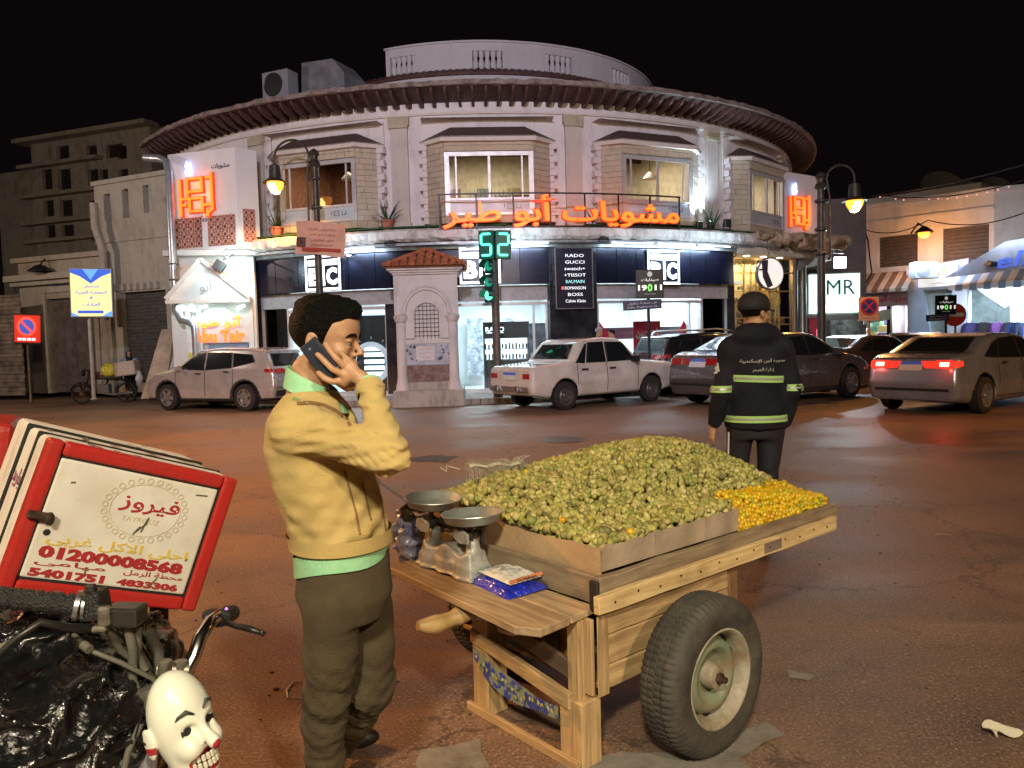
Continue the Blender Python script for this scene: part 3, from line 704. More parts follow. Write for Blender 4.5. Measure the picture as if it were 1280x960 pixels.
# ================================================================ ground floor of the round building
m_fas = mat('fascia_panel', (.013, .014, .034), .22, .55, .25, 1.2, spec=.7)
m_blk = mat('black_marble', (.012, .013, .018), .12, 0, .5, 2.5, spec=.7, col2=(.03, .03, .036))
m_joint = mat('black_joint', (.004, .004, .005), .6, 0, 0)
m_white = mat('white_paint', (.72, .72, .72), .5, 0, .1)
m_wglow = glow('sign_white', (.86, .94, 1.0), 2.6)
m_sglass = glass('shop_glass', (.93, .97, .98))
m_shopw = mat('shop_white', (.80, .84, .86), .5, 0, .05)
m_black = mat('black_plastic', (.02, .02, .02), .45)
m_steel = mat('brushed_steel', (.42, .44, .47), .3, .85, .15, 20)
RF = 12.52
ca = lambda px, py=340, r=RF: cang(px, py, r)[0]
A_L, A_P0, A_P1, A_R = ca(318), ca(686), ca(745), ca(917)
def panels(a0, a1, n, z0, z1, r0, r1, nm, m, gap=.09):
 for i in range(n):
  b0 = a0+(a1-a0)*i/n; b1 = a0+(a1-a0)*(i+1)/n
  MB().arc(b0+gap*.5, b1-gap*.5, z0, z1, r0, r1+random.uniform(0, .006), n=3).build(nm, m, bld, smooth=.5)
MB().arc(A_L, A_R, 2.97, 3.86, 12.2, RF-.04).build('fascia_backing', m_joint, bld)
panels(A_L, A_P0, 11, 2.95, 3.86, RF-.04, RF, 'fascia_panel', m_fas)
panels(A_P1, A_R, 8, 2.95, 3.86, RF-.04, RF, 'fascia_panel', m_fas)
MB().arc(A_L, A_R, 2.55, 2.94, 12.2, 12.3).build('light_band', mat('band_grey', (.42, .40, .42), .5), bld)
# black marble pier in slabs
for i in range(3):
 for z0, z1 in ((.15, .85), (.85, 1.7), (1.7, 2.55), (2.55, 3.4), (3.4, 3.96)):
  w_ = (A_P1-A_P0)/3; MB().arc(A_P0+w_*i+.03, A_P0+w_*(i+1)-.03, z0+.006, z1-.006, 12.3, RF+.05, n=2).build('marble_slab', m_blk, bld)
MB().arc(A_P0-.0, A_P1+.0, .15, 3.96, 12.2, RF+.03).build('pier_core', m_joint, bld)
def door_a(px): return cang(px, 430, 12.25)[0]
D = [door_a(x) for x in (318, 330, 363, 484, 494, 566, 684, 748, 876, 908, 917)]
MB().arc(D[0]-.4, D[1], .15, 2.95, 12.1, 12.3).build('pier', m_blk, bld)
MB().arc(D[3], D[5], .15, 2.55, 12.1, 12.3).build('pier', m_blk, bld)
MB().arc(D[9], D[10], .15, 2.95, 12.1, 12.3).build('pier', m_blk, bld)
MB().arc(-32, 42, .13, .19, 9.2, 12.34).build('shop_floor', mat('shop_floor', (.55, .57, .58), .25, 0, .1), bld)
MB().arc(-32, 42, 3.0, 3.1, 8.8, 12.2).build('shop_ceiling', m_shopw, bld)
MB().arc(D[2]-.3, 42, .15, 3.0, 8.9, 9.1).build('shop_back_wall', m_shopw, bld)
for a in (D[2]-.2, (D[3]+D[5])/2, (D[6]+D[7])/2, D[8]+.5): MB().arc(a-.2, a+.2, .15, 3.0, 9.1, 12.15, n=1).build('shop_partition', m_shopw, bld)
def shopwin(a0, a1, name='shop_window', mull=(), m=m_sglass, z1=2.5, frm=m_alu):
 o = bpy.data.objects.new(name, None); COL.objects.link(o); o.parent = bld; o.empty_display_size = .1
 for i, a in enumerate((a0,)+tuple(mull)+(a1,)): MB().arc(a-.12, a+.12, .19, z1, 12.16, 12.28, n=1).build('frame', frm, o)
 for za_, zb_ in ((z1-.07, z1), (.19, .27)): MB().arc(a0+.13, a1-.13, za_, zb_, 12.16, 12.27).build('rail', frm, o)
 b = (a0,)+tuple(mull)+(a1,)
 for p, q in zip(b, b[1:]): MB().arc(p+.12, q-.12, .27, z1-.07, 12.2, 12.212).build('pane', m, o)
 return o
m_dglass = glass('dark_glass', (.25, .28, .3), .55)
shopwin(D[1]+.1, D[2]-.1, m=m_dglass, z1=2.94)
shopwin(D[2], D[3], mull=(door_a(442),))
shopwin(D[5], D[6], mull=(door_a(668),))
shopwin(D[7], D[8], mull=(door_a(862),))
shopwin(D[8]+.2, D[9], m=m_dglass, z1=2.94)
for a, w_, pw in (((D[2]+D[3])/2, 2.2, 110), ((D[5]+D[6])/2, 2.2, 190), ((D[7]+D[8])/2, 2.4, 170)):
 Fp = frame(cp(a, 10.9, 2.96), a)
 MB(Fp).b2((-w_/2, -.5, 0), (w_/2, .5, .03)).build('ceiling_light', glow('tube_white_%d' % (pw > 100), (.85, .96, 1), 7 if pw > 100 else 3), bld)
 lamp('shop_light', 'AREA', Fp @ Vector((0, 0, -.05)), (.80, .95, 1.0), pw, w_, aim=Fp @ Vector((0, -.3, -3)), sy=1.0, parent=bld)
# watch display with brand header
Fr = frame(cp((D[5]+D[6])/2+1.0, 11.55, .19), (D[5]+D[6])/2)
t = thing('watch_display', 'black watch display cabinet with lit shelves behind the shop glass', 'display cabinet', Fr.translation, R((D[5]+D[6])/2))
k = .93
mb = MB(Fr).b2((-.66*k, 0, 0), (.68*k, .4, .78)).b2((-.66*k, 0, 1.40), (.68*k, .4, 1.83)).b2((-.66*k, .36, .78), (.68*k, .4, 1.40)).b2((-.66*k, 0, .78), (-.62*k, .36, 1.40)).b2((.64*k, 0, .78), (.68*k, .36, 1.40))
mb.build('cabinet', m_black, t)
MB(Fr).b2((-.61*k, .3, .8), (.63*k, .35, 1.38)).build('light_panel', glow('case_light', (.75, .93, 1), 2.2), t)
MB(Fr).b2((-.61*k, .02, 1.08), (.63*k, .3, 1.1)).b2((-.61*k, .02, .8), (.63*k, .3, .82)).build('shelf', m_steel, t)
rr = random.Random(5); mb = MB(Fr)
for i in range(13):
 x = -.56+i*.093
 for z in (.82, 1.10): mb.box((x, .14, z+.06+.02*rr.random()), (.05, .05, .11+.05*rr.random()))
mb.build('watch_stand', mat('display_beige', (.45, .36, .25), .5, 0, .6, 8), t)
text('brand_lettering', 'RADO', m_wglow, Fr @ Matrix.Translation((-.3, -.006, 1.63)), t, width=.5, height=.13, bold=.01)
MB(Fr).b2((-.53, -.006, 1.53), (-.07, -.002, 1.545)).build('strapline', m_wglow, t)
# poster with watch at the right of the door, shelves of goods in the windows
Fq = frame(cp(door_a(674), 12.0, .2), door_a(674))
MB(Fq).b2((-.22, 0, .1), (.22, .02, 1.75)).build('watch_poster', mat('poster_grey', (.22, .26, .32), .4, 0, .5, 6), bld)
ring = MB(Fq @ Matrix.Rotation(PI/2, 4, 'X') @ Matrix.Translation((0, .85, .012))).lathe([(.13, 0), (.17, .012), (.2, 0)], 28).lathe([(.0, .002), (.02, .006), (.1, .002)], 20)
ring.build('watch_poster_dial', mat('poster_white', (.6, .66, .7), .4), bld, smooth=.7)
# round ring light display in the left window
Fw = frame(cp(door_a(450), 11.6, 1.15), door_a(450))
t = thing('ring_display', 'tall black clock display with a big white ring, in the left shop window', 'display stand', cp(door_a(450), 11.6, .19), R(door_a(450)))
MB(Fw).b2((-.72, .1, -.96), (.62, .2, 1.15)).build('backboard', m_black, t)
MB(Fw @ Matrix.Rotation(PI/2, 4, 'X')).lathe([(.44, 0), (.44, .05), (.56, .05), (.58, 0)], 40, Matrix.Translation((0, -.15, -.03)), cap=False).build('ring', mat('ring_white', (.7, .74, .8), .4, emit=(.8, .9, 1), es=.35), t, smooth=.6)
mb = MB(Fw)
for z in (-.45, -.28, -.11, .08, .24):
 mb.b2((-.2, .02, z-.06), (.36, .09, z+.05))
mb.build('lit_shelf', glow('case_light', (.75, .93, 1), 2.2), t)
mb = MB(Fw)
for q in range(12): a = q*PI/6; mb.beam((.66*math.cos(a), .08, -.15+.66*math.sin(a)), (.72*math.cos(a), .08, -.15+.72*math.sin(a)), .02, .02)
mb.build('hour_mark', m_white, t)
MB(Fw).b2((-.76, .05, 1.2), (.68, .15, 1.27)).build('light_strip', m_wglow, t)
# right window: red sale posters and lit alcoves
F7 = lambda px, r=12.0: frame(cp(door_a(px), r, .19), door_a(px))
m_red = mat('poster_red', (.55, .02, .05), .5, 0, .1)
MB(F7(816)).b2((-.45, .02, .55), (.45, .03, 1.75)).build('sale_poster', m_red, bld)
text('sale_lettering', ar('أوكازيون'), m_white, F7(816) @ Matrix.Translation((0, .01, 1.42)), bld, width=.75, bold=.02)
text('sale_lettering', 'SALE', m_white, F7(816) @ Matrix.Translation((0, .01, .95)), bld, width=.6, bold=.03)
for px in (770, 797, 843, 868): MB(F7(px, 11.2)).b2((-.22, 0, .05), (.22, .04, 1.25)).build('lit_alcove', glow('case_light', (.75, .93, 1), 2.2), bld)
MB(F7(825, 11.3)).b2((-1.9, 0, 1.27), (1.5, .05, 1.6)).build('alcove_header', mat('header_grey', (.08, .09, .11), .4), bld)
for px, s in ((755, 1.1), (863, 1.1)):
 MB(F7(px)).prism([(-.24*s, 0, 1.2), (.24*s, 0, 1.2), (.24*s, 0, 1.45), (.1*s, 0, 1.6), (0, 0, 1.75), (-.1*s, 0, 1.6), (-.24*s, 0, 1.42)], (0, .01, 0)).build('price_sticker', m_red, bld)
for px in (582, 590, 598, 640, 655): MB(F7(px, 9.6)).b2((-.12, 0, .3), (.12, .2, 2.0)).build('goods_shelf', mat('goods_mixed', (.5, .55, .6), .4, 0, .7, 9, col2=(.12, .14, .18)), bld)
# ---- square logo boxes
def logo(px, py, label, partial=None):
 a, z = cang(px, py, RF+.06); F = frame(cp(a, RF+.02, z), a)
 t = thing('shop_logo_sign', label, 'sign', F.translation, R(a), 'lit square logo signs on the fascia')
 s = 1.04
 MB(F).b2((-s/2, -.06, -.46), (s/2, .0, .46)).build('box', mat('logo_navy', (.012, .014, .03), .3), t)
 mb = MB(F); y0, y1 = -.075, -.062
 for a_, b_ in (((-s/2, y0, .40), (s/2, y1, .46)), ((-s/2, y0, -.46), (s/2, y1, -.40)), ((-s/2, y0, -.398), (-s/2+.05, y1, .398)), ((s/2-.05, y0, -.398), (s/2, y1, .398))): mb.b2(a_, b_)
 mb.build('border', m_wglow, t)
 MB(F).b2((-.43, y0, .19), (.43, y1, .34)).b2((-.015, y0, -.34), (.055, y1, .188)).build('letter_t', m_wglow, t)
 text('letter_b', 'B', m_wglow, F @ Matrix.Translation((-.24, -.068, -.1)), t, width=.36, height=.46, bold=.05)
 text('letter_c', 'C', m_wglow, F @ Matrix.Translation((.26, -.068, -.1)), t, width=.32, height=.46, bold=.05)
logo(404, 341, 'lit white square logo sign on the fascia behind the left lamp post')
logo(600, 332, 'lit white square logo sign on the fascia partly behind the countdown signal')
logo(829, 334, 'lit white square logo sign on the fascia above the black pharmacy board')
# ---- brand light box on the marble pier
a, z = cang(717, 348, RF+.1); F = frame(cp(a, RF+.06, z), a)
t = thing('brand_light_box', 'tall dark light box listing watch brands on the black marble pier', 'sign', F.translation, R(a))
MB(F).b2((-.5, -.10, -.78), (.5, 0, .78)).build('box', mat('smoky_box', (.035, .03, .045), .15, 0, .2, 3), t, bevel=.01)
mb = MB(F);
for s in (-1, 1): mb.b2((s*.5-.012, -.115, -.78), (s*.5+.012, -.10, .78)); mb.b2((-.488, -.115, s*.78-.012), (.488, -.10, s*.78+.012))
mb.build('edge_trim', m_steel, t)
for i, (s, wd) in enumerate((('RADO', .5), ('GUCCI', .52), ('swatch+', .56), ('+TISSOT', .58), ('BALMAIN', .5), ('ROMANSON', .56), ('BOSS', .4), ('Calvin Klein', .54))):
 text('brand_lettering', s, glow('brand_white', (.85, .88, .95), .95) if i != 4 else glow('sign_teal', (.35, .8, .8), .8), F @ Matrix.Translation((.02, -.105, .58-i*.166)), t, width=wd, height=.08, bold=.0, res=2)
MB(F).box((-.32, -.104, -.25), (.05, .008, .07)).build('red_mark', glow('red_mark', (1, .1, .05), 1.5), t)
# ---- floodlights on and under the ledge, and light washing the fascia
fl_n = [0]
def flood(px, py, label, r=13.0, up=False, lit=None, s=.24, tilt=0):
 a, z = cang(px, py, r); F = frame(cp(a, r, z), a) @ Matrix.Rotation(R(tilt), 4, 'Y')
 t = thing('floodlight', label, 'floodlight', F.translation, R(a), 'floodlights on the ledge')
 MB(F).box((0, 0, 0), (s, .09, s*.85)).build('housing', m_black, t, bevel=.012)
 MB(F).beam((-s*.55, .02, 0), (-s*.55, .02, -s*.6), .02, .03).beam((s*.55, .02, 0), (s*.55, .02, -s*.6), .02, .03).beam((-s*.55, .02, -s*.6), (s*.55, .02, -s*.6), .03, .02).build('bracket', m_black, t)
 if lit:
  MB(F).b2((-s*.4, -.052 if not up else -.03, s*.43-.01 if up else -s*.3), (s*.4, -.046 if not up else .03, s*.43 if up else s*.3)).build('lens', glow('led_lens', (.85, .95, 1), 30), t)
 return F, t
flood(487, 299, 'black floodlight under the potted plant left of the neon sign')
flood(755, 295, 'black floodlight on the ledge above the dark marble pier')
for px, py, lb, pw in ((874, 281, 'lit white floodlight at the foot of the right pilaster', 85), (889, 281, 'lit white floodlight beside the spiky plant on the ledge', 85)):
 F, t = flood(px, py, lb, 12.75, True, True, .2)
 lamp('floodlight_beam', 'SPOT', F @ Vector((0, -.05, .2)), COOL, pw*2.2, .06, aim=F @ Vector((0, .25, 2)), spot=110, blend=.8, parent=t)
flood(909, 279, 'dark floodlight turned sideways on the ledge right of the spiky plant', 12.9, s=.26)
for px, pw in ((440, 34), (628, 24), (656, 24), (790, 18), (845, 34), (892, 42)):
 a, _ = cang(px, 300, 12.9);
 lamp('ledge_light', 'AREA', cp(a, 12.92, 3.93), COOL, pw, 1.3, aim=cp(a, 12.4, 2.6), sy=.08, parent=bld)
 MB(frame(cp(a, 12.94, 3.95), a)).b2((-.6, -.02, -.01), (.6, .02, .01)).build('led_strip', glow('led_lens2', (.85, .95, 1), 7), bld)
 lamp('ledge_face_light', 'AREA', cp(a, 13.6, 3.95), COOL, pw*.22, 1.3, aim=cp(a, 12.95, 4.3), sy=.08, parent=bld)
for px in (436, 853):
 a, z = cang(px, 320, RF+.12); F = frame(cp(a, RF+.12, 3.83), a)
 t = thing('spot_lamp', 'small bright spot lamp on the fascia %s' % ('right of the left logo sign' if px < 500 else 'beside the right logo sign'), 'spot lamp', F.translation, R(a))
 MB(F).box((0, 0, .03), (.12, .12, .06)).build('housing', m_black, t)
 MB(F).lathe([(.06, -.005), (0, -.02)], 12).build('lens', glow('led_lens', (.85, .95, 1), 30), t)
 lamp('spot_light', 'SPOT', F @ Vector((0, -.02, -.03)), COOL, 60, .04, aim=F @ Vector((0, 0, -2)), spot=120, parent=t)
# ---- neon lettering on a railing
RN = 13.12
aN0, aN1 = cang(549, 262, RN)[0], cang(850, 262, RN)[0]; zN = (cang(600, 266, RN)[1]+cang(800, 262, RN)[1])/2
t = thing('balcony_railing', 'black metal railing on the ledge carrying the orange neon lettering', 'railing', cp((aN0+aN1)/2, RN, 4.4))
for z in (zN+.42, zN-.40): MB().arc(aN0, aN1, z-.018, z+.018, RN-.02, RN+.02).build('rail', m_black, t)
for i in range(8):
 a = aN0+(aN1-aN0)*i/7; MB().arc(a-.09, a+.09, zN-.42, zN+.44, RN-.04, RN-.021, n=1).build('post', m_black, t)
aM = (aN0+aN1)/2; Fn = frame(cp(aM, RN+.05, zN), aM)
t = thing('neon_sign', 'long orange neon sign in Arabic lettering along the balcony railing', 'sign', Fn.translation, R(aM))
wN = R(aN1-aN0)*RN
m_neon = glow('neon_orange', (1.0, .125, .014), 2.3)
m_neonc = glow('neon_core', (1.0, .25, .04), 2.2)
text('lettering_halo', ar('مشويات أبو طير'), mat('neon_case', (.5, .03, .01), .4, emit=(1, .08, .01), es=.5), Fn @ Matrix.Translation((0, .04, -.03)), t, width=wN*.985, height=.83, extrude=.09, bold=.035, bend=RN)
text('lettering', ar('مشويات أبو طير'), m_neon, Fn @ Matrix.Translation((0, -.03, -.03)), t, width=wN*.975, height=.80, extrude=.05, bold=.014, bend=RN)
lamp('neon_light', 'AREA', Fn @ Vector((0, -.15, 0)), (1, .2, .03), 60, 5.5, aim=Fn @ Vector((0, -1, -.4)), sy=.5, parent=t)
lamp('neon_light', 'AREA', Fn @ Vector((0, .0, 0)), (1, .2, .03), 22, 5.5, aim=Fn @ Vector((0, 1, .1)), sy=.4, parent=t)
# ---- white corner boxes with square-script neon
def sign_box(PA, PB, PC, z0, z1, label, seed):
 """PB-PA front face, PA-PC side face (plan points)"""
 t = thing('projecting_sign_box', label, 'sign box', ((PA[0]+PB[0])/2, (PA[1]+PB[1])/2, z0))
 pA, pB, pC = Vector(PA), Vector(PB), Vector(PC); back = pB+(pC-pA)
 MB().prism([(p.x, p.y, z0) for p in (pB, pA, pC, back)], (0, 0, z1-z0)).build('box', plaster('box_white', (.74, .74, .76), (.5, .5, .5), .3, 1), t)
 d = (pA-pB); L = d.length; ang = math.degrees(math.atan2(d.y, d.x)); F = frame((pB.x, pB.y, 0), ang)
 return t, F, L
zA0, zA1 = 4.12, 6.72
PB = at(209, 185, 20.9); PA = at(293, 178, 20.3)
t, F, L = sign_box((PA.x, PA.y), (PB.x, PB.y), (PA.x+.42, PA.y+.42), zA0, zA1, 'white projecting box with square neon script on the left end of the round building', 1)
def kufic(F, ox, oz, s, t):
 st = [((.05, .85), (.05, .05)), ((.25, .85), (.25, .42)), ((.05, .42), (.25, .42)), ((.25, .88), (.66, .88)), ((.66, .88), (.66, .58)), ((.25, .58), (.66, .58)), ((.3, .42), (.66, .42)), ((.66, .42), (.66, .12)),
    ((.3, .12), (.66, .12)), ((.3, .42), (.3, .12)), ((.93, .95), (.93, .15)), ((.93, .15), (.76, .02)), ((.93, .88), (.8, .88)), ((.66, .25), (.93, .25)), ((.80, .12), (.80, 0)), ((.14, .28), (.18, .28))]
 for m, w_, y, nm in ((mat('neon_case', (.5, .03, .01), .4), .11, -.03, 'neon_case'), (m_neon, .060, -.09, 'neon_tube')):
  mb = MB(F)
  for i, (a, b) in enumerate(st):
   a = Vector((ox+a[0]*s, y-(i % 5)*.001, oz+a[1]*s)); b = Vector((ox+b[0]*s, y-(i % 5)*.001, oz+b[1]*s)); dd = (b-a).normalized()*w_*.5*s/1.2
   mb.beam(a-dd, b+dd, w_*s/1.2, .05, up=(0, 1, 0))
  mb.build(nm, m, t)
 MB(F).lathe([(0, 0), (.035, .02), (.05, .1), (.03, .2), (.045, .26), (.02, .36), (0, .4)], 10, Matrix.Translation((ox+.28*s, -.09, oz+.95*s))).build('flame', glow('neon_blue', (.35, .5, 1), 9), t, smooth=1)
kufic(F, .35, 5.02, 1.12, t)
text('script', ar('مشويات'), m_black, F @ Matrix.Translation((L*.78, -.01, 6.28)), t, width=.55, bold=.01)
text('script', ar('مشويات'), m_black, F @ Matrix.Translation((L*.52, -.01, 4.95)), t, width=.6, bold=.01)
lamp('neon_light', 'AREA', F @ Vector((L*.45, -.22, 5.6)), (1, .2, .03), 7, .9, aim=F @ Vector((L*.45, 1, 5.6)), parent=t)
def lattice(F, x0, z0, w_, h, nx, nz, t):
 MB(F).b2((x0, -.012, z0), (x0+w_, -.004, z0+h)).build('lattice_backing', mat('terracotta_dark', (.22, .055, .035), .7), t)
 mb = MB(F @ Matrix.Translation((x0, -.02, z0))); cw, ch = w_/nx, h/nz
 for i in range(nx):
  for j in range(nz):
   c = Vector(((i+.5)*cw, 0, (j+.5)*ch)); r_ = .34*min(cw, ch)
   q = [c+Vector((r_*math.cos(R(22.5+45*k)), 0, r_*math.sin(R(22.5+45*k)))) for k in range(8)]
   for k in range(8): mb.beam(q[k], q[(k+1) % 8], .022, .02, up=(0, 1, 0))
   for k in range(4):
    dd = Vector((math.cos(PI/2*k), 0, math.sin(PI/2*k))); mb.beam(c+dd*r_, c+dd*(cw if k % 2 == 0 else ch)*.5, .02, .018, up=(0, 1, 0))
 for i in range(nx+1): mb.beam((i*cw, .001, 0), (i*cw, .001, h), .016, .016, up=(0, 1, 0))
 for j in range(nz+1): mb.beam((0, .002, j*ch), (w_, .002, j*ch), .016, .016, up=(0, 1, 0))
 o = mb.build('lattice', mat('lattice_pink', (.62, .36, .30), .6), t); tag(o, kind='stuff')
lattice(F, .08, 4.22, L*.43, .78, 4, 4, t); lattice(F, L*.56, 4.22, L*.40, .78, 4, 4, t)
Fs = frame((PA.x, PA.y, 0), 45); lattice(Fs, .14, 4.3, .32, .85, 2, 5, t)
# right box
P0 = at(979, 213, 25.6); P1 = at(1025, 223, 26.8)
t, F, L = sign_box((P1.x, P1.y), (P0.x, P0.y), (P1.x+.3, P1.y+.8), 4.75, P0.z-.02, 'white projecting box with square neon script beside the right lamp post', 2)
kufic(F, .22, 4.98, 1.15, t)
lamp('neon_light', 'AREA', F @ Vector((L*.5, -.22, 5.5)), (1, .2, .03), 7, .8, aim=F @ Vector((L*.5, 1, 5.5)), parent=t)
# ---- left entrance: white gabled canopy, restaurant sign, wall, drain pipe
m_cyan = plaster('entrance_white', (.70, .72, .70), (.45, .45, .42), .3, 1.5)
aE0 = cang(232, 400, 12.6)[0]
W0, W1 = at(217, 400, 20.6), at(318, 400, 20.9)
d = (W1-W0); d.z = 0; LE = d.length; angE = math.degrees(math.atan2(d.y, d.x)); FE = frame((W0.x, W0.y, 0), angE)
t = thing('restaurant_entrance', 'bright white restaurant entrance with gabled canopy left of the black fascia', 'entrance', FE.translation, R(angE))
MB(FE).b2((-.05, .0, .15), (LE+.05, .25, 4.12)).build('wall', m_cyan, t)
MB(FE).b2((-.12, -.25, 3.98), (LE+.3, -.0, 4.12)).build('lintel', m_cyan, t)
zc = 2.72
MB(FE).prism([(.12, -.75, zc), (LE+.0, -.75, zc), (LE+.0, -.75, zc+.12), (LE*.5+.03, -.75, zc+1.06), (LE*.44, -.75, zc+1.06), (.12, -.75, zc+.12)], (0, .75, 0)).build('canopy', m_cyan, t)
mb = MB(FE)
for a_, b_ in (((.05, zc+.1), (LE*.46, zc+1.1)), ((LE*.46, zc+1.1), (LE+.05, zc+.1)), ((.05, zc+.02), (LE+.05, zc+.02))):
 mb.beam((a_[0], -.80, a_[1]), (b_[0], -.80, b_[1]), .09, .1, up=(0, 1, 0))
mb.build('canopy_trim', m_cyan, t)
text('script', ar('أبو'), mat('pale_grey', (.4, .42, .42), .5), FE @ Matrix.Translation((LE*.5, -.758, zc+.4)), t, width=.3)
Fs = FE @ Matrix.Translation((LE*.56, -.12, 2.02))
MB(Fs).prism([(-.78, 0, -.36), (.8, 0, -.36), (.8, 0, .3), (.45, 0, .4), (.2, 0, .58), (-.2, 0, .58), (-.45, 0, .4), (-.78, 0, .3)], (0, .1, 0)).build('sign_panel', m_cyan, t)
text('arabic_lettering', ar('أبو طير'), m_neonc, Fs @ Matrix.Translation((0, -.03, .2)), t, width=1.25, height=.34, extrude=.03, bold=.03)
text('latin_lettering', 'Abu Tair', m_neon, Fs @ Matrix.Translation((.0, -.03, -.17)), t, width=1.35, height=.32, extrude=.03, bold=.04)
MB(FE).b2((LE*.42, -.08, .2), (LE*.92, .0, 1.62)).build('door', mat('door_blue', (.25, .38, .55), .3), t)
MB(FE @ Matrix.Translation((LE*.78, -.12, 1.25)) @ Matrix.Rotation(R(25), 4, 'Y')).box((0, 0, 0), (.7, .04, .35)).build('menu_board', mat('menu_gold', (.55, .33, .12), .5, 0, .6, 12), t)
for x in (.34, .62, 1.94): MB(FE).b2((x, -.16, .15), (x+.13, -.002, 2.55)).build('pilaster', m_cyan, t)
MB(FE).b2((.38, -.19, 1.28), (.74, -.165, 1.42)).build('yellow_plate', mat('yellow_plate', (.75, .62, .06), .5), t)
bm_ = MB(FE); rr = random.Random(8)
for i in range(26):
 x = .16+rr.random()*(LE-.3);
 if .9 < x < 1.7: continue
 bm_.box((x, -.2, 2.60+rr.uniform(-.06, .05)), (.08, .12, .07), Matrix.Rotation(rr.random()*3, 3, 'Y'))
o = bm_.build('string_of_bulbs', glow('bulb_string', (.8, .95, .9), 1.6), t); tag(o, kind='stuff')
lamp('canopy_light', 'AREA', FE @ Vector((LE*.5, -.5, 2.66)), (.75, 1.0, .95), 11, 1.6, aim=FE @ Vector((LE*.5, -.1, 1.2)), sy=.2, parent=t)
lamp('canopy_light', 'AREA', FE @ Vector((LE*.85, -1.5, 3.7)), (.72, .98, 1.0), 30, .3, aim=FE @ Vector((LE*.72, 0, 3.1)), parent=t)
F = FE @ Matrix.Translation((LE*.70, -1.0, 3.62))
t2 = thing('floodlight', 'square black floodlight hanging in front of the white gabled canopy', 'floodlight', F.translation, R(angE), 'floodlights on the ledge')
MB(F @ Matrix.Rotation(R(35), 4, 'Y')).box((0, 0, 0), (.28, .1, .26)).build('housing', m_black, t2, bevel=.012)
MB(F).beam((.1, .0, .15), (.22, .9, .42), .03, .03).beam((.2, 0, .2), (.3, 0, .33), .02, .02).beam((.1, 0, .33), (.2, 0, .2), .02, .02).beam((.1, 0, .33), (.2, 0, .45), .02, .02).beam((.2, 0, .45), (.3, 0, .33), .02, .02).build('bracket', m_steel, t2)
pp = thing('drain_pipe', 'thick silver drain pipe curling beside the white restaurant entrance', 'pipe', at(222, 420, 20.2))
Yp = 20.25
MB().tube([at(181, 197, Yp+.5), at(200, 198, Yp+.4), at(208, 202, Yp+.3), at(211, 215, Yp+.2), at(216, 320, Yp), at(217, 345, Yp), at(221, 388, Yp), at(227, 400, Yp-.05), at(236, 402, Yp-.1), at(243, 408, Yp-.1), at(244, 425, Yp-.1), at(246, 486, Yp-.1)], [.1, .1, .1, .1, .1, .11, .11, .11, .1, .09, .08, .08], 12).build('duct', mat('duct_silver', (.5, .54, .58), .3, .6, .2, 5), pp, smooth=1)
b = MB()
for y in (330, 350, 362): b.lathe([(.12, -.02), (.135, 0), (.12, .02)], 12, Matrix.Translation(at(218, y, Yp)))
b.build('collar', m_steel, pp, smooth=1)
# ---- golden jewellery entrance at the right, canopy with downlights, round sign
m_gold = mat('gold_metal', (.62, .42, .16), .3, .5, .3, 6); m_goldw = mat('gold_wall', (.62, .44, .22), .5, 0, .3, 3)
Ga, Gb = at(916, 400, 22.9), at(992, 400, 23.6)
d = Gb-Ga; d.z = 0; LG = d.length; angG = math.degrees(math.atan2(d.y, d.x)); FG = frame((Ga.x, Ga.y, 0), angG)
t = thing('jewellery_shop', 'golden glowing jewellery shopfront behind the officer at the right end of the round building', 'shopfront', FG.translation, R(angG))
MB(FG).b2((0, .7, .15), (LG, .9, 3.9)).build('back_wall', m_goldw, t)
mb = MB(FG)
for x in (0, .38, .62, .80, 1.28, 1.62, LG-.04): mb.b2((x, -.03, .15), (x+.04, .03, 3.75))
for z in (.9, 1.75, 1.95, 2.75, 3.3, 3.7): mb.b2((.042, -.025, z), (LG-.042, .02, z+.035))
mb.build('frame', m_gold, t)
rr = random.Random(11); mb = MB(FG)
for i in range(60):
 x = rr.uniform(.1, LG-.15); z = rr.choice((.92, 1.79, 1.99, 2.4, 2.79)); mb.box((x, .4+rr.uniform(-.2, .2), z+.1), (rr.uniform(.05, .16), .1, rr.uniform(.08, .25)))
o = mb.build('showcase_goods', mat('goods_gold', (.7, .5, .25), .3, .3, .8, 9, col2=(.08, .05, .03)), t); tag(o, kind='stuff')
MB(FG).b2((1.3, .5, 2.0), (1.62, .6, 3.2)).build('orange_panel', mat('orange_panel', (.8, .42, .12), .5), t)
for z in (1.0, 1.75): MB(FG).b2((.7, .5, z), (1.2, .66, z+.62)).build('dark_alcove', m_joint, t)
for x in (.4, 1.3): lamp('shop_light', 'AREA', FG @ Vector((x, .35, 3.6)), (1, .78, .42), 34, .7, aim=FG @ Vector((x, .5, 1)), parent=t)
MB(FG).b2((.15, .06, .15), (LG-.1, .066, 3.7)).build('pane', m_sglass, t)
c = at(962, 342, 22.4); F = frame(c, angG)
t = thing('round_sign', 'round white illuminated sign above the officer beside the golden shopfront', 'sign', c, R(angG))
MB(F @ Matrix.Rotation(PI/2, 4, 'X')).lathe([(0, .05), (.43, .05), (.45, .03), (.45, -.06), (0, -.06)], 40).build('disc', mat('disc_white', (.75, .75, .72), .4, emit=(1, .95, .85), es=.7), t, smooth=.6)
MB(F @ Matrix.Rotation(PI/2, 4, 'X')).lathe([(.43, .055), (.465, .05), (.48, 0), (.465, -.06)], 40, cap=False).build('rim', m_steel, t, smooth=.6)
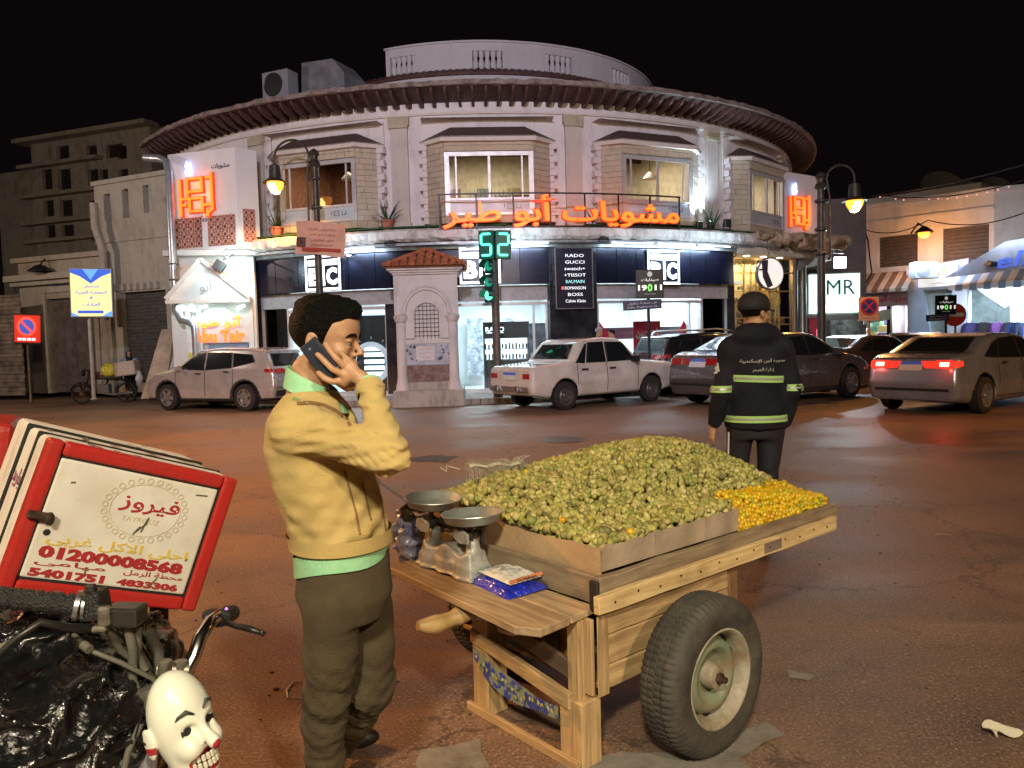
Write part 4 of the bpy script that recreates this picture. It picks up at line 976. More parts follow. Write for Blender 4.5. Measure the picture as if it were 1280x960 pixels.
mb = MB(F); mb.prism([(-.32, -.06, .35), (-.1, -.06, .4), (-.12, -.06, .05), (.06, -.06, -.35), (-.12, -.06, -.42), (-.28, -.06, -.1)], (0, -.015, 0)).beam((-.4, -.07, .1), (-.2, -.07, .12), .03, .05)
mb.build('emblem', mat('emblem_dark', (.05, .04, .06), .5), t)
MB(F).tube([(0, 0, .5), (0, .1, 1.1)], .02, 6).build('hanger', m_steel, t)
# canopy slab with downlights
cn = thing('shop_canopy', 'cream canopy with a row of downlights over the golden shopfront', 'canopy', cp(44, 13, 3.9))
z = 3.78
q = [Vector((*at(922, 318, 21.9)[:2], z)), Vector((*at(1040, 335, 24.6)[:2], z)), Vector((*at(1012, 345, 27.5)[:2], z)), Vector((*at(915, 330, 24.5)[:2], z))]
MB().prism(q, (0, 0, .22)).build('slab', mat('canopy_cream', (.62, .56, .46), .6), cn)
for i in range(5):
 p = q[0].lerp(q[1], .12+.17*i)+Vector((0, .35, -.012)); MB(Matrix.Translation(p)).lathe([(.09, .01), (.07, 0), (0, 0)], 12).build('downlight', glow('downlight', (1, .93, .75), 22), cn)
 lamp('downlight_beam', 'SPOT', p+Vector((0, 0, -.03)), (1, .88, .62), 22, .05, aim=p+Vector((0, .2, -2)), spot=110, parent=cn)
rr = random.Random(4); m_tarp = mat('torn_tarp', (.55, .42, .30), .8, 0, .5, 3, .4, 12, col2=(.18, .12, .08))
for i, lb in enumerate(('crumpled pale tarp on the canopy left of the right lamp post', 'crumpled tarp piled on the canopy behind the right lamp post', 'torn tarp drooping from the canopy edge right of the lamp post', 'bundled rag on the canopy end above the round sign')):
 c = (at(975, 300, 22.9), at(1005, 302, 23.3), at(1045, 303, 23.9), at(945, 296, 22.5))[i]
 def f(P, c=np.array(c), s=i):
  return sd_ell(P, c, ((.62, .4, .17), (.55, .4, .24), (.5, .3, .2), (.45, .3, .13))[s])+.07*vnoise(P, 7, s)+.03*vnoise(P, 19, s+9)
 o = sdf_obj('tarp', f, c-Vector((.9, .7, .45)), c+Vector((.9, .7, .45)), .05, m_tarp); tag(o, lb, 'tarp')
for i in range(7):
 a = q[0].lerp(q[1], rr.random()*.9)+Vector((0, .2, .25)); b = a+Vector((rr.uniform(.6, 1.3), rr.uniform(-.1, .2), rr.uniform(-.2, .35)))
 if i == 0: pl = thing('scrap_wood', 'loose scrap laths lying across the tarps on the right canopy', 'scrap wood', a)
 MB().beam(a, b, .05, .03).build('lath', m_eave, pl)
# ---- potted plants on the ledge
def spiky(px, py, r, label, n=26, L=.62, pot=True, seed=0):
 a, z = cang(px, py, r); b = cp(a, r, z); rr = random.Random(seed)
 t = thing('potted_plant', label, 'plant', b, 0, 'potted plants on the ledge')
 if pot:
  MB(Matrix.Translation(b)).lathe([(.0, .01), (.12, 0), (.17, .26), (.19, .27), (.19, .31), (.16, .31), (.15, .26), (0, .26)], 16).build('pot', mat('terracotta', (.36, .13, .08), .7, 0, .3), t, smooth=.6)
 mb = MB(Matrix.Translation(b+Vector((0, 0, .26 if pot else 0))))
 for i in range(n):
  th = rr.uniform(0, 6.28); el = rr.uniform(.15, 1.0); l = L*rr.uniform(.7, 1.15); pts = []
  for k in range(6):
   u = k/5; rad = l*u*math.cos(el)*1.05; pts.append(Vector((math.cos(th)*rad, math.sin(th)*rad, l*u*math.sin(el)*1.3-.35*l*u*u*(1.2-el))))
  sd = Vector((-math.sin(th), math.cos(th), 0))
  for k in range(5):
   w0, w1 = .022*(1-(k/5)**2), .022*(1-((k+1)/5)**2); mb.poly([pts[k]-sd*w0, pts[k]+sd*w0, pts[k+1]+sd*w1, pts[k+1]-sd*w1])
 o = mb.build('leaves', mat('leaf_green', (.05, .11, .035), .45, 0, .5, 12), t, fixn=False); tag(o, kind='stuff')
spiky(346, 299, 12.8, 'bushy potted plant on the ledge behind the left street lamp', 34, .62, seed=1)
spiky(485, 291, 12.8, 'spiky potted plant on the ledge left of the neon sign', 30, .62, seed=2)
spiky(890, 283, 12.75, 'thin spiky plant on the ledge lit by white floodlights', 26, .7, False, seed=3)
spiky(741, 278, 12.9, 'dark spiky plant behind the middle of the neon lettering', 16, .45, False, seed=4)
# ---- air conditioners and box on the roof at the left
a, z = cang(352, 120, 12.2)
F = frame(cp(a, 12.2, 8.1), a)
t = thing('air_conditioner', 'white air conditioner unit at the roof edge on the left', 'air conditioner', F.translation, R(a))
MB(F).b2((-.48, -.2, .06), (.38, .25, .78)).build('casing', plaster('ac_white', (.20, .20, .23), (.1, .1, .1), .5, 3), t, bevel=.02)
MB(F @ Matrix.Translation((-.1, -.21, .42)) @ Matrix.Rotation(PI/2, 4, 'X')).lathe([(.0, .01), (.06, .012), (.28, .0), (.3, .02), (.31, 0)], 20).build('fan_grille', m_black, t, smooth=.8)
t = thing('duct_box', 'large grey ventilation box on the roof behind the air conditioner', 'ventilation box', F @ Vector((1.1, .6, 0)))
MB(F).prism([(.5, .2, .05), (1.9, .2, .05), (1.9, .2, .55), (1.55, .2, .95), (.55, .2, 1.0)], (0, 1.0, 0)).build('box', mat('vent_grey', (.20, .20, .23), .6, .2, .3, 3), t)
# ================================================================ arched masonry kiosk
KX, KY, KW, KD = -1.97, 18.15, 1.50, 1.15
kc = Vector((KX, KY, .0)); FK = Matrix.Translation(kc) @ Matrix.Rotation(R(2), 4, 'Z')
t = thing('masonry_kiosk', 'small white arched kiosk with tiled pyramid roof on the pavement corner', 'kiosk', kc, R(2))
m_k = plaster('kiosk_plaster', (.60, .56, .55), (.30, .24, .22), .55, 1.6, .3); m_ks = plaster('kiosk_stone', (.36, .33, .30), (.13, .11, .10), .8, 2.5, .6)
hx = KW/2
MB(FK).box((0, KD/2-.05, .2), (KW+.22, KD+.25, .4), taper=(.96, .96)).build('plinth', m_ks, t, bevel=.03, seg=2)
MB(FK).box((0, KD/2+.06, .55), (KW-.3, KD+.02, .34)).build('stone_band', m_ks, t, bevel=.02)
MB(FK).b2((-hx+.06, .12, .4), (hx-.06, KD, 3.12)).build('wall', m_k, t)
# side wings of the front (corner piers) with flared feet, and the arch wall with its arched recess
for s in (-1, 1):
 c = s*(hx-.14)
 MB(FK).lathe([(.17, .4), (.16, .5), (.13, .62), (.12, .72), (.115, 2.0), (.14, 2.02), (.15, 2.06), (.17, 2.10), (.17, 2.16), (.10, 2.18)], 14, Matrix.Translation((c, .08, 0))).build('column', m_k, t, smooth=.6)
 MB(FK).b2((s*hx, .04, 2.16), (s*(hx-.20), .12, 3.12)).build('corner_pier', m_k, t)
n = 20; r = .34; cz = 2.16; x0 = -.56; x1 = .56
mb = MB(FK)
def ring_pts(rr_, y, z0=1.62): return [(-rr_, y, z0)]+[(-rr_*math.cos(PI*k/n), y, cz+rr_*math.sin(PI*k/n)) for k in range(n+1)]+[(rr_, y, z0)]
inn = ring_pts(.30, .06);
# wall plate with arched opening
outer = [(-.56, .06, 1.62)]+[(-.56+1.12*k/n, .06, 3.12) if True else None for k in range(n+1)]+[(.56, .06, 1.62)]
a = mb.V(inn); b = mb.V(outer); a2 = mb.V([(x, .3, z) for x, y, z in inn])
for i in range(len(inn)-1): mb.face(a+i, a+i+1, b+i+1, b+i); mb.face(a+i, a2+i, a2+i+1, a+i+1)
mb.build('arch_wall', m_k, t, smooth=.5)
pts = [(-.545*math.cos(PI*k/24), .03, 2.2+.60*math.sin(PI*k/24)) for k in range(25)]
mb = MB(FK);
for rr_, dy, rad in ((.52, .05, .045), (.58, .03, .03)):
 mb.tube([(-rr_*math.cos(PI*k/24), dy, 2.2+rr_*1.12*math.sin(PI*k/24)) for k in range(25)], rad, 8)
mb.build('arch_moulding', m_k, t, smooth=1)
MB(FK).b2((-.3, .27, 1.6), (.3, .29, 2.5)).build('window_recess', mat('dark_void', (.01, .008, .008), .9, 0, 0), t)
gr = MB(FK)
for i in range(7):
 x = -.27+i*.09; gr.beam((x, .12, 1.6), (x, .12, cz+math.sqrt(max(0, .09-x*x))), .014, .014)
for j in range(8):
 z = 1.68+j*.1; hw_ = .3 if z < cz else math.sqrt(max(.001, .09-(z-cz)**2)); gr.beam((-hw_, .1, z), (hw_, .1, z), .012, .012)
o = gr.build('window_grille', mat('rust_bars', (.06, .045, .04), .6, .4), t); tag(o, kind='stuff')
MB(FK).b2((-.57, .02, 1.5), (.57, .14, 1.6)).build('sill', m_k, t)
MB(FK).b2((-.55, .04, .99), (.55, .11, 1.5)).build('white_tile_panel', mat('poster_bluewhite', (.42, .44, .52), .5, 0, .3, 5, col2=(.25, .26, .32)), t)
mb = MB(FK)
for i in range(22): mb.box((random.choice((-1, 1))*random.uniform(.26, .5), .037, random.uniform(1.05, 1.45)), (random.uniform(.02, .08), .006, random.uniform(.02, .07)), Matrix.Rotation(random.random()*3, 3, 'Y'))
o = mb.build('torn_scrap', mat('torn_dark', (.05, .05, .07), .6), t); tag(o, kind='stuff')
MB(FK).b2((-.27, .034, 1.10), (.16, .038, 1.43)).build('notice', mat('notice_white', (.6, .6, .6), .6, 0, .1), t)
for i, s_ in enumerate(('مطلوب للعمل', 'شقة للبيع', 'اتصل الان')): text('notice_lettering', ar(s_), m_red, FK @ Matrix.Translation((-.05, .032, 1.37-i*.1)), t, width=.33-.04*i, height=.05, extrude=.002, res=1)
MB(FK).b2((-.55, .045, .59), (.55, .11, .985)).build('red_tile_panel', mat('oxblood_tile', (.10, .028, .028), .3, 0, .5, 7, col2=(.2, .14, .13)), t)
for z, e, h in ((3.12, .02, .05), (3.17, .07, .05), (3.22, .13, .06)): MB(FK).b2((-hx-e, -e+.02, z), (hx+e, KD+e, z+h)).build('cornice', m_k, t)
# tiled pyramid roof: every barrel tile row is a part
ex, ey0, ey1, ze, za = hx+.2, -.16, KD+.24, 3.29, 3.72
ctr = Vector((0, (ey0+ey1)/2, za))
corners = [Vector((-ex, ey0, ze)), Vector((ex, ey0, ze)), Vector((ex, ey1, ze)), Vector((-ex, ey1, ze))]
m_rt = mat('roof_tile', (.48, .17, .07), .65, 0, .45, 9, .4, 30, col2=(.2, .07, .04))
mb = MB(FK); a = mb.V([c-Vector((0, 0, .02)) for c in corners]+[ctr-Vector((0, 0, .04))])
for i in range(4): mb.face(a+i, a+(i+1) % 4, a+4)
mb.build('roof_deck', m_rt, t)
for i in range(4):
 p, q = corners[i], corners[(i+1) % 4]; e = q-p; L = e.length; e.normalize(); mid = (p+q)/2; upv = ctr-mid
 k = 10 if i % 2 == 0 else 8
 for j in range(k):
  u = (j+.5)/k; f = 1-abs(2*u-1); b0 = p.lerp(q, u); run = upv*f
  nt_ = max(1, int(round(f*3.2)))
  for s_ in range(nt_):
   A_, B_ = b0+run*(s_/nt_)+Vector((0, 0, .015)), b0+run*(min(1, (s_+1.12)/nt_))
   n_ = e.cross(upv).normalized(); n_ = n_ if n_.z > 0 else -n_
   w_ = L/k*.46; tp = MB(FK); prof = [(-w_, 0), (-w_*.7, w_*.8), (0, w_*1.15), (w_*.7, w_*.8), (w_, 0)]
   r0 = tp.V([A_+e*x+n_*(y+.012) for x, y in prof]); r1 = tp.V([B_+e*x*.8+n_*(y*.8) for x, y in prof])
   for h in range(4): tp.face(r0+h, r0+h+1, r1+h+1, r1+h)
   tp.face(r0, r0+1, r0+2, r0+3, r0+4)
   tp.build('roof_tile', m_rt, t, smooth=1)
for c in corners: MB(FK).tube([c.lerp(ctr, k/6)+Vector((0, 0, .05+.01*(k % 2))) for k in range(7)], [.05, .055]*3+[.05], 8).build('ridge_tile', m_rt, t, smooth=1)
# ================================================================ traffic signal with countdown
b = G(623, 504); b.z = .15
m_pole = mat('pole_brown', (.16, .12, .09), .55, .3, .35, 7)
t = thing('traffic_signal', 'traffic signal pole with green countdown display beside the arched kiosk', 'traffic signal', b)
TY = b.y; top = at(620, 322, TY)
MB(Matrix.Translation((0, 0, 0))).tube([b, Vector((b.x, TY, .4)), Vector((b.x, TY, top.z))], [.12, .1, .095], 14).build('pole', m_pole, t, smooth=1)
c = at(618.5, 306, TY-.12); Fc = Matrix.Translation(c) @ Matrix.Rotation(R(1), 4, 'Y')
for i, sx in enumerate((-.195, .195)):
 Fd = Fc @ Matrix.Translation((sx, 0, 0)) @ Matrix.Rotation(R(-14 if i == 0 else 10), 4, 'Z')
 MB(Fd).b2((-.19, -.05, -.34), (.19, .12, .34)).build('countdown_box', mat('signal_green_case', (.01, .10, .075), .35, 0, .1), t, bevel=.012)
 seg = {'5': 'afgcd', '2': 'abged'}['5' if i == 0 else '2']; mb = MB(Fd); w_, h_ = .12, .25
 for s_ in seg:
  x0_, z0_, x1_, z1_ = {'a': (-w_, h_, w_, h_), 'g': (-w_, 0, w_, 0), 'd': (-w_, -h_, w_, -h_), 'f': (-w_, h_, -w_, 0), 'b': (w_, h_, w_, 0), 'c': (w_, 0, w_, -h_), 'e': (-w_, 0, -w_, -h_)}[s_]
  dd = Vector((x1_-x0_, 0, z1_-z0_)).normalized()*.018; p_, q_ = Vector((x0_, -.062, z0_)), Vector((x1_, -.062, z1_))
  mb.beam(p_+dd, q_-dd, .038, .02, up=(0, 1, 0))
 mb.build('digit_segment', glow('signal_green', (.06, 1.0, .62), 6), t)
lamp('countdown_light', 'AREA', c+Vector((0, -.14, 0)), (.08, 1, .65), 8, .6, aim=c+Vector((0, -1, 0)), parent=t)
for i, y in enumerate((332, 352, 369)):
 c = at(611, y, TY-.08); Fd = Matrix.Translation(c) @ Matrix.Rotation(R(-35), 4, 'Z')
 MB(Fd).b2((-.14, 0, -.18), (.14, .2, .18)).build('signal_head', mat('signal_case', (.012, .05, .04), .4), t, bevel=.02)
 MB(Fd @ Matrix.Rotation(PI/2, 4, 'X')).lathe([(.135, 0), (.14, .2)], 14, None, a0=R(-20), a1=R(200)).build('visor', mat('signal_case', (.012, .05, .04), .4), t, smooth=1)
 MB(Fd @ Matrix.Rotation(PI/2, 4, 'X')).lathe([(0, .03), (.08, .02), (.12, 0)], 16).build('signal_lens', glow('signal_lens_green', (.12, 1.0, .5), 2.4) if i == 2 else mat('lens_off', (.02, .09, .06) if i == 1 else (.03, .4, .25), .25, emit=(0, .5, .3), es=.0 if i == 1 else .5), t, smooth=1)
# ================================================================ street lamps in view
FLm = G(401, 487); FLm = Vector((at(401, 400, 19.2).x, 19.2, .15))
hL = at(396, 208, 19.2).z-.15
tL = street_lamp(FLm, hL, 1.05, 'arched street lamp with glowing orange bulb in front of the left bay window', 480, SODIUM, rz=R(-12), size=.12, group='arched street lamps', poler=.10)
FR_ = Vector((at(1027, 440, 19.4).x, 19.4, 0))
hR = at(1033, 236, 19.4).z
tR = street_lamp(FR_, hR, .82, 'arched street lamp with glowing orange bulb right of the officer', 230, SODIUM, rz=R(180), size=.12, group='arched street lamps', poler=.105)
# orange banner on the left lamp post
cb = at(400, 299, 19.0); Fb = Matrix.Translation(cb) @ Matrix.Rotation(R(-6), 4, 'Z') @ Matrix.Rotation(R(5), 4, 'Y')
t = thing('banner', 'orange lit paper banner tied to the left street lamp post', 'banner', cb)
bw, bh = .62, .40
def bnr(u, v): return (-bw+2*bw*u+.03*math.sin(3*v), .04*math.sin(7*u)*math.cos(3*v)-.02, -bh+2*bh*v+.03*math.sin(5*u))
MB(Fb).grid(bnr, 16, 8).build('sheet', mat('banner_paper', (.72, .40, .28), .6, 0, .15, 3), t, smooth=2)
for i, s_ in enumerate(('حفلة رأس السنة', 'مطعم أبو طير', 'أشهى المأكولات', 'للحجز والاستعلام')):
 text('banner_lettering', ar(s_), mat('banner_red', (.45, .05, .03), .6), Fb @ Matrix.Translation((.08, -.075, .24-i*.13)), t, width=.7-.06*i, height=.075, extrude=.002, res=1)
MB(Fb).b2((-.42, -.074, -.30), (.56, -.070, -.22)).build('red_bar', mat('banner_red', (.45, .05, .03), .6), t)
MB(Fb).b2((-.56, -.076, -.2), (-.34, -.072, .02)).build('printed_photo', mat('banner_photo', (.2, .08, .06), .6, 0, .8, 20), t)
# ================================================================ signs on poles
def pole_sign(name, label, cat, px, py_base, Y, zbase=.15, pole_r=.035, ztop=2.6, m=None, group=None):
 x = at(px, py_base, Y).x; t = thing(name, label, cat, (x, Y, zbase), 0, group)
 MB(Matrix.Translation((x, Y, zbase))).lathe([(pole_r*1.8, 0), (pole_r*1.8, .03), (pole_r, .05), (pole_r, ztop-zbase)], 12).build('pole', m or m_pole, t, smooth=1)
 return t, x
# no-parking sign lit red, far left
Y = 21.5; t, x = pole_sign('no_parking_sign', 'red lit no parking sign on a dark pole at the far left', 'road sign', 37, 470, Y, ztop=at(33, 430, Y).z)
c = at(33.5, 411, Y-.06); F = Matrix.Translation(c) @ Matrix.Rotation(R(3), 4, 'Y')
MB(F).b2((-.36, 0, -.38), (.36, .05, .38)).build('plate', mat('sign_red_plate', (.55, .03, .02), .4, 0, .1, emit=(1, .04, .02), es=.55), t, bevel=.02)
Fz = F @ Matrix.Rotation(PI/2, 4, 'X')
MB(Fz).lathe([(0, .006), (.21, .006), (.21, 0)], 32, Matrix.Translation((0, .06, 0))).build('blue_disc', mat('sign_blue_lit', (.05, .09, .45), .4, 0, 0, emit=(.08, .12, .6), es=.6), t, smooth=.5)
MB(Fz).lathe([(.21, .0), (.21, .012), (.27, .012), (.27, 0)], 32, Matrix.Translation((0, .06, 0))).build('red_ring', glow('sign_red_ring', (1, .06, .03), 1.6), t, smooth=.5)
MB(F).beam((-.15, -.018, .06+.15), (.15, -.018, .06-.15), .055, .01, up=(0, 1, 0)).build('red_slash', glow('sign_red_ring', (1, .06, .03), 1.6), t)
for i in range(4): MB(F).box((-.2+i*.13, -.008, -.29), (.1, .01, .07)).build('number_block', glow('sign_pale', (1, .75, .7), 1.3), t)
MB(F).b2((-.4, -.02, -.42), (.4, .04, -.385)).b2((-.4, -.02, .385), (.4, .04, .42)).build('frame', m_joint, t)
# yellow and blue light box
Y = 22.0; t, x = pole_sign('light_box_sign', 'tilted light box with yellow face and blue corners on a white pole', 'sign', 116, 470, Y, ztop=at(114, 395, Y).z, m=mat('pole_white', (.55, .5, .48), .5), pole_r=.055)
c = at(114, 366, Y-.1); F = Matrix.Translation(c) @ Matrix.Rotation(R(14), 4, 'Z') @ Matrix.Rotation(R(1), 4, 'Y')
MB(F).b2((-.56, 0, -.70), (.56, .16, .70)).build('box', mat('box_metal', (.5, .5, .5), .4, .5), t, bevel=.02)
MB(F).b2((-.52, -.008, -.66), (.52, -.002, .66)).build('yellow_face', glow('face_yellow', (.98, .88, .38), .85), t)
g_b = glow('face_blue', (.03, .10, .55), 1.0)
MB(F).prism([(-.52, -.009, .66), (.52, -.009, .66), (.52, -.009, .56), (.28, -.009, .46), (0, -.009, .26), (-.28, -.009, .46), (-.52, -.009, .56)], (0, -.006, 0)).build('blue_band', g_b, t)
MB(F).prism([(-.2, -.016, .66), (.2, -.016, .66), (0, -.016, .36)], (0, -.004, 0)).prism([(-.52, -.009, -.66), (-.3, -.009, -.66), (-.52, -.009, -.55)], (0, -.006, 0)).prism([(.52, -.009, -.66), (.25, -.009, -.66), (.52, -.009, -.5)], (0, -.006, 0)).build('blue_corner', glow('face_midblue', (.12, .35, .75), 1.0), t)
for i, (s_, wd) in enumerate((('مستشفى', .42), ('الجمعية الطبية', .8), ('و', .08), ('العيادات', .45))):
 text('lettering', ar(s_), g_b, F @ Matrix.Translation((0, -.010, .18-i*.17)), t, width=wd, height=.12, extrude=.004, bold=.02, res=1)
MB(F).b2((-.36, -.011, -.58), (.3, -.009, -.5)).build('footer_bar', g_b, t)
lamp('sign_light', 'AREA', c+Vector((0, -.25, 0)), (1, .95, .6), 6, 1.0, aim=c+Vector((0, -2, -.5)), parent=t)
# pharmacy boards and street name plates
def pharm(px, ptop, pbot, Y, w_, label, lab2, base, plx, ply, plw, zb=.15):
 c = at(px, (ptop+pbot)/2, Y); h = at(px, ptop, Y).z-at(px, pbot, Y).z
 t, x = pole_sign('pharmacy_sign', label, 'sign', px, base, Y+.08, zbase=zb, ztop=c.z, m=m_joint, group='black pharmacy boards', pole_r=.04)
 F = Matrix.Translation(c)
 MB(F).b2((-w_/2, -.04, -h/2), (w_/2, .03, h/2)).build('board', mat('board_black', (.012, .014, .014), .35), t, bevel=.01)
 text('arabic_lettering', ar('صيدليات'), glow('board_white', (.9, .9, .85), .8), F @ Matrix.Translation((0, -.046, h*.14)), t, width=w_*.62, height=h*.12, extrude=.003)
 text('number', '19  11', glow('board_white', (.9, .9, .85), .8), F @ Matrix.Translation((0, -.046, -h*.13)), t, width=w_*.86, height=h*.2, extrude=.003, bold=.04)
 text('green_zero', '0', glow('board_green', (.2, .8, .12), .9), F @ Matrix.Translation((-.0, -.05, -h*.13)), t, width=w_*.17, height=h*.27, extrude=.003, bold=.03)
 text('small_lettering', ar('خدمة عملاء'), glow('board_grey', (.5, .5, .5), .5), F @ Matrix.Translation((0, -.046, -h*.34)), t, width=w_*.4, height=h*.05, extrude=.003, res=1)
 mb = MB(F @ Matrix.Translation((0, -.043, h*.34)) @ Matrix.Rotation(PI/2, 4, 'X'))
 mb.lathe([(h*.06, 0), (h*.075, .006), (h*.09, 0)], 16); mb.box((0, 0, .002), (h*.03, h*.2, .006)); mb.build('emblem', glow('board_grey', (.5, .5, .5), .5), t, smooth=.6)
 cp_ = at(plx, ply, Y-.1); F2 = Matrix.Translation(cp_) @ Matrix.Rotation(R(-2), 4, 'Y')
 t2 = thing('street_name_plate', lab2, 'street sign', cp_, 0, 'dark blue street name plates');
 MB(F2).b2((-plw/2, -.01, -h*.17), (plw/2, .02, h*.17)).b2((0, .02, -.03), (.05, .1, .03)).build('plate', mat('plate_navy', (.03, .03, .10), .4), t2)
 text('arabic_lettering', ar('ش صفية زغلول'), m_white, F2 @ Matrix.Translation((0, -.014, h*.06)), t2, width=plw*.75, height=h*.1, extrude=.002, res=1)
 text('latin_lettering', 'Safia Zaghloul St.', m_white, F2 @ Matrix.Translation((0, -.014, -h*.08)), t2, width=plw*.8, height=h*.09, extrude=.002, res=1)
pharm(812, 337, 373, 19.0, .68, 'black pharmacy board with number on a pole in front of the right shop window', 'blue street name plate below the pharmacy board in front of the shop window', 470, 803, 381, .95)
pharm(1182, 369, 393, 25.5, .70, 'small black pharmacy board in front of the pale blue shopfront', 'dark street name plate left of the no entry sign', 450, 1172, 397, .75, 0)
# no-stopping sign, right
Y = 21.0; t, x = pole_sign('no_stopping_sign', 'square no stopping sign with crossed blue disc right of the street lamp', 'road sign', 1086, 440, Y, 0, ztop=at(1086, 400, Y).z, m=mat('pole_orange', (.40, .22, .14), .5))
c = at(1086, 386, Y-.06); F = Matrix.Translation(c); Fz = F @ Matrix.Rotation(PI/2, 4, 'X')
MB(F).b2((-.27, 0, -.32), (.27, .02, .32)).build('plate', mat('sign_peach', (.62, .35, .25), .5), t)
MB(Fz).lathe([(0, .014), (.2, .014), (.2, .0)], 28, Matrix.Translation((0, .06, 0))).build('blue_disc', mat('sign_navy', (.03, .04, .25), .4), t, smooth=.5)
MB(Fz).lathe([(.19, .0), (.19, .018), (.235, .018), (.235, 0)], 28, Matrix.Translation((0, .06, 0))).build('red_ring', mat('sign_red', (.55, .04, .03), .4), t, smooth=.5)
MB(F).beam((-.13, -.02, .19), (.13, -.02, -.07), .035, .006, up=(0, 1, 0)).beam((.13, -.021, .19), (-.13, -.021, -.07), .035, .006, up=(0, 1, 0)).build('red_cross', mat('sign_red', (.55, .04, .03), .4), t)
text('lettering', ar('ممنوع الانتظار'), mat('sign_navy', (.03, .04, .25), .4), F @ Matrix.Translation((0, -.004, -.25)), t, width=.4, height=.06, extrude=.002, res=1)
# no-entry sign
Y = 26.2; t, x = pole_sign('no_entry_sign', 'round red no entry sign behind the small pharmacy board', 'road sign', 1194, 430, Y, 0, ztop=at(1194, 400, Y).z)
c = at(1193.5, 393.5, Y-.06); Fz = Matrix.Translation(c) @ Matrix.Rotation(PI/2, 4, 'X')
MB(Fz).lathe([(0, .01), (.39, .01), (.39, -.01), (0, -.01)], 32).build('disc', mat('sign_red_b', (.6, .04, .03), .4, 0, .1), t, smooth=.5)
MB(Matrix.Translation(c)).b2((-.29, -.02, -.06), (.29, -.012, .06)).build('white_bar', m_white, t)
# ================================================================ left: walls, closed shops, far apartment block
m_old = plaster('old_plaster_warm', (.40, .35, .29), (.16, .12, .09), .85, .8, .5); m_old2 = plaster('old_plaster_grey', (.42, .39, .34), (.20, .16, .12), .75, 1.0, .4)
def facade(name, label, tl, bl, br, tr, Y0, Y1, depth=6, m=None):
 """front wall through photo corners: left at depth Y0, right at depth Y1"""
 p = at(*tl, Y0); q = at(*tr, Y1); d = Vector((q.x-p.x, q.y-p.y, 0)); L = d.length; ang = math.degrees(math.atan2(d.y, d.x))
 F = frame((p.x, p.y, 0), ang); t = thing(name, label, 'building', F.translation, R(ang)); return t, F, L, p.z, q.z
def XZ(F, px, py, off=0.0):
 """photo pixel to local x, z on the facade plane y = off of frame F"""
 d = ray(px, py); o = Vector((0, 0, CAM_H)); n = F.to_3x3() @ Vector((0, 1, 0)); p0 = F @ Vector((0, off, 0)); s = (p0-o).dot(n)/d.dot(n); q = F.inverted() @ (o+d*s); return q.x, q.z
def holes_wall(F, L, z0, z1, holes, thick, y=0):
 """wall with rectangular holes (x0,x1,z0,z1), built of boxes"""
 mb = MB(F); xs = sorted({0, L}|{h[0] for h in holes}|{h[1] for h in holes})
 for a, b in zip(xs, xs[1:]):
  if b-a < 1e-4: continue
  hs = sorted([(h[2], h[3]) for h in holes if h[0] <= a+1e-5 and h[1] >= b-1e-5]); z = z0
  for h0, h1 in hs:
   if h0 > z: mb.b2((a, y, z), (b, y+thick, h0))
   z = h1
  if z < z1: mb.b2((a, y, z), (b, y+thick, z1))
 return mb
# middle building
t, F, L, zl, zr = facade('shuttered_building', 'narrow pale two storey building with slot windows left of the round building', (117, 232), (117, 480), (212, 480), (207, 210), 25.4, 24.0)
z1 = (zl+zr)/2
hs = []
for a_, b_, c_, d_ in ((129, 139, 243, 275), (152, 162, 237, 272), (178, 187, 232, 266)):
 x0, zt = XZ(F, a_, c_); x1, zb = XZ(F, b_, d_); hs.append((x0, x1, zb, zt))
x0, zt = XZ(F, 151, 366); x1, _ = XZ(F, 207, 366); hs.append((x0, x1, .15, zt))
holes_wall(F, L, .15, z1, hs, .3).build('wall', m_old2, t)
for h in hs[:3]: MB(F).b2((h[0], .25, h[2]), (h[1], .28, h[3])).build('dark_slot', mat('dark_void', (.01, .008, .008), .9, 0, 0), t)
h = hs[3];
for i in range(26): MB(F).b2((h[0], .18-.02*(i % 2), h[3]-(i+1)*.11+.008), (h[1], .22, h[3]-i*.11)).build('shutter_slat', mat('shutter_grey', (.15, .145, .14), .5, .5, .35, 6), t) if h[3]-(i+1)*.11 > .1 else None
MB(F).b2((-.05, -.08, z1-.12), (L+.05, .3, z1+.02)).build('coping', m_old2, t); MB(F).b2((-.02, -.05, XZ(F, 150, 300)[1]-.06), (L, 0, XZ(F, 150, 300)[1])).build('string_course', m_old2, t)
for i in range(9): MB(F).box((.3+i*.3, -.06, XZ(F, 170, 358)[1]), (.12, .12, .22)).build('corbel', m_old2, t)
MB(F).b2((0.0, .3, .15), (L, 5, z1-.1)).build('side_wall', m_old2, t)
dp = thing('drain_pipe', 'bent pale drain pipe on the corner of the shuttered building', 'pipe', at(120, 420, 24.2))
MB().tube([at(117, 254, 24.7), at(119, 285, 24.7), at(128, 310, 24.6), at(130, 340, 24.6), at(131, 400, 24.6)], .13, 10).build('duct', mat('pipe_cream', (.42, .38, .33), .6), dp, smooth=1)
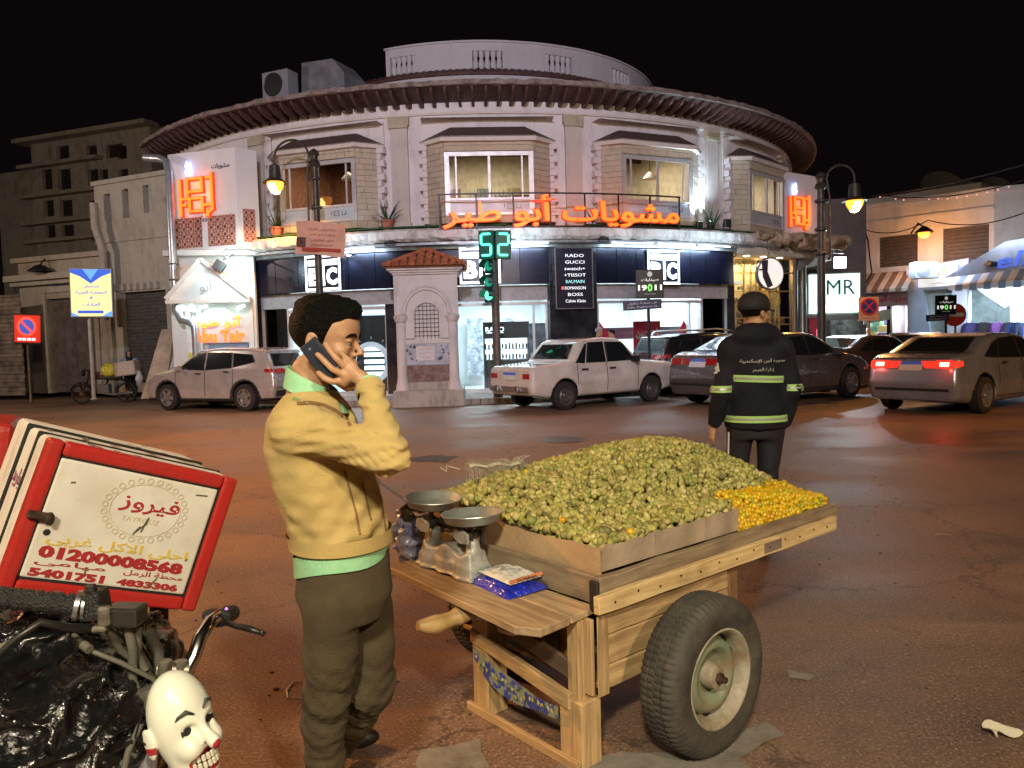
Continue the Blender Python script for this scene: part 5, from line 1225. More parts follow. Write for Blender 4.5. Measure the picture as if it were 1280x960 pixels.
# low building
t, F, L, zl, zr = facade('low_shop', 'low closed shop with grey wooden doors behind the light box sign', (22, 328), (22, 490), (133, 480), (133, 305), 26.6, 25.0)
z1 = (zl+zr)/2-.1; x0, zt = XZ(F, 58, 374); x1, _ = XZ(F, 117, 374)
holes_wall(F, L, .15, z1, [(x0, x1, .15, zt)], .35).build('wall', m_old, t)
for i in range(4):
 a_ = x0+(x1-x0)*i/4; MB(F).b2((a_+.012, .15, .17), (a_+(x1-x0)/4-.012, .2, zt)).build('door_leaf', mat('door_greywood', (.15, .12, .11), .7, 0, .3, 4), t, bevel=.008)
 MB(F).b2((a_+.08, .138, .4), (a_+(x1-x0)/4-.08, .149, 1.2)).b2((a_+.08, .138, 1.5), (a_+(x1-x0)/4-.08, .149, zt-.2)).build('door_panel', mat('door_greywood', (.15, .12, .11), .7, 0, .3, 4), t, bevel=.006)
MB(F).b2((x0-.22, -.05, .15), (x0-.01, 0, zt+.2)).b2((x1+.01, -.05, .15), (x1+.22, 0, zt+.2)).b2((x0-.22, -.06, zt+.203), (x1+.22, 0, zt+.4)).build('door_surround', m_old2, t)
MB(F).b2((-.3, -.35, z1-.75), (L, 0, z1-.55)).b2((-.2, -.2, z1-.9), (L, 0, z1-.76)).build('cornice', m_old2, t)
MB(F).b2((-.2, -.12, z1-.1), (L-.1, .3, z1+.06)).build('coping', m_old, t)
MB(F).b2((0, .35, .15), (L, 5, z1-.1)).build('side_wall', m_old, t)
for a_, b_ in ((0, x0-.24), (x1+.24, L)): MB(F).b2((a_, -.03, .15), (b_, -.002, 1.3)).build('stone_dado', m_ks, t)
c = Vector((*XZ(F, 77, 352), 0)); s2 = F @ Matrix.Translation((c.x, -.03, c.y)); t2 = thing('street_name_plate', 'blue grey street name plate above the grey doors of the low shop', 'street sign', s2.translation, 0)
MB(s2).b2((-.42, -.02, -.2), (.42, 0, .2)).build('plate', mat('plate_bluegrey', (.10, .12, .18), .5), t2)
text('lettering', ar('شارع سعد'), m_white, s2 @ Matrix.Translation((0, -.026, 0)), t2, width=.66, height=.16, extrude=.002, res=1)
c = F @ Vector((*XZ(F, 50, 334), 0)).xzy if False else at(50, 336, 25.6)
t2 = thing('wall_lamp', 'unlit dark bowl lamp over the low shop front', 'lamp', c)
MB(Matrix.Translation(c)).lathe([(.05, .14), (.16, .1), (.36, -.06), (.37, -.1), (0, -.06)], 16).tube([(0, 0, .12), (.0, .3, .35), (0, .7, .35)], .025, 6).build('shade', m_black, t2, smooth=.8)
# corrugated hoarding far left
t, F, L, zl, zr = facade('metal_hoarding', 'ribbed grey metal hoarding at the left edge beyond the no parking sign', (-60, 372), (-60, 490), (30, 490), (24, 362), 25.8, 25.2)
t['category'] = 'hoarding'
z = .15
while z < zl:
 MB(F).b2((0, -.03*(int(z*7) % 2), z), (L, .03, min(zl, z+.135))).build('sheet_rib', mat('hoarding_metal', (.34, .27, .24), .6, .2, .45, 3), t, bevel=.01); z += .14
# apartment block
t, F, L, zl, zr = facade('apartment_block', 'big dim weathered apartment block far behind the left roofs', (38, 176), (38, 380), (212, 400), (188, 183), 60, 56)
z1 = zl
holes = []
rows = [(198, 182), (236, 212), (270, 251), (302, 282)]
for i, (yb, yt) in enumerate(rows):
 for (a_, b_) in ((56, 66), (76, 88), (110, 121) if i == 0 else (113, 124), (128, 136), (150, 160)):
  if i == 0: a_ += 4; b_ -= 1
  x0, zt = XZ(F, a_, yt); x1, zb = XZ(F, b_, yb); holes.append((x0, x1, zb, zt))
hx_ = sorted(holes)
mbw = MB(F); mbw.b2((0, .5, -1), (L, 12, z1)); mbw.build('wall_core', m_old, t)
cols = {}
# snap columns so that the boxes tile cleanly
for h in holes: cols.setdefault(round(h[0]), []).append(h)
flat = []
for k_, v in cols.items():
 a_ = min(x[0] for x in v); b_ = max(x[1] for x in v)
 for x in v: flat.append((a_, b_, x[2], x[3]))
holes_wall(F, L, -1, z1, flat, .5).build('wall', m_old, t)
for h in flat:
 MB(F).b2((h[0]+.02, .3, h[2]), (h[1]-.02, .35, h[3])).build('window_shutter', mat('shutter_dark', (.045, .03, .028), .7, 0, .5), t)
for y_ in (205, 243, 277, 300):
 zz = XZ(F, 60, y_)[1]; MB(F).b2((-.8, -.7, zz-.25), (L*.62, 0, zz)).build('floor_band', m_old, t)
MB(F).b2((-.9, -.9, z1-.3), (L+.4, .5, z1)).build('roof_slab', m_old, t)
MB(F).b2((-6.5, 2, -1), (0, 12, z1-1.5)).build('rear_wing', m_old, t)
for x_, w_, h_ in ((5.5, 2.2, .9), (1.5, 1.0, .5)): MB(F).b2((x_, 3, z1), (x_+w_, 5, z1+h_)).build('roof_hut', m_old, t)
lamp('block_fill_lamp', 'SPOT', (-30, 12, 9), (1.0, .80, .62), 9000, .3, aim=(-28, 50, 6), spot=75, blend=.8)  # added unseen lamp, only there to lift the apartment block
lm = thing('street_lamp', 'street lamp standing far left outside the picture', 'street lamp', (-30, 12, 0)); MB(Matrix.Translation((-30, 11.8, 0))).lathe([(.12, 0), (.08, 9.1)], 10).box((0, .1, 9.1), (.3, .7, .12)).build('pole', m_pole, lm, smooth=.6)
# leaning boards beside the entrance
for i, (x_a, x_b, yt, c1, lb) in enumerate(((180, 205, 412, (.50, .40, .30), 'cream board leaning against the shuttered shop behind the scooter'), (205, 224, 412, (.55, .57, .60), 'white board leaning beside the cream board'))):
 a_, b_ = at(x_a, 490, 21.6-.2*i), at(x_b, 490, 21.6-.2*i); zt = at(x_a, yt, 22.3-.2*i).z
 MB().hexa([(a_.x-.1, a_.y, .16), (b_.x, b_.y, .16), (b_.x, b_.y+.05, .16), (a_.x-.1, a_.y+.05, .16), (a_.x+.25, a_.y+.75, zt), (b_.x+.05, b_.y+.75, zt), (b_.x+.05, b_.y+.8, zt), (a_.x+.25, a_.y+.8, zt)]).build('leaning_board', mat('board_%d' % i, c1, .6, 0, .3, 2), None)
 tag(bpy.data.objects['leaning_board' if i == 0 else 'leaning_board.001'], lb, 'board')
# ================================================================ right: white corner building, shops
t, F, L, zl, zr = facade('corner_building', 'white two storey corner building with dark shuttered windows at the right', (1050, 262), (1050, 440), (1245, 440), (1243, 243), 31.5, 27.5)
m_rb = plaster('right_plaster', (.56, .52, .50), (.28, .22, .18), .6, .7, .3)
z1 = (zl+zr)/2; hs = []
for a_, b_, c_, d_ in ((1098, 1147, 297, 331), (1179, 1236, 286, 323)):
 x0, zt = XZ(F, a_, c_); x1, zb = XZ(F, b_, d_); hs.append((x0, x1, zb, zt))
holes_wall(F, L, 2.9, z1, hs, .4).build('wall', m_rb, t)
for h in hs:
 n_ = 9
 for i in range(n_): MB(F).b2((h[0], .15, h[2]+(h[3]-h[2])*i/n_+.01), (h[1], .2, h[2]+(h[3]-h[2])*(i+1)/n_)).build('shutter_slat', mat('shutter_brown', (.075, .055, .045), .6, 0, .3), t)
 MB(F).b2((h[0]-.05, -.04, h[2]-.08), (h[1]+.05, 0, h[2])).build('sill', m_rb, t)
MB(F).b2((-.1, -.12, z1-.02), (L+.02, .42, z1+.14)).build('coping', m_rb, t)
MB(F).b2((0, -.06, z1-.62), (L, 0, z1-.52)).build('string_course', m_rb, t)
F2 = F @ Matrix.Translation((L, 0, 0)) @ Matrix.Rotation(R(28), 4, 'Z')
h = (1.1, 3.0, 4.6, 6.0); holes_wall(F2, 9, 2.9, z1, [h], .4).build('wall', m_rb, t)
MB(F2).b2((h[0], .15, h[2]), (h[1], .2, h[3])).build('shutter', mat('shutter_brown', (.075, .055, .045), .6, 0, .3), t)
MB(F2).b2((0.02, -.12, z1-.02), (9, .42, z1+.14)).build('coping', m_rb, t)
MB(F).b2((.2, .45, z1+.0), (L*.9, 3, z1+.45)).build('roof_parapet', m_rb, t)
# dishes on the roof
for i, (px, py, r_, lb) in enumerate(((1179, 238, .95, 'largest satellite dish on the roof of the corner building'), (1212, 240, .5, 'small satellite dish in the middle of the roof edge'), (1245, 238, .65, 'satellite dish nearest the right end of the roof'))):
 c = at(px, py, 32); td = thing('satellite_dish', lb, 'satellite dish', c, 0, 'satellite dishes on the right roof')
 MB(Matrix.Translation(c) @ Matrix.Rotation(R(60), 4, 'X')).lathe([(0, -.12), (r_*.6, -.06), (r_, .1), (r_*.98, .12), (r_*.55, -.03), (0, -.09)], 20).build('dish', mat('dish_grey', (.17, .15, .14), .6), td, smooth=1)
 MB(Matrix.Translation(c)).tube([(0, .1, 0), (0, .2, -1.0)], .05, 6).build('mast', m_pole, td)
# wall lamp (orange) on the facade
c = at(1155, 291, 27.9); wl = thing('wall_lamp', 'glowing orange wall lamp between the two dark windows', 'wall lamp', c)
MB(Matrix.Translation(c)).lathe([(.03, .25), (.12, .2), (.3, .05), (.3, 0), (0, .05)], 16).tube([(0, 0, .2), (0, .4, .4), (0, .9, .1)], .03, 6).build('hood', m_joint, wl, smooth=1)
MB(Matrix.Translation(c)).lathe([(.0, .06), (.19, .02), (.2, -.06), (.13, -.16), (0, -.2)], 16).build('bulb', glow('sodium_bulb', (1, .34, .05), 5), wl, smooth=2)
lamp('lamp_light', 'POINT', c+Vector((0, -.1, -.42)), SODIUM, 170, .12, parent=wl)
# ground floor shopfronts
zl_ = 3.0
def shop(name, label, px0, px1, y0_, depth, zt, m_in, light, pw, goods=None, seed=0, off=0):
 x0, _ = XZ(F, px0, 400, off); x1, _ = XZ(F, px1, 400, off)
 s = thing(name, label, 'shop', F @ Vector(((x0+x1)/2, off, 0)))
 rm = MB(F); rm.poly([(x0, off+depth, 0), (x1, off+depth, 0), (x1, off+depth, zt), (x0, off+depth, zt)])
 for x in (x0, x1): rm.poly([(x, off, 0), (x, off+depth, 0), (x, off+depth, zt), (x, off, zt)])
 rm.poly([(x0, off, zt), (x1, off, zt), (x1, off+depth, zt), (x0, off+depth, zt)]); rm.poly([(x0, off, .16), (x1, off, .16), (x1, off+depth, .16), (x0, off+depth, .16)])
 rm.build('shop_room', m_in, s)
 lamp('shop_light', 'AREA', F @ Vector(((x0+x1)/2, off+.6, zt-.1)), light, pw, abs(x1-x0)*.8, aim=F @ Vector(((x0+x1)/2, off+1.0, 0)), sy=.6, parent=s)
 MB(F).b2((x0+.2, off+.3, zt-.06), (x1-.2, off+.6, zt-.03)).build('ceiling_tube', glow('tube_cold', (.9, .96, 1), 5), s)
 if goods:
  rr = random.Random(seed);
  for k_ in range(goods):
   x = rr.uniform(x0+.2, x1-.2); z = rr.uniform(.6, zt-.6); c_ = rr.choice(((.6, .1, .3), (.1, .2, .6), (.75, .7, .2), (.2, .5, .3), (.6, .6, .65), (.35, .1, .45), (.05, .06, .12)))
   wv, hv = rr.uniform(.2, .34), rr.uniform(.35, .6)
   q = MB(F @ Matrix.Translation((x, off+rr.uniform(.2, 1.2), z)))
   q.prism([(-wv*.5, 0, hv*.5), (wv*.5, 0, hv*.5), (wv*.8, 0, hv*.2), (wv*.6, 0, hv*.1), (wv*.45, 0, hv*.2), (wv*.5, 0, -hv*.5), (-wv*.5, 0, -hv*.5), (-wv*.45, 0, hv*.2), (-wv*.6, 0, hv*.1), (-wv*.8, 0, hv*.2)], (0, .1, 0))
   q.build('hanging_garment', mat('garment_%s' % str(c_), c_, .7), s, bevel=.01)
 return s, x0, x1
m_in = mat('room_pale', (.7, .72, .75), .6)
sA, x0, x1 = shop('clothes_shop', 'bright clothes shop with pink and blue goods left of the striped awning post', 1066, 1112, 0, 2.2, 2.55, m_in, (1, .75, .95), 150, 12, 3)
sB, x0b, x1b = shop('scarf_shop', 'lit shop with red and blue shirts below the end of the orange awning', 1112, 1138, 0, 1.6, 2.55, m_in, (1, .9, .9), 60, 6, 4)
for x in (x0, x1, x1b): MB(F).b2((x-.07, -.1, 0), (x+.07, .1, 2.6)).build('post', m_joint if x == x1 else m_white, sA)
MB(F).b2((x0-.1, -.14, 2.42), (x1b+.1, -.02, 2.95)).build('sign_band', mat('band_lilac', (.55, .45, .5), .5), sA)
text('lettering', ar('مدينة الملابس'), m_red, F @ Matrix.Translation(((x0+x1b)/2+.2, -.16, 2.69)), sA, width=(x1b-x0)*.72, height=.32, bold=.02)
MB(F).b2((x0-.1, -.16, 2.25), (x0+.8, -.15, 2.98)).build('logo_plate', mat('plate_paleblue', (.5, .6, .8), .5), sA)
# striped awnings: every stripe a part
def awning(name, label, F, x0, x1, ztop, zbot, out, n, c1, c2, val=.14, es=0):
 a = thing(name, label, 'awning', F @ Vector(((x0+x1)/2, 0, zbot)))
 m1 = mat('aw_'+str(c1), c1, .7, 0, .15, 3); m2 = mat('aw_'+str(c2), c2, .7, 0, .15, 3)
 for i in range(n):
  p, q = x0+(x1-x0)*i/n, x0+(x1-x0)*(i+1)/n-.004; mb = MB(F)
  mb.prism([(p, 0, ztop), (p, -out, zbot), (p, -out-.01, zbot-val*(.8+.2*(i % 2))), (p, -out+.02, zbot-val*.8), (p, -out+.03, zbot-.02), (p, 0, ztop-.03)], (q-p, 0, 0))
  mb.build('stripe', m1 if i % 2 == 0 else m2, a)
 return a
awning('striped_awning', 'brown and cream striped awning lit orange over the clothes shop', F, x0-.4, x1b+.25, 3.75, 3.05, 1.0, 13, (.55, .45, .36), (.20, .11, .07))
# trapezoid pale blue shopfront
xs0, _ = XZ(F, 1136, 360); xs1, _ = XZ(F, 1214, 360); xb0, _ = XZ(F, 1145, 430); xb1, _ = XZ(F, 1207, 430)
m_bl = mat('pale_blue_cladding', (.50, .58, .72), .45, 0, .12, 2)
s = thing('angular_shopfront', 'angular pale blue shopfront with slanting sides behind the small pharmacy board', 'shopfront', F @ Vector(((xb0+xb1)/2, 0, 0)))
i0, i1, zi0, zi1 = xb0+.55, xb1-.5, 1.0, 2.95
o4 = [(xb0, 0), (xb1, 0), (xs1, 4.0), (xs0, 3.8)]; i4 = [(i0+.1, zi0), (i1-.1, zi0), (i1+.15, zi1), (i0-.2, zi1)]
for k_ in range(4):
 a_, b_ = o4[k_], o4[(k_+1) % 4]; c_, d_ = i4[(k_+1) % 4], i4[k_]
 MB(F).prism([(a_[0], -.3, a_[1]), (b_[0], -.3, b_[1]), (c_[0], -.3, c_[1]), (d_[0], -.3, d_[1])], (0, .28, 0)).build('cladding', m_bl, s)
MB(F).prism([(x, -.1, z) for x, z in i4], (0, .02, 0)).build('display_back', mat('display_green', (.45, .52, .46), .5, 0, .3, 2), s)
MB(F).prism([(i4[0][0], -.26, .9), (i4[1][0], -.26, .9), (i4[1][0]+.05, -.26, 1.0), (i4[0][0]-.05, -.26, 1.0)], (0, .1, 0)).build('display_ledge', m_white, s)
cx = (i0+i1)/2; MB(F).b2((cx-.65, -.42, 3.05), (cx+.65, -.31, 3.85)).build('sign_box', glow('sign_soft_white', (.95, .93, .9), .62), s)
text('lettering', ar('عمر'), glow('sign_yellow', (.95, .6, .1), 1.0), F @ Matrix.Translation((cx, -.43, 3.5)), s, width=.8, height=.35, bold=.02)
text('small_lettering', ar('للملابس'), m_red, F @ Matrix.Translation((cx, -.43, 3.18)), s, width=.5, height=.13, res=1)
lamp('shop_light', 'AREA', F @ Vector((cx, -1.6, 3.9)), (.55, .75, 1.0), 60, 2.0, aim=F @ Vector((cx, 0, 1.8)), sy=.3, parent=s)
c = F @ Vector(XZ(F, 1153, 336)+(0,)).xzy if False else at(1155, 338, 28.2)
a2 = thing('air_conditioner', 'white outdoor air conditioner above the angular shopfront', 'air conditioner', c)
MB(Matrix.Translation(c)).b2((-.45, -.2, -.3), (.45, .2, .3)).build('casing', mat('ac_casing', (.45, .45, .45), .5), a2, bevel=.02)
MB(Matrix.Translation(c+Vector((-.12, -.21, 0))) @ Matrix.Rotation(PI/2, 4, 'X')).lathe([(0, .01), (.08, .015), (.22, .0), (.25, .015)], 18).build('fan_grille', m_steel, a2, smooth=1)
# right boutique: white awning, hanging clothes, draped cloth
sC, x0c, x1c = shop('boutique', 'boutique with hanging jackets and white draped cloth at the right edge', 1208, 1300, 0, 2.4, 2.9, m_in, (.75, .88, 1.0), 260, 0, 5)
for i, (px, c_) in enumerate(((1214, (.06, .06, .22)), (1230, (.02, .02, .03)), (1247, (.22, .08, .35)), (1263, (.02, .03, .05)), (1272, (.05, .12, .45)), (1284, (.3, .3, .35)))):
 x, z = XZ(F, px, 414, -.2); q = MB(F @ Matrix.Translation((x, -.35, z-.1)));
 q.prism([(-.09, 0, .42), (.09, 0, .42), (.28, 0, .33), (.36, 0, -.2), (.26, 0, -.25), (.22, 0, .08), (.22, 0, -.5), (-.22, 0, -.5), (-.22, 0, .08), (-.26, 0, -.25), (-.36, 0, -.2), (-.28, 0, .33)], (0, .14, 0)).build('jacket', mat('jacket_%d' % i, c_, .7), sC, bevel=.03, seg=2)
 MB(F).b2((x-.012, -.3, z+.3), (x+.012, -.28, 2.2)).build('hanger_rod', m_steel, sC)
MB(F).prism([(XZ(F, 1218, 360)[0], -.5, 3.05), (XZ(F, 1262, 395)[0], -.55, 2.15), (XZ(F, 1300, 362)[0], -.5, 3.05)], (0, .04, 0)).build('draped_cloth', mat('cloth_white', (.75, .78, .8), .7), sC)
MB(F).b2((x0c+.1, .2, .3), (x0c+1.3, .25, 2.9)).build('mirror_panel', mat('panel_seagreen', (.35, .45, .45), .3, 0, .3, 2), sC)
aw = awning('boutique_awning', 'white and blue striped awning of the boutique at the right edge', F, x0c-.2, x1c+1.5, 3.75, 3.02, 1.3, 18, (.72, .75, .78), (.22, .34, .55), .22)
bpz = [(x0c-.3, 3.28), (x1c+1.2, 3.5), (x1c+1.2, 4.5), (x0c+1.6, 4.35)]
MB(F).prism([(x, -1.5, z) for x, z in bpz], (0, .12, 0)).build('name_board', mat('board_lilac', (.55, .55, .68), .5, 0, .3, 1), aw)
text('lettering', 'elham', mat('letter_blue', (.08, .14, .6), .4, emit=(.1, .2, .9), es=.5), F @ Matrix.Translation((x0c+2.6, -1.54, 3.82)) @ Matrix.Rotation(R(-6), 4, 'Y'), aw, width=2.6, height=.5, bold=.02, shear=.3)
lamp('shop_light', 'AREA', F @ Vector((x0c+1.8, -2.2, 4.6)), (.7, .85, 1.0), 34, 2.5, aim=F @ Vector((x0c+1.8, 0, 4.2)), sy=.2, parent=aw)
lamp('shop_light', 'AREA', F @ Vector((x0c+1.6, -.9, 2.7)), (.75, .9, 1.0), 110, 2.5, aim=F @ Vector((x0c+1.6, 0, 1.2)), sy=.3, parent=aw)
c = at(1243, 329, 26.2); f2 = thing('floodlight', 'black floodlight angled over the boutique awning', 'floodlight', c)
MB(Matrix.Translation(c) @ Matrix.Rotation(R(20), 4, 'X')).box((0, 0, 0), (.5, .34, .14), taper=(.7, .7)).tube([(0, .1, 0), (.0, .6, .2), (0, 1.1, .1)], .025, 6).build('housing', m_black, f2, bevel=.01)
# lilac lit shop with letters, left of the corner building
c0 = at(1008, 400, 27.5); FM = frame((c0.x, c0.y, 0), -4)
ms = thing('letter_sign_shop', 'shopfront with a large pale green lit sign lettered in teal', 'shop', FM.translation)
LM = at(1073, 400, 27.5).x-c0.x
MB(FM).b2((-.4, .2, 0), (LM+.3, .5, 6.2)).build('wall', plaster('dark_render', (.16, .14, .14), (.07, .06, .06), .6, 1), ms)
za, zb = at(1040, 341, 27.4).z, at(1040, 393, 27.4).z
MB(FM).b2((0, -.12, zb), (LM, .1, za)).build('sign_box', mat('sign_frame', (.4, .42, .42), .4), ms)
MB(FM).b2((.05, -.135, zb+.05), (LM-.05, -.122, za-.05)).build('lit_face', glow('face_mint', (.74, .98, .90), 1.35), ms)
text('lettering', 'MR', mat('letter_teal', (.10, .35, .36), .5), FM @ Matrix.Translation((LM*.62, -.15, za-.52)), ms, width=.98, height=.52, bold=.0)
MB(FM).b2((.1, .0, 0), (LM*.35, .15, zb-.1)).build('red_panel', mat('panel_red', (.35, .02, .04), .4), ms)
MB(FM).b2((.35, -.03, .8), (LM*.32, -.002, 1.6)).build('lit_poster', glow('poster_pink', (1, .25, .35), 1.2), ms)
MB(FM).b2((LM*.42, -.2, .2), (LM*.95, .18, 1.9)).build('stall', mat('stall_grey', (.3, .33, .35), .4, .3, .5, 5), ms)
MB(FM).prism([(LM*.95, -.6, zb-.40), (LM*1.42, -.6, zb-.25), (LM*1.42, -.6, zb+.12), (LM*.95, -.6, zb-.02)], (0, .06, 0)).build('small_awning', mat('awning_pale', (.5, .55, .45), .6), ms)
lamp('sign_light', 'AREA', FM @ Vector((LM*.5, -.4, 2.6)), (.75, 1, .92), 60, 1.6, aim=FM @ Vector((LM*.5, -2, 0)), parent=ms)
c = at(1050, 328, 25.0); f2 = thing('floodlight', 'blazing white floodlight over the mint sign beside the right lamp post', 'floodlight', c)
MB(Matrix.Translation(c)).box((0, .06, 0), (.34, .1, .3)).tube([(0, .1, 0), (0, .5, .2), (0, 2, .3)], .03, 6).build('housing', m_black, f2)
MB(Matrix.Translation(c)).b2((-.19, -.004, -.17), (.19, .005, .17)).build('lens', glow('led_blaze', (.8, .93, 1), 60), f2)
lamp('floodlight_beam', 'SPOT', c+Vector((0, -.05, 0)), COOL, 260, .08, aim=c+Vector((-.6, -6, -3.4)), spot=130, blend=.8, parent=f2)
# silver columns between the gold shop and the mint sign
for i, (px, Y) in enumerate(((992, 24.0), (1003, 25.2))):
 a_ = at(px, 400, Y); cl = MB(Matrix.Translation((a_.x, Y, 0))).lathe([(.16, .1), (.13, .3), (.13, 3.6), (.18, 3.78)], 14).build('silver_column', m_steel, None, smooth=.8)
 tag(cl, ('silver column at the right edge of the golden shopfront', 'silver column just left of the mint sign')[i], 'column')
cb = at(1000, 330, 24.8)
MB().hexa([at(990, 345, 24), at(1018, 325, 24), at(1018, 325, 27), at(990, 345, 27), at(990, 330, 24), at(1018, 308, 24), at(1018, 308, 27), at(990, 330, 27)]).build('steel_soffit', m_steel, None); tag(bpy.data.objects['steel_soffit'], 'slanting steel soffit between the round building and the mint sign', 'soffit')
# ================================================================ wires and fairy lights
def wire(name, label, pts, r=.012, sag=.4, m=None, n=16):
 P = []
 for a_, b_ in zip(pts, pts[1:]):
  for k in range(n): u = k/n; p = a_.lerp(b_, u); p.z -= sag*4*u*(1-u); P.append(p)
 P.append(pts[-1]); o = MB().tube(P, r, 5).build(name, m or m_joint, None); tag(o, label, 'cable'); return P
wire('cable', 'upper power cable sloping up over the right roofs', [at(1090, 245, 26), at(1290, 203, 20)], .02, .1)
P = wire('cable', 'cable hung with fairy lights over the right street', [at(1100, 244, 25), at(1290, 222, 20)], .016, .25)
mb = MB();
for k, p in enumerate(P):
 if random.random() < .6: mb.box(p+Vector((0, 0, -.05-.03*random.random())), (.03, .03, .03))
o = mb.build('fairy_lights', glow('fairy', (1, .4, .32), 1.3)); tag(o, kind='stuff', label='tiny red and white fairy lights strung over the right street', cat='fairy lights')
wire('cable', 'lower drooping cable in front of the corner building', [at(1075, 285, 28), at(1160, 275, 27), at(1290, 262, 24)], .018, .3)
wire('cable', 'loose cable looping down the left end of the corner building', [at(1078, 270, 29), at(1085, 300, 28.8), at(1090, 340, 28.8), at(1070, 368, 28.8)], .03, .1)
wire('cable', 'second loose cable beside the loop on the corner building', [at(1068, 275, 29.2), at(1072, 310, 28.9), at(1080, 350, 28.8)], .03, .05)
# ================================================================ vehicles
def paint(name, col, metal=.35, rough=.24, dirt=.12):
 return mat(name, col, rough, metal, dirt, 2.2, coat=1.0, col2=tuple(c*.72+.012 for c in col))
m_cg = mat('car_glass', (.010, .012, .014), .06, 0, 0, spec=.9)
m_tyre = mat('tyre_rubber', (.018, .017, .017), .8, 0, .3, 20, .3, 60)
m_alloy = mat('alloy', (.50, .50, .52), .3, .8, .15, 20)
m_chrome = mat('chrome', (.65, .65, .66), .12, 1, .05)
m_red_l = mat('tail_red', (.35, .01, .01), .2, 0, 0, coat=1)
m_plate_w = mat('plate_white', (.62, .62, .62), .5, 0, .1); m_plate_b = mat('plate_blue', (.05, .12, .5), .5, 0, 0, emit=(.05, .15, .6), es=.12)
_wh = {}
def wheel_set(kind):
 """tyre and rim meshes of radius 1, axis y, outer face towards -y"""
 if kind in _wh: return _wh[kind]
 A = Matrix.Rotation(PI/2, 4, 'X')      # lathe axis z -> -y
 ty = MB().lathe([(.62, -.28), (.86, -.32), (.98, -.26), (1.0, -.1), (1.0, .1), (.98, .26), (.86, .32), (.64, .30), (.62, .2)], 36, A, cap=False).build('tyre', m_tyre, None, smooth=.9)
 rm = MB().lathe([(.64, .29), (.6, .27), (.58, .05), (.12, -.02)], 32, A, cap=False)
 n = {'alloy': 5, 'multi': 9, 'steel': 0}[kind]
 if n:
  rm.cur = 0
  for i in range(n):
   a = 2*PI*i/n; w_ = .17 if n == 5 else .085
   q = [(.14, -w_*.7), (.6, -w_*.55), (.6, w_*.55), (.14, w_*.7)]
   P = [Vector((r_*math.cos(a)-y*math.sin(a), -(.24 if r_ < .3 else .26), r_*math.sin(a)+y*math.cos(a))) for r_, y in q]
   rm.prism(P, (0, .09, 0))
  rm.lathe([(0, .27), (.12, .26), (.15, .2), (.15, .05)], 16, A)
 else:
  rm.lathe([(.0, .26), (.13, .25), (.16, .2), (.2, .16), (.38, .20), (.44, .14), (.56, .12), (.6, .2)], 28, A, cap=False)
  for i in range(12):
   a = 2*PI*i/12; rm.box((.49*math.cos(a), -.15, .49*math.sin(a)), (.06, .03, .06))
 rm.lathe([(.6, .1), (.6, .30), (.66, .31)], 32, A, cap=False)
 ri = rm.build('rim', m_alloy if n else mat('steel_rim', (.16, .15, .15), .45, .6, .3), None, smooth=.7)
 for o in (ty, ri): COL.objects.unlink(o)
 _wh[kind] = (ty, ri); return _wh[kind]
def poly_sd(x, z, poly):
 d = np.full(x.shape, 1e9); s = np.ones(x.shape); n = len(poly)
 for i in range(n):
  ax, az = poly[i]; bx, bz = poly[i-1]; ex, ez = bx-ax, bz-az; wx, wz = x-ax, z-az
  h = np.clip((wx*ex+wz*ez)/(ex*ex+ez*ez), 0, 1); d = np.minimum(d, (wx-ex*h)**2+(wz-ez*h)**2)
  c1 = z >= az; c2 = z < bz; c3 = ex*wz > ez*wx
  s = np.where((c1 & c2 & c3) | (~c1 & ~c2 & ~c3), -s, s)
 return s*np.sqrt(d)
def vtrace(O, d, f, n=40):
 O = np.array(O, float); d = np.array(d, float); t = np.zeros(len(O)); act = np.ones(len(O), bool)
 for _ in range(n):
  v = f(O+t[:, None]*d); t += np.maximum(v, 0)*.7
 return O+t[:, None]*d
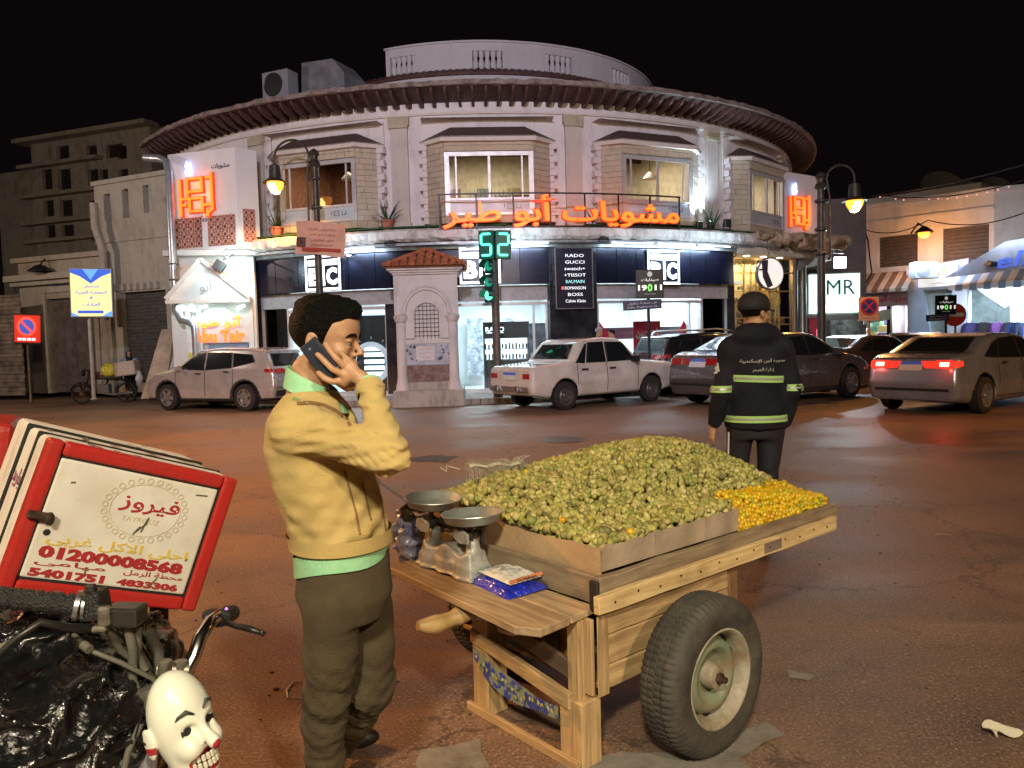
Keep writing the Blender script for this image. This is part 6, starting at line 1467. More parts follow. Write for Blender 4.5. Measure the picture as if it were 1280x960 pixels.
def car(name, label, pos, heading, sp, paint_m, scale=1.0, lit=False, z=0.0, step=.035, cat='car', group=None):
 t = thing(name, label, cat, (pos[0], pos[1], z), R(heading), group); t.scale = (scale,)*3
 L_, W_, H_ = sp['L'], sp['W'], sp['H']; belt = sp['belt']; wb = sp['wb']; wr = sp['wr']; x0 = sp.get('xoff', 0.0); pk = sp.get('plan', .13); th_ = sp.get('tumble', .8)
 sil = sp['sil']
 def half(x, zz):
  pl = 1-pk*np.clip(np.abs(x)/(L_/2), 0, 1.1)**5
  sec = np.interp(zz, [.15, .3, .55, belt, H_], [.90, .96, 1.0, .955, th_])
  return W_/2*pl*sec
 def f(P):
  x, y, zz = P[:, 0], np.abs(P[:, 1]), P[:, 2]
  d = smax(poly_sd(x, zz, sil)+.03, y-half(x, zz)+.02, .09)-.02
  for wx in (x0-wb/2, x0+wb/2):
   c = np.sqrt((x-wx)**2+(zz-wr)**2)-(wr*1.2)
   d = np.maximum(d, -np.maximum(c, -(y-(W_/2-.32))))
  return d
 def f0(P):
  x, y, zz = P[:, 0], np.abs(P[:, 1]), P[:, 2]
  return smax(poly_sd(x, zz, sil)+.03, y-half(x, zz)+.02, .09)-.02
 low = sp.get('cladding', .0)
 mats = [paint_m, mat('underbody', (.01, .01, .01), .8, 0, 0), mat('grey_cladding', (.03, .03, .032), .6, 0, .1)]
 def pick(C):
  x, y, zz = C[:, 0], np.abs(C[:, 1]), C[:, 2]; r = np.zeros(len(C))
  for wx in (x0-wb/2, x0+wb/2):
   q = np.sqrt((x-wx)**2+(zz-wr)**2); r = np.where((q < wr*1.215) & (y < half(x, zz)-.035), 1, r)
   if low: r = np.where((q < wr*1.38) & (r == 0), 2, r)
  if low: r = np.where((zz < low) & (r == 0), 2, r)
  return np.where(zz < .2, 1, r)
 F = Matrix.Translation((pos[0], pos[1], z)) @ Matrix.Rotation(R(heading), 4, 'Z') @ Matrix.Scale(scale, 4)
 sdf_obj('body', f, (-L_/2-.1, -W_/2-.1, .08), (L_/2+.1, W_/2+.1, H_+.1), step, mats, t, F=F, relax=1, pick=pick)
 def patch_(nm, quad, axis, sgn, m, off=.006, nu=10, nv=6, par=t, lab=None, thick=0):
  q = [np.array(p, float) for p in quad]; O = []
  for j in range(nv+1):
   for i in range(nu+1):
    u, v = i/nu, j/nv; p = (q[0]*(1-u)+q[1]*u)*(1-v)+(q[3]*(1-u)+q[2]*u)*v
    O.append((p[0], sgn*(W_), p[1]) if axis == 'y' else (sgn*(L_/2+.3), p[0], p[1]) if axis == 'x' else (p[0], p[1], H_+.3))
  d = {'y': (0, -sgn, 0), 'x': (-sgn, 0, 0), 'z': (0, 0, -1)}[axis]
  P = vtrace(O, d, f0); P = P-np.array(d)*off
  mb = MB(F); mb.V(P);
  for j in range(nv):
   for i in range(nu):
    a = j*(nu+1)+i; mb.face(a, a+1, a+nu+2, a+nu+1)
  o = mb.build(nm, m, par, lab, smooth=2)
  return o
 def rim_strip(quad, axis, sgn, m, w_=.022):
  n_ = len(quad); c = [sum(p[0] for p in quad)/n_, sum(p[1] for p in quad)/n_]
  for i in range(n_):
   a, b = quad[i], quad[(i+1) % n_]; k = lambda p: (p[0]+(p[0]-c[0])/max(.01, math.hypot(p[0]-c[0], p[1]-c[1]))*w_*1.6, p[1]+(p[1]-c[1])/max(.01, math.hypot(p[0]-c[0], p[1]-c[1]))*w_*1.6)
   patch_('window_trim', [a, b, k(b), k(a)], axis, sgn, m, .003, 8, 1)
 trim = sp.get('trim', m_black)
 for s in (-1, 1):
  for q in sp['side']: patch_('side_window', q, 'y', s, m_cg, .006); rim_strip(q, 'y', s, trim)
  for x_, z0_, z1_ in sp['doors']: patch_('door_gap', [(x_-.008, z0_), (x_+.008, z0_), (x_+.008, z1_), (x_-.008, z1_)], 'y', s, m_joint, .002, 1, 10)
  for x_, z_ in sp['handles']: patch_('door_handle', [(x_-.09, z_-.018), (x_+.09, z_-.018), (x_+.09, z_+.018), (x_-.09, z_+.018)], 'y', s, sp.get('handle_m', trim), .025, 4, 1)
  a_, b_ = sp['side'][0][0][0]-.0, 0
  # mirrors
  mx, mz = sp['mirror']; yy = s*(W_/2*.93)
  MB(F).box((mx, yy+s*.11, mz), (.11, .20, .13), taper=(.8, .8)).beam((mx, yy-s*.03, mz-.06), (mx, yy+s*.05, mz-.04), .04, .03).build('mirror', sp.get('mirror_m', paint_m), t, bevel=.02, seg=2)
  patch_('sill', [(x0-wb/2+wr*1.3, .2), (x0+wb/2-wr*1.3, .2), (x0+wb/2-wr*1.3, .29), (x0-wb/2+wr*1.3, .29)], 'y', s, sp.get('sill_m', m_black), .004, 10, 1)
 patch_('windscreen', sp['front_glass'], 'x', 1, m_cg, .006, 12, 8); patch_('rear_window', sp['rear_glass'], 'x', -1, m_cg, .006, 12, 8)
 rim_strip(sp['rear_glass'], 'x', -1, trim, .016); rim_strip(sp['front_glass'], 'x', 1, trim, .016)
 tl = m_red_l if not lit else glow('tail_lit', (1, .03, .015), 1.1)
 for s in (-1, 1):
  q = [(s*p[0], p[1]) for p in sp['tail']]; o = patch_('tail_light', q, 'x', -1, tl, .012, 8, 4)
  if lit:
   c = (sum(p[0] for p in q)/4, sum(p[1] for p in q)/4); w_ = abs(q[1][0]-q[0][0])*.28
   patch_('brake_lamp', [(c[0]-w_, c[1]-.035), (c[0]+w_, c[1]-.035), (c[0]+w_, c[1]+.035), (c[0]-w_, c[1]+.035)], 'x', -1, glow('brake_hot', (1, .25, .16), 9), .02, 4, 2, o)
  q2 = sp.get('tail_side')
  if q2: patch_('tail_light_side', q2, 'y', s, tl, .010, 6, 3)
  q = [(s*p[0], p[1]) for p in sp['head']]; patch_('headlight', q, 'x', 1, mat('headlight', (.45, .47, .5), .1, .3, .1, coat=1), .012, 6, 4)
  if sp.get('head_side'): patch_('headlight_side', sp['head_side'], 'y', s, mat('headlight', (.45, .47, .5), .1, .3, .1, coat=1), .010, 5, 3)
 bz = sp['plate_z']
 for sg in (-1, 1):
  patch_('number_plate', [(-.21, bz-.075), (.21, bz-.075), (.21, bz+.03), (-.21, bz+.03)], 'x', sg, m_plate_w, .02, 4, 2)
  patch_('plate_header', [(-.21, bz+.03), (.21, bz+.03), (.21, bz+.085), (-.21, bz+.085)], 'x', sg, m_plate_b, .02, 4, 2)
  for q in sp['bumper']: patch_('bumper', [(-q[2], q[0]), (q[2], q[0]), (q[2], q[1]), (-q[2], q[1])], 'x', sg, q[3], q[4], 14, 2)
  patch_('boot_gap' if sg < 0 else 'bonnet_gap', [(-W_*.36, bz+.13), (W_*.36, bz+.13), (W_*.36, bz+.145), (-W_*.36, bz+.145)], 'x', sg, m_joint, .002, 12, 1) if sp.get('bootline', 1) else None
 ty, ri = wheel_set(sp['rim'])
 for wx in (x0-wb/2, x0+wb/2):
  for s in (-1, 1):
   w_ = bpy.data.objects.new('wheel', None); COL.objects.link(w_); w_.empty_display_size = .1; w_.parent = t
   w_.location = (wx, s*(W_/2-.11), wr); w_.rotation_euler = (0, random.random(), 0 if s < 0 else PI); w_.scale = (wr,)*3
   for src in (ty, ri):
    c = src.copy(); COL.objects.link(c); c.parent = w_
 return t, F, patch_
S_SEDAN = dict(L=4.52, W=1.82, H=1.42, wb=2.76, wr=.325, belt=.95, rim='alloy', tumble=.76,
 sil=[(-2.20, .24), (-2.27, .55), (-2.24, .80), (-2.16, 1.02), (-1.95, 1.08), (-1.58, 1.10), (-.95, 1.37), (-.55, 1.43), (.05, 1.42), (.42, 1.36), (1.10, 1.00), (1.85, .86), (2.12, .74), (2.26, .52), (2.22, .22), (1.7, .17), (-1.7, .17)],
 side=[[(.05, .96), (.88, .97), (.38, 1.27), (.05, 1.33)], [(-.85, .98), (-.02, .96), (-.02, 1.33), (-.62, 1.30)], [(-1.35, 1.01), (-.90, .99), (-.68, 1.29), (-.92, 1.22)]],
 doors=[(1.0, .3, .92), (.015, .28, .94), (-.9, .5, .95)], handles=[(.18, .86), (-.72, .88)], mirror=(.80, 1.0),
 front_glass=[(-.66, 1.02), (.66, 1.02), (.54, 1.34), (-.54, 1.34)], rear_glass=[(-.60, 1.10), (.60, 1.10), (.50, 1.34), (-.50, 1.34)],
 tail=[(.44, .84), (.72, .82), (.72, .96), (.42, .96)], tail_side=[(-2.24, .83), (-2.05, .87), (-2.05, .95), (-2.2, .95)], head=[(.42, .66), (.70, .64), (.70, .76), (.45, .77)], head_side=[(1.95, .64), (2.2, .6), (2.2, .7), (1.9, .76)],
 plate_z=.86, bumper=[(.42, .47, .66, m_black, .004)])
S_SUV = dict(L=4.42, W=1.85, H=1.64, wb=2.64, wr=.35, belt=1.08, rim='alloy', tumble=.78, cladding=.34,
 sil=[(-2.14, .30), (-2.22, .62), (-2.20, .95), (-2.08, 1.18), (-1.90, 1.48), (-1.92, 1.56), (-1.4, 1.63), (-.4, 1.655), (.25, 1.60), (1.12, 1.13), (1.80, .98), (2.08, .82), (2.2, .58), (2.16, .28), (1.7, .22), (-1.7, .22)],
 side=[[(.02, 1.08), (.92, 1.10), (.32, 1.47), (.02, 1.52)], [(-.90, 1.12), (-.05, 1.08), (-.05, 1.52), (-.85, 1.50)], [(-1.62, 1.26), (-.97, 1.14), (-.92, 1.49), (-1.50, 1.44)]],
 doors=[(1.0, .4, 1.04), (-.01, .38, 1.06), (-.95, .5, 1.1)], handles=[(.2, .98), (-.75, 1.02)], mirror=(.82, 1.14),
 front_glass=[(-.68, 1.16), (.68, 1.16), (.55, 1.53), (-.55, 1.53)], rear_glass=[(-.64, 1.14), (.64, 1.14), (.54, 1.46), (-.54, 1.46)],
 tail=[(.46, .95), (.72, .97), (.72, 1.08), (.46, 1.04)], tail_side=[(-2.2, .97), (-1.92, 1.01), (-1.96, 1.08), (-2.14, 1.08)], head=[(.46, .78), (.72, .76), (.72, .92), (.48, .9)], head_side=[(1.8, .84), (2.12, .72), (2.1, .82), (1.75, .95)],
 plate_z=.82, bumper=[(.36, .52, .70, mat('grey_cladding', (.03, .03, .032), .6, 0, .1), .006), (.56, .60, .7, m_chrome, .01)])
S_OLD = dict(L=4.06, W=1.61, H=1.44, wb=2.42, wr=.29, belt=.93, rim='steel', tumble=.80, plan=.05, xoff=.02, trim=m_chrome, handle_m=m_joint, mirror_m=m_joint, bootline=0,
 sil=[(-1.99, .32), (-2.03, .45), (-2.02, .84), (-1.93, .91), (-1.22, .955), (-1.02, .99), (-.74, 1.36), (-.58, 1.425), (-.1, 1.455), (.36, 1.425), (.50, 1.36), (.86, .985), (1.0, .95), (1.80, .885), (1.99, .82), (2.02, .5), (1.98, .30), (1.6, .24), (-1.6, .24)],
 side=[[(-.04, .95), (.70, .95), (.42, 1.31), (-.04, 1.33)], [(-.62, .95), (-.12, .95), (-.12, 1.33), (-.50, 1.32)], [(-.90, .96), (-.68, .955), (-.56, 1.30), (-.62, 1.28)]],
 doors=[(.80, .3, .93), (-.08, .28, .94), (-.88, .5, .94)], handles=[(.06, .80), (-.70, .80)], mirror=(.66, .98),
 front_glass=[(-.60, 1.02), (.60, 1.02), (.50, 1.33), (-.50, 1.33)], rear_glass=[(-.58, 1.02), (.58, 1.02), (.50, 1.31), (-.50, 1.31)],
 tail=[(.44, .66), (.67, .66), (.67, .76), (.44, .76)], head=[(.46, .56), (.67, .56), (.67, .76), (.46, .76)],
 plate_z=.70, bumper=[(.40, .50, .68, m_chrome, .05)])
# white old saloon
t, F, pt = car('old_saloon', 'old white boxy saloon car parked side on in front of the black shopfront', (0, 0), 34.6, S_OLD, paint('old_white_paint', (.62, .56, .50), 0, .42, .25), step=.03, scale=1.06)
def place(t, near_rear, near_front, side, W_, off=.11, z=0, sc=1.0):
 """put the car so that its two near wheels stand on the given ground points; side -1 = its right side is near"""
 a, b = Vector(near_rear), Vector(near_front); d = b-a; h = math.atan2(d.y, d.x); m = (a+b)/2
 lft = Vector((-math.sin(h), math.cos(h))); c = m-lft*side*(W_/2-off)*sc
 return (c.x, c.y), math.degrees(h)
def move(t, pos, hd, z=0): t.location = (pos[0], pos[1], z); t.rotation_euler = (0, 0, R(hd))
p, h = place(t, (1.06, 16.36), (3.20, 17.86), -1, 1.61, sc=1.06); move(t, p, h)
pt('rust_patch', [(-.78, .30), (-.45, .30), (-.45, .40), (-.78, .40)], 'y', -1, mat('primer_grey', (.07, .07, .08), .6), .004, 4, 2)
pt('rust_patch', [(.05, .30), (.72, .30), (.72, .38), (.05, .38)], 'y', -1, mat('primer_grey', (.07, .07, .08), .6), .004, 6, 2)
F0 = Matrix.Translation(t.location) @ t.rotation_euler.to_matrix().to_4x4() @ Matrix.Scale(1.06, 4)
for s in (-.35, .35): MB(F0).box((-2.1, s, .45), (.06, .06, .16)).build('overrider', m_chrome, t, bevel=.01)
# silver SUV, left
t, F, pt = car('compact_suv', 'silver compact SUV parked beside the white restaurant entrance', (0, 0), 157, S_SUV, paint('silver_paint', (.55, .52, .52), .4), step=.03, scale=.93)
k = .965
p, h = place(t, (-6.68*k, 19.06*k), (-8.82*k, 19.96*k), 1, 1.85, sc=.93); move(t, p, h)
# dark sedan behind the officer
t, F, pt = car('dark_sedan', 'dark brown grey sedan passing behind the officer with a white and blue plate', (5.91, 17.36), 32.7, S_SEDAN, paint('brown_paint', (.13, .12, .13), .5), scale=1.08, step=.03)
# silver saloon with brake lights
p, h = (0, 0), 34.6; a_, b_ = Vector((8.3, 13.46)), Vector((7.32, 14.88)); dl = (b_-a_).normalized(); fw_ = Vector((dl.y, -dl.x)); c = (a_+b_)/2+fw_*1.38
t, F, pt = car('silver_saloon', 'silver saloon with glowing red brake lights at the right edge of the road', (c.x, c.y), math.degrees(math.atan2(fw_.y, fw_.x)), S_SEDAN, paint('silver_grey_paint', (.29, .33, .43), .5), lit=True, step=.03)
for s in (-1, 1): lamp('brake_glow', 'POINT', F @ Vector((-2.42, s*.66, .88)), (1, .05, .03), 5, .06, parent=t)
# black SUV by the right window
t, F, pt = car('black_suv', 'black SUV with roof rails parked between the white saloon and the dark sedan', (5.35, 20.75), 24, S_SUV, paint('black_paint', (.012, .012, .015), .3, .2), scale=.95, z=.02)
for s in (-1, 1): MB(F).tube([(-1.5, s*.66, 1.60), (-1.4, s*.66, 1.70), (-.2, s*.64, 1.73), (.3, s*.62, 1.66), (.36, s*.62, 1.60)], .022, 6).build('roof_rail', m_steel, t, smooth=1)
# right row
car('parked_hatchback', 'dark car parked between the right lamp post and the dark sedan', (9.9, 21.6), 30, S_SEDAN, paint('dark_bronze', (.07, .05, .04), .4), scale=.98, step=.045)
car('parked_sedan', 'dark red parked sedan seen from behind below the no stopping sign', (11.9, 22.6), 62, S_SEDAN, paint('dark_red_paint', (.06, .02, .02), .4), step=.045)
car('red_car', 'red car mostly cut off by the right edge behind the silver saloon', (17.2, 21.5), 40, S_SEDAN, paint('red_paint', (.28, .02, .02), .3), lit=True, step=.045)
# ---- delivery scooter far left and rider
bx, by = -12.0, 22.6
t = thing('delivery_motorbike', 'small old motorbike with pale delivery box and yellow bag parked by the grey doors', 'motorbike', (bx, by, 0), R(8))
F = Matrix.Translation((bx, by, 0)) @ Matrix.Rotation(R(8), 4, 'Z')
ty, ri = wheel_set('steel')
for wx in (-.62, .62):
 w_ = bpy.data.objects.new('wheel', None); COL.objects.link(w_); w_.parent = t; w_.location = (wx, 0, .30); w_.scale = (.30, .13, .30)
 Aq = Matrix.Rotation(PI/2, 4, 'X')
 FW = F @ Matrix.Translation((wx, 0, .3))
 MB(FW).lathe([(.245, -.045), (.29, -.05), (.30, 0), (.29, .05), (.245, .045)], 28, Aq, cap=False).build('tyre', m_tyre, w_, smooth=1)
 mb = MB(FW).lathe([(.25, -.02), (.235, 0), (.25, .02)], 28, Aq, cap=False).lathe([(0, -.05), (.04, -.05), (.04, .05), (0, .05)], 12, Aq)
 for i in range(14): a = 2*PI*i/14; mb.beam((.03*math.cos(a), 0, .03*math.sin(a)), (.24*math.cos(a), 0, .24*math.sin(a)), .008, .008)
 mb.build('rim', m_chrome, w_, smooth=1)
mb = MB(F).tube([(-.62, 0, .3), (-.5, 0, .38), (-.2, .0, .38), (.05, 0, .5), (.15, 0, .8)], .035, 8).tube([(-.62, .1, .3), (-.7, .1, .62)], .03, 6).tube([(-.62, 0, .3), (-.42, 0, .75), (-.38, 0, .95)], .03, 8).tube([(-.42, 0, .75), (.1, 0, .72), (.4, 0, .68), (.75, 0, .66)], .035, 8)
mb.build('frame', m_joint, t, smooth=1)
MB(F).box((.0, 0, .42), (.34, .24, .28)).tube([(.0, -.12, .3), (.3, -.14, .25), (.85, -.14, .3)], .04, 8).build('engine', m_steel, t, bevel=.03)
MB(F).box((.22, 0, .76), (.6, .22, .1), taper=(.9, .8)).build('seat', m_black, t, bevel=.03, seg=2)
MB(F).lathe([(0, 0), (.12, .02), (.15, .1), (.12, .2), (0, .22)], 14, Matrix.Translation((-.12, 0, .72)) @ Matrix.Diagonal((1.5, .8, 1, 1))).build('tank', mat('tank_maroon', (.12, .03, .03), .3), t, smooth=1)
MB(F).tube([(-.4, -.32, 1.02), (-.38, -.1, .96), (-.38, .1, .96), (-.4, .32, 1.02)], .018, 8).lathe([(0, 0), (.08, .02), (.09, .08), (0, .1)], 12, Matrix.Translation((-.5, 0, .9)) @ Matrix.Rotation(-PI/2, 4, 'Y')).build('handlebar', m_joint, t, smooth=1)
MB(F).lathe([(.31, -.06), (.325, 0), (.31, .06)], 16, Matrix.Translation((-.62, 0, .32)) @ Matrix.Rotation(PI/2, 4, 'X'), a0=R(10), a1=R(170)).lathe([(.31, -.06), (.325, 0), (.31, .06)], 16, Matrix.Translation((.62, 0, .32)) @ Matrix.Rotation(PI/2, 4, 'X'), a0=R(10), a1=R(170)).build('mudguard', m_joint, t, smooth=1)
bxo = MB(F).box((.66, 0, 1.0), (.6, .5, .42), Matrix.Rotation(R(-6), 3, 'Y')).build('delivery_box', plaster('box_cream', (.58, .50, .42), (.3, .2, .12), .4, 3), None, bevel=.03); tag(bxo, 'cream delivery box tilted on the back of the small motorbike', 'delivery box')
def f(P, c=np.array(F @ Vector((.15, 0, .98)))): return sd_ell(P, c, (.22, .17, .2))+.03*vnoise(P, 12, 4)
o = sdf_obj('plastic_bag', f, np.array(F @ Vector((-.15, -.3, .7))), np.array(F @ Vector((.5, .3, 1.3))), .025, mat('yellow_bag', (.65, .58, .04), .4)); tag(o, 'yellow plastic bag on the seat of the small motorbike', 'bag')
def f(P, c=np.array(F @ Vector((1.02, -.1, .72)))): return sd_ell(P, c, (.1, .1, .24))+.02*vnoise(P, 14, 6)
o = sdf_obj('plastic_bag', f, np.array(F @ Vector((.82, -.35, .4))), np.array(F @ Vector((1.2, .1, 1.05))), .025, mat('white_bag', (.6, .6, .6), .4)); tag(o, 'white plastic bag hanging behind the cream delivery box', 'bag')
# ================================================================ the fruit cart
CO = Vector((.26, 2.69, 0)); FC = Matrix.Translation(CO) @ Matrix.Rotation(R(40), 4, 'Z')
cart = thing('handcart', 'home-made wooden handcart on car wheels loaded with a heap of fruit', 'handcart', CO, R(40))
wc1, wc2 = (.52, .36, .18), (.30, .19, .09)
wX = wood('plank_x', wc1, wc2, 'X'); wY = wood('plank_y', wc1, wc2, 'Y'); wZ = wood('plank_z', wc1, wc2, 'Z')
wXp = wood('pale_batten', (.66, .50, .26), (.46, .31, .14), 'X'); wG = wood('grey_plank_x', (.30, .23, .15), (.17, .12, .08), 'X'); wGy = wood('grey_plank_y', (.30, .23, .15), (.17, .12, .08), 'Y')
m_nail = mat('nail_head', (.05, .035, .03), .5, .6, 0)
def bd(a, b, m, nm='plank', bev=.004, **k): return MB(FC).b2(a, b).build(nm, m, cart, bevel=bev, **k)
def rough_board(a, b, m, axis, nm='plank', wob=.004, n=14):
 """board with slightly wavy edges"""
 a, b = Vector(a), Vector(b); rr = random.Random(int(abs(a.x*911+a.y*73+a.z*37)*1000)); i = 'xyz'.index(axis); o = [k for k in range(3) if k != i]; mb = MB(FC); rings = []
 for k in range(n+1):
  u = k/n; P = []
  for da, db in ((0, 0), (1, 0), (1, 1), (0, 1)):
   p = [0, 0, 0]; p[i] = a[i]+(b[i]-a[i])*u; p[o[0]] = (b if da else a)[o[0]]+rr.uniform(-wob, wob)*.4; p[o[1]] = (b if db else a)[o[1]]+rr.uniform(-wob, wob); P.append(p)
  rings.append(mb.V(P))
 for p, q in zip(rings, rings[1:]):
  for k in range(4): mb.face(p+k, p+(k+1) % 4, q+(k+1) % 4, q+k)
 mb.face(rings[0]+3, rings[0]+2, rings[0]+1, rings[0]); mb.face(*[rings[-1]+k for k in range(4)])
 return mb.build(nm, m, cart, bevel=.003)
rough_board((-.02, -.058, .556), (1.66, -.03, .622), wXp, 'x', 'rail', .0025)
bd((1.02, -.0595, .566), (1.16, -.057, .612), wood('stained_patch', (.24, .19, .14), (.15, .11, .08), 'X'), 'repair_plate', .001)
rough_board((.02, -.026, .58), (1.73, .012, .672), wG, 'x', 'side_board', .003)
bd((.0, -.030, .56), (.018, .012, .665), mat('tarred_end', (.02, .018, .016), .7), 'board_end')
rough_board((.045, .016, .562), (.075, 1.28, .665), wGy, 'y', 'end_board', .003)
rough_board((1.70, .016, .60), (1.73, 1.28, .70), wGy, 'y', 'end_board', .003)
rough_board((.02, 1.285, .56), (1.73, 1.315, .67), wG, 'x', 'side_board', .003)
for i in range(9): bd((.08+.18*i, .0145, .6), (.08+.18*i+.175, 1.28, .62), wY, 'floor_plank')
# shelf planks with the sawn-off corner
def plank_poly(pts, z0, z1, m, nm='shelf_plank'):
 return MB(FC).prism([(x, y, z0) for x, y in pts], (0, 0, z1-z0)).build(nm, m, cart, bevel=.003)
m_sh = wood('shelf_wood', (.46, .33, .19), (.25, .17, .10), 'Y')
plank_poly([(-.255, -.012), (-.105, .0), (-.10, 1.0), (-.245, 1.0), (-.300, .07)], .532, .562, m_sh)
plank_poly([(-.100, .0), (.042, .018), (.042, 1.0), (-.095, 1.0)], .534, .560, m_sh)
# box body: planks, corner boards, posts, beams
for z0, z1 in ((.262, .345), (.35, .455), (.46, .555)): rough_board((.05, -.022, z0), (.80, -.002, z1), wX, 'x', 'side_plank', .002); rough_board((.05, .88, z0), (.80, .90, z1), wX, 'x', 'side_plank', .002)
bd((.0, -.0275, .245), (.058, -.0235, .556), wZ, 'corner_board'); bd((-.018, -.014, .25), (.0, .07, .53), wZ, 'corner_board')
bd((.802, -.027, .26), (.865, .035, .58), wood('post_dark', (.26, .15, .07), (.15, .08, .04), 'Z'), 'post')
bd((.30, .03, .225), (1.0, .09, .258), wX, 'bottom_beam'); bd((.30, .8, .225), (1.0, .86, .258), wX, 'bottom_beam'); bd((.06, .03, .24), (.80, .87, .26), wY, 'bottom_board')
bd((.78, .04, .262), (.80, .87, .555), wGy, 'back_board')
for t0, t1, m in ((.075, .13, wZ), (.135, .20, wood('post_ochre', (.42, .26, .08), (.25, .15, .05), 'Z')), (.205, .235, wood('post_green', (.16, .20, .13), (.1, .1, .07), 'Z'))): bd((.03, t0, .26), (.05, t1, .53), m, 'inner_slat')
bd((.035, .24, .33), (.05, .75, .53), wood('dark_board', (.13, .09, .06), (.07, .05, .035), 'Y'), 'inner_board')
# legs and their bars
def leg(s0, s1, t0, t1, z1, nm='leg'): return MB(FC).hexa([(s0, t0, 0), (s1, t0, 0), (s1, t1, 0), (s0, t1, 0), (s0, t0, z1), (s1, t0, z1), (s1, t1, z1), (s0, t1, z1)]).build(nm, wZ, cart, bevel=.005)
leg(-.075, .025, -.016, .10, .243); leg(-.075, .030, .52, .62, .53)
leg(-.055, -.02, .015, .075, .53, 'leg_batten')
MB(FC).hexa([(-.098, -.01, 0), (-.077, -.01, 0), (-.077, .64, .0), (-.098, .64, .0), (-.098, -.01, .035), (-.077, -.01, .035), (-.077, .64, .035), (-.098, .64, .035)]).build('foot_bar', wY, cart, bevel=.003)
MB(FC).hexa([(-.085, .04, .205), (-.058, .04, .205), (-.058, .62, .29), (-.085, .62, .29), (-.085, .04, .262), (-.058, .04, .262), (-.058, .62, .345), (-.085, .62, .345)]).build('cross_bar', wY, cart, bevel=.003)
MB(FC).hexa([(-.055, .05, .30), (-.035, .05, .30), (-.035, .64, .40), (-.055, .64, .40), (-.055, .05, .37), (-.035, .05, .37), (-.035, .64, .46), (-.055, .64, .46)]).build('cross_bar', wood('dark_board', (.13, .09, .06), (.07, .05, .035), 'Y'), cart, bevel=.003)
# painted board hanging below, with its printed leaves
def pb(u, v):
 tt = .585-.50*u; z = .290-.080*u-.030*math.sin(PI*u)**.7; return (-.092-.006*math.sin(9*u), tt, z-.095*v*(.5+.5*math.sin(PI*min(1, u*1.2+.05)))+0)
mb = MB(FC).grid(pb, 24, 3)
mm = mat('painted_board', (.20, .24, .17), .5, 0, 0, 26, col2=(.03, .05, .28), sharp=1.2)
o = mb.build('painted_board', mm, cart, smooth=1)
for i in range(26):
 u = .05+.036*i; p = Vector(pb(u, .2+.5*random.random())); q = MB(FC @ Matrix.Translation(p+Vector((-.006, 0, 0))) @ Matrix.Rotation(random.uniform(0, 6), 4, 'X'))
 q.poly([(0, -.012, 0), (0, 0, -.007), (0, .012, 0), (0, 0, .007)]).build('printed_leaf', mat(('leaf_white', 'leaf_yellow', 'leaf_dkgreen')[i % 3], ((.5, .5, .45), (.5, .42, .08), (.04, .10, .05))[i % 3], .6), cart)
# nails on the batten and boards
nl = None
for i in range(20):
 p = ((.06+i*.125, -.0605, .59+.012*(i % 2)) if i < 13 else (.03, -.0205, .27+.04*(i-13)))
 o = MB(FC).lathe([(0, .0), (.004, .0), (.004, .003), (0, .003)], 6, Matrix.Translation(p) @ Matrix.Rotation(PI/2, 4, 'X')).build('nail', m_nail, cart) if nl is None else nl.copy()
 if nl is None: nl = o; p0_ = Vector(p)
 else: COL.objects.link(o); o.parent = cart; o.location = Vector(p)-p0_
# log handles
def log(s0, s1, t_, z, r, m, nm='handle'):
 n = 14; mb = MB(FC); pts = [(s0+(s1-s0)*k/n, t_+.006*math.sin(k*.9), z+.012*math.sin(k*.5)) for k in range(n+1)]
 rs = [r*(1+.10*math.sin(k*1.3)+.05*math.sin(k*2.9)) for k in range(n+1)]; rs[-1] *= .55; rs[-2] *= .88
 return mb.tube(pts, rs, 14).build(nm, m, cart, smooth=1)
m_log = wood('peeled_log', (.58, .40, .17), (.36, .22, .09), 'X', .5)
log(-.08, -.44, .455, .488, .033, m_log)
log(.10, -.235, .235, .485, .026, mat('pale_pipe', (.50, .42, .32), .5, 0, .3, 8))
MB(FC).lathe([(.038, 0), (.045, .05), (.05, .1)], 12, Matrix.Translation((-.19, .455, .488)) @ Matrix.Rotation(PI/2, 4, 'Y')).build('rag_wrap', mat('white_rag', (.55, .52, .46), .8), cart, smooth=1)
# wheels
def tyre_mesh(F_, r=.29, w=.165):
 mb = MB(F_); na = 216; prof = [(.170, -.060), (.178, -.076), (.22, -.086), (.252, -.083), (.276, -.070), (.287, -.055), (.29, -.040), (.29, -.034), (.284, -.032), (.284, -.026), (.29, -.024), (.291, -.003), (.284, -.001)]
 prof += [(a, -b) for a, b in reversed(prof[:-1])]
 rings = []
 for k in range(na):
  a = 2*PI*k/na; P = []
  for j, (rr_, y) in enumerate(prof):
   g = 0
   if 4 <= j <= len(prof)-5 and k % 3 == (0 if y < 0 else 1): g = .005
   P.append(((rr_-g)*math.cos(a), y, (rr_-g)*math.sin(a)))
  rings.append(mb.V(P))
 m = len(prof)
 for k in range(na):
  a, b = rings[k], rings[(k+1) % na]
  for j in range(m-1): mb.face(a+j, a+j+1, b+j+1, b+j)
 return mb
m_rub = mat('worn_tyre', (.030, .029, .027), .72, 0, .45, 7, .2, 60, col2=(.075, .068, .055)); m_rg = mat('green_wheel_paint', (.16, .25, .17), .45, .1, .5, 14, .2, 40, col2=(.22, .16, .10)); m_rc = mat('cream_wheel_paint', (.36, .35, .28), .5, 0, .5, 10, col2=(.20, .15, .09))
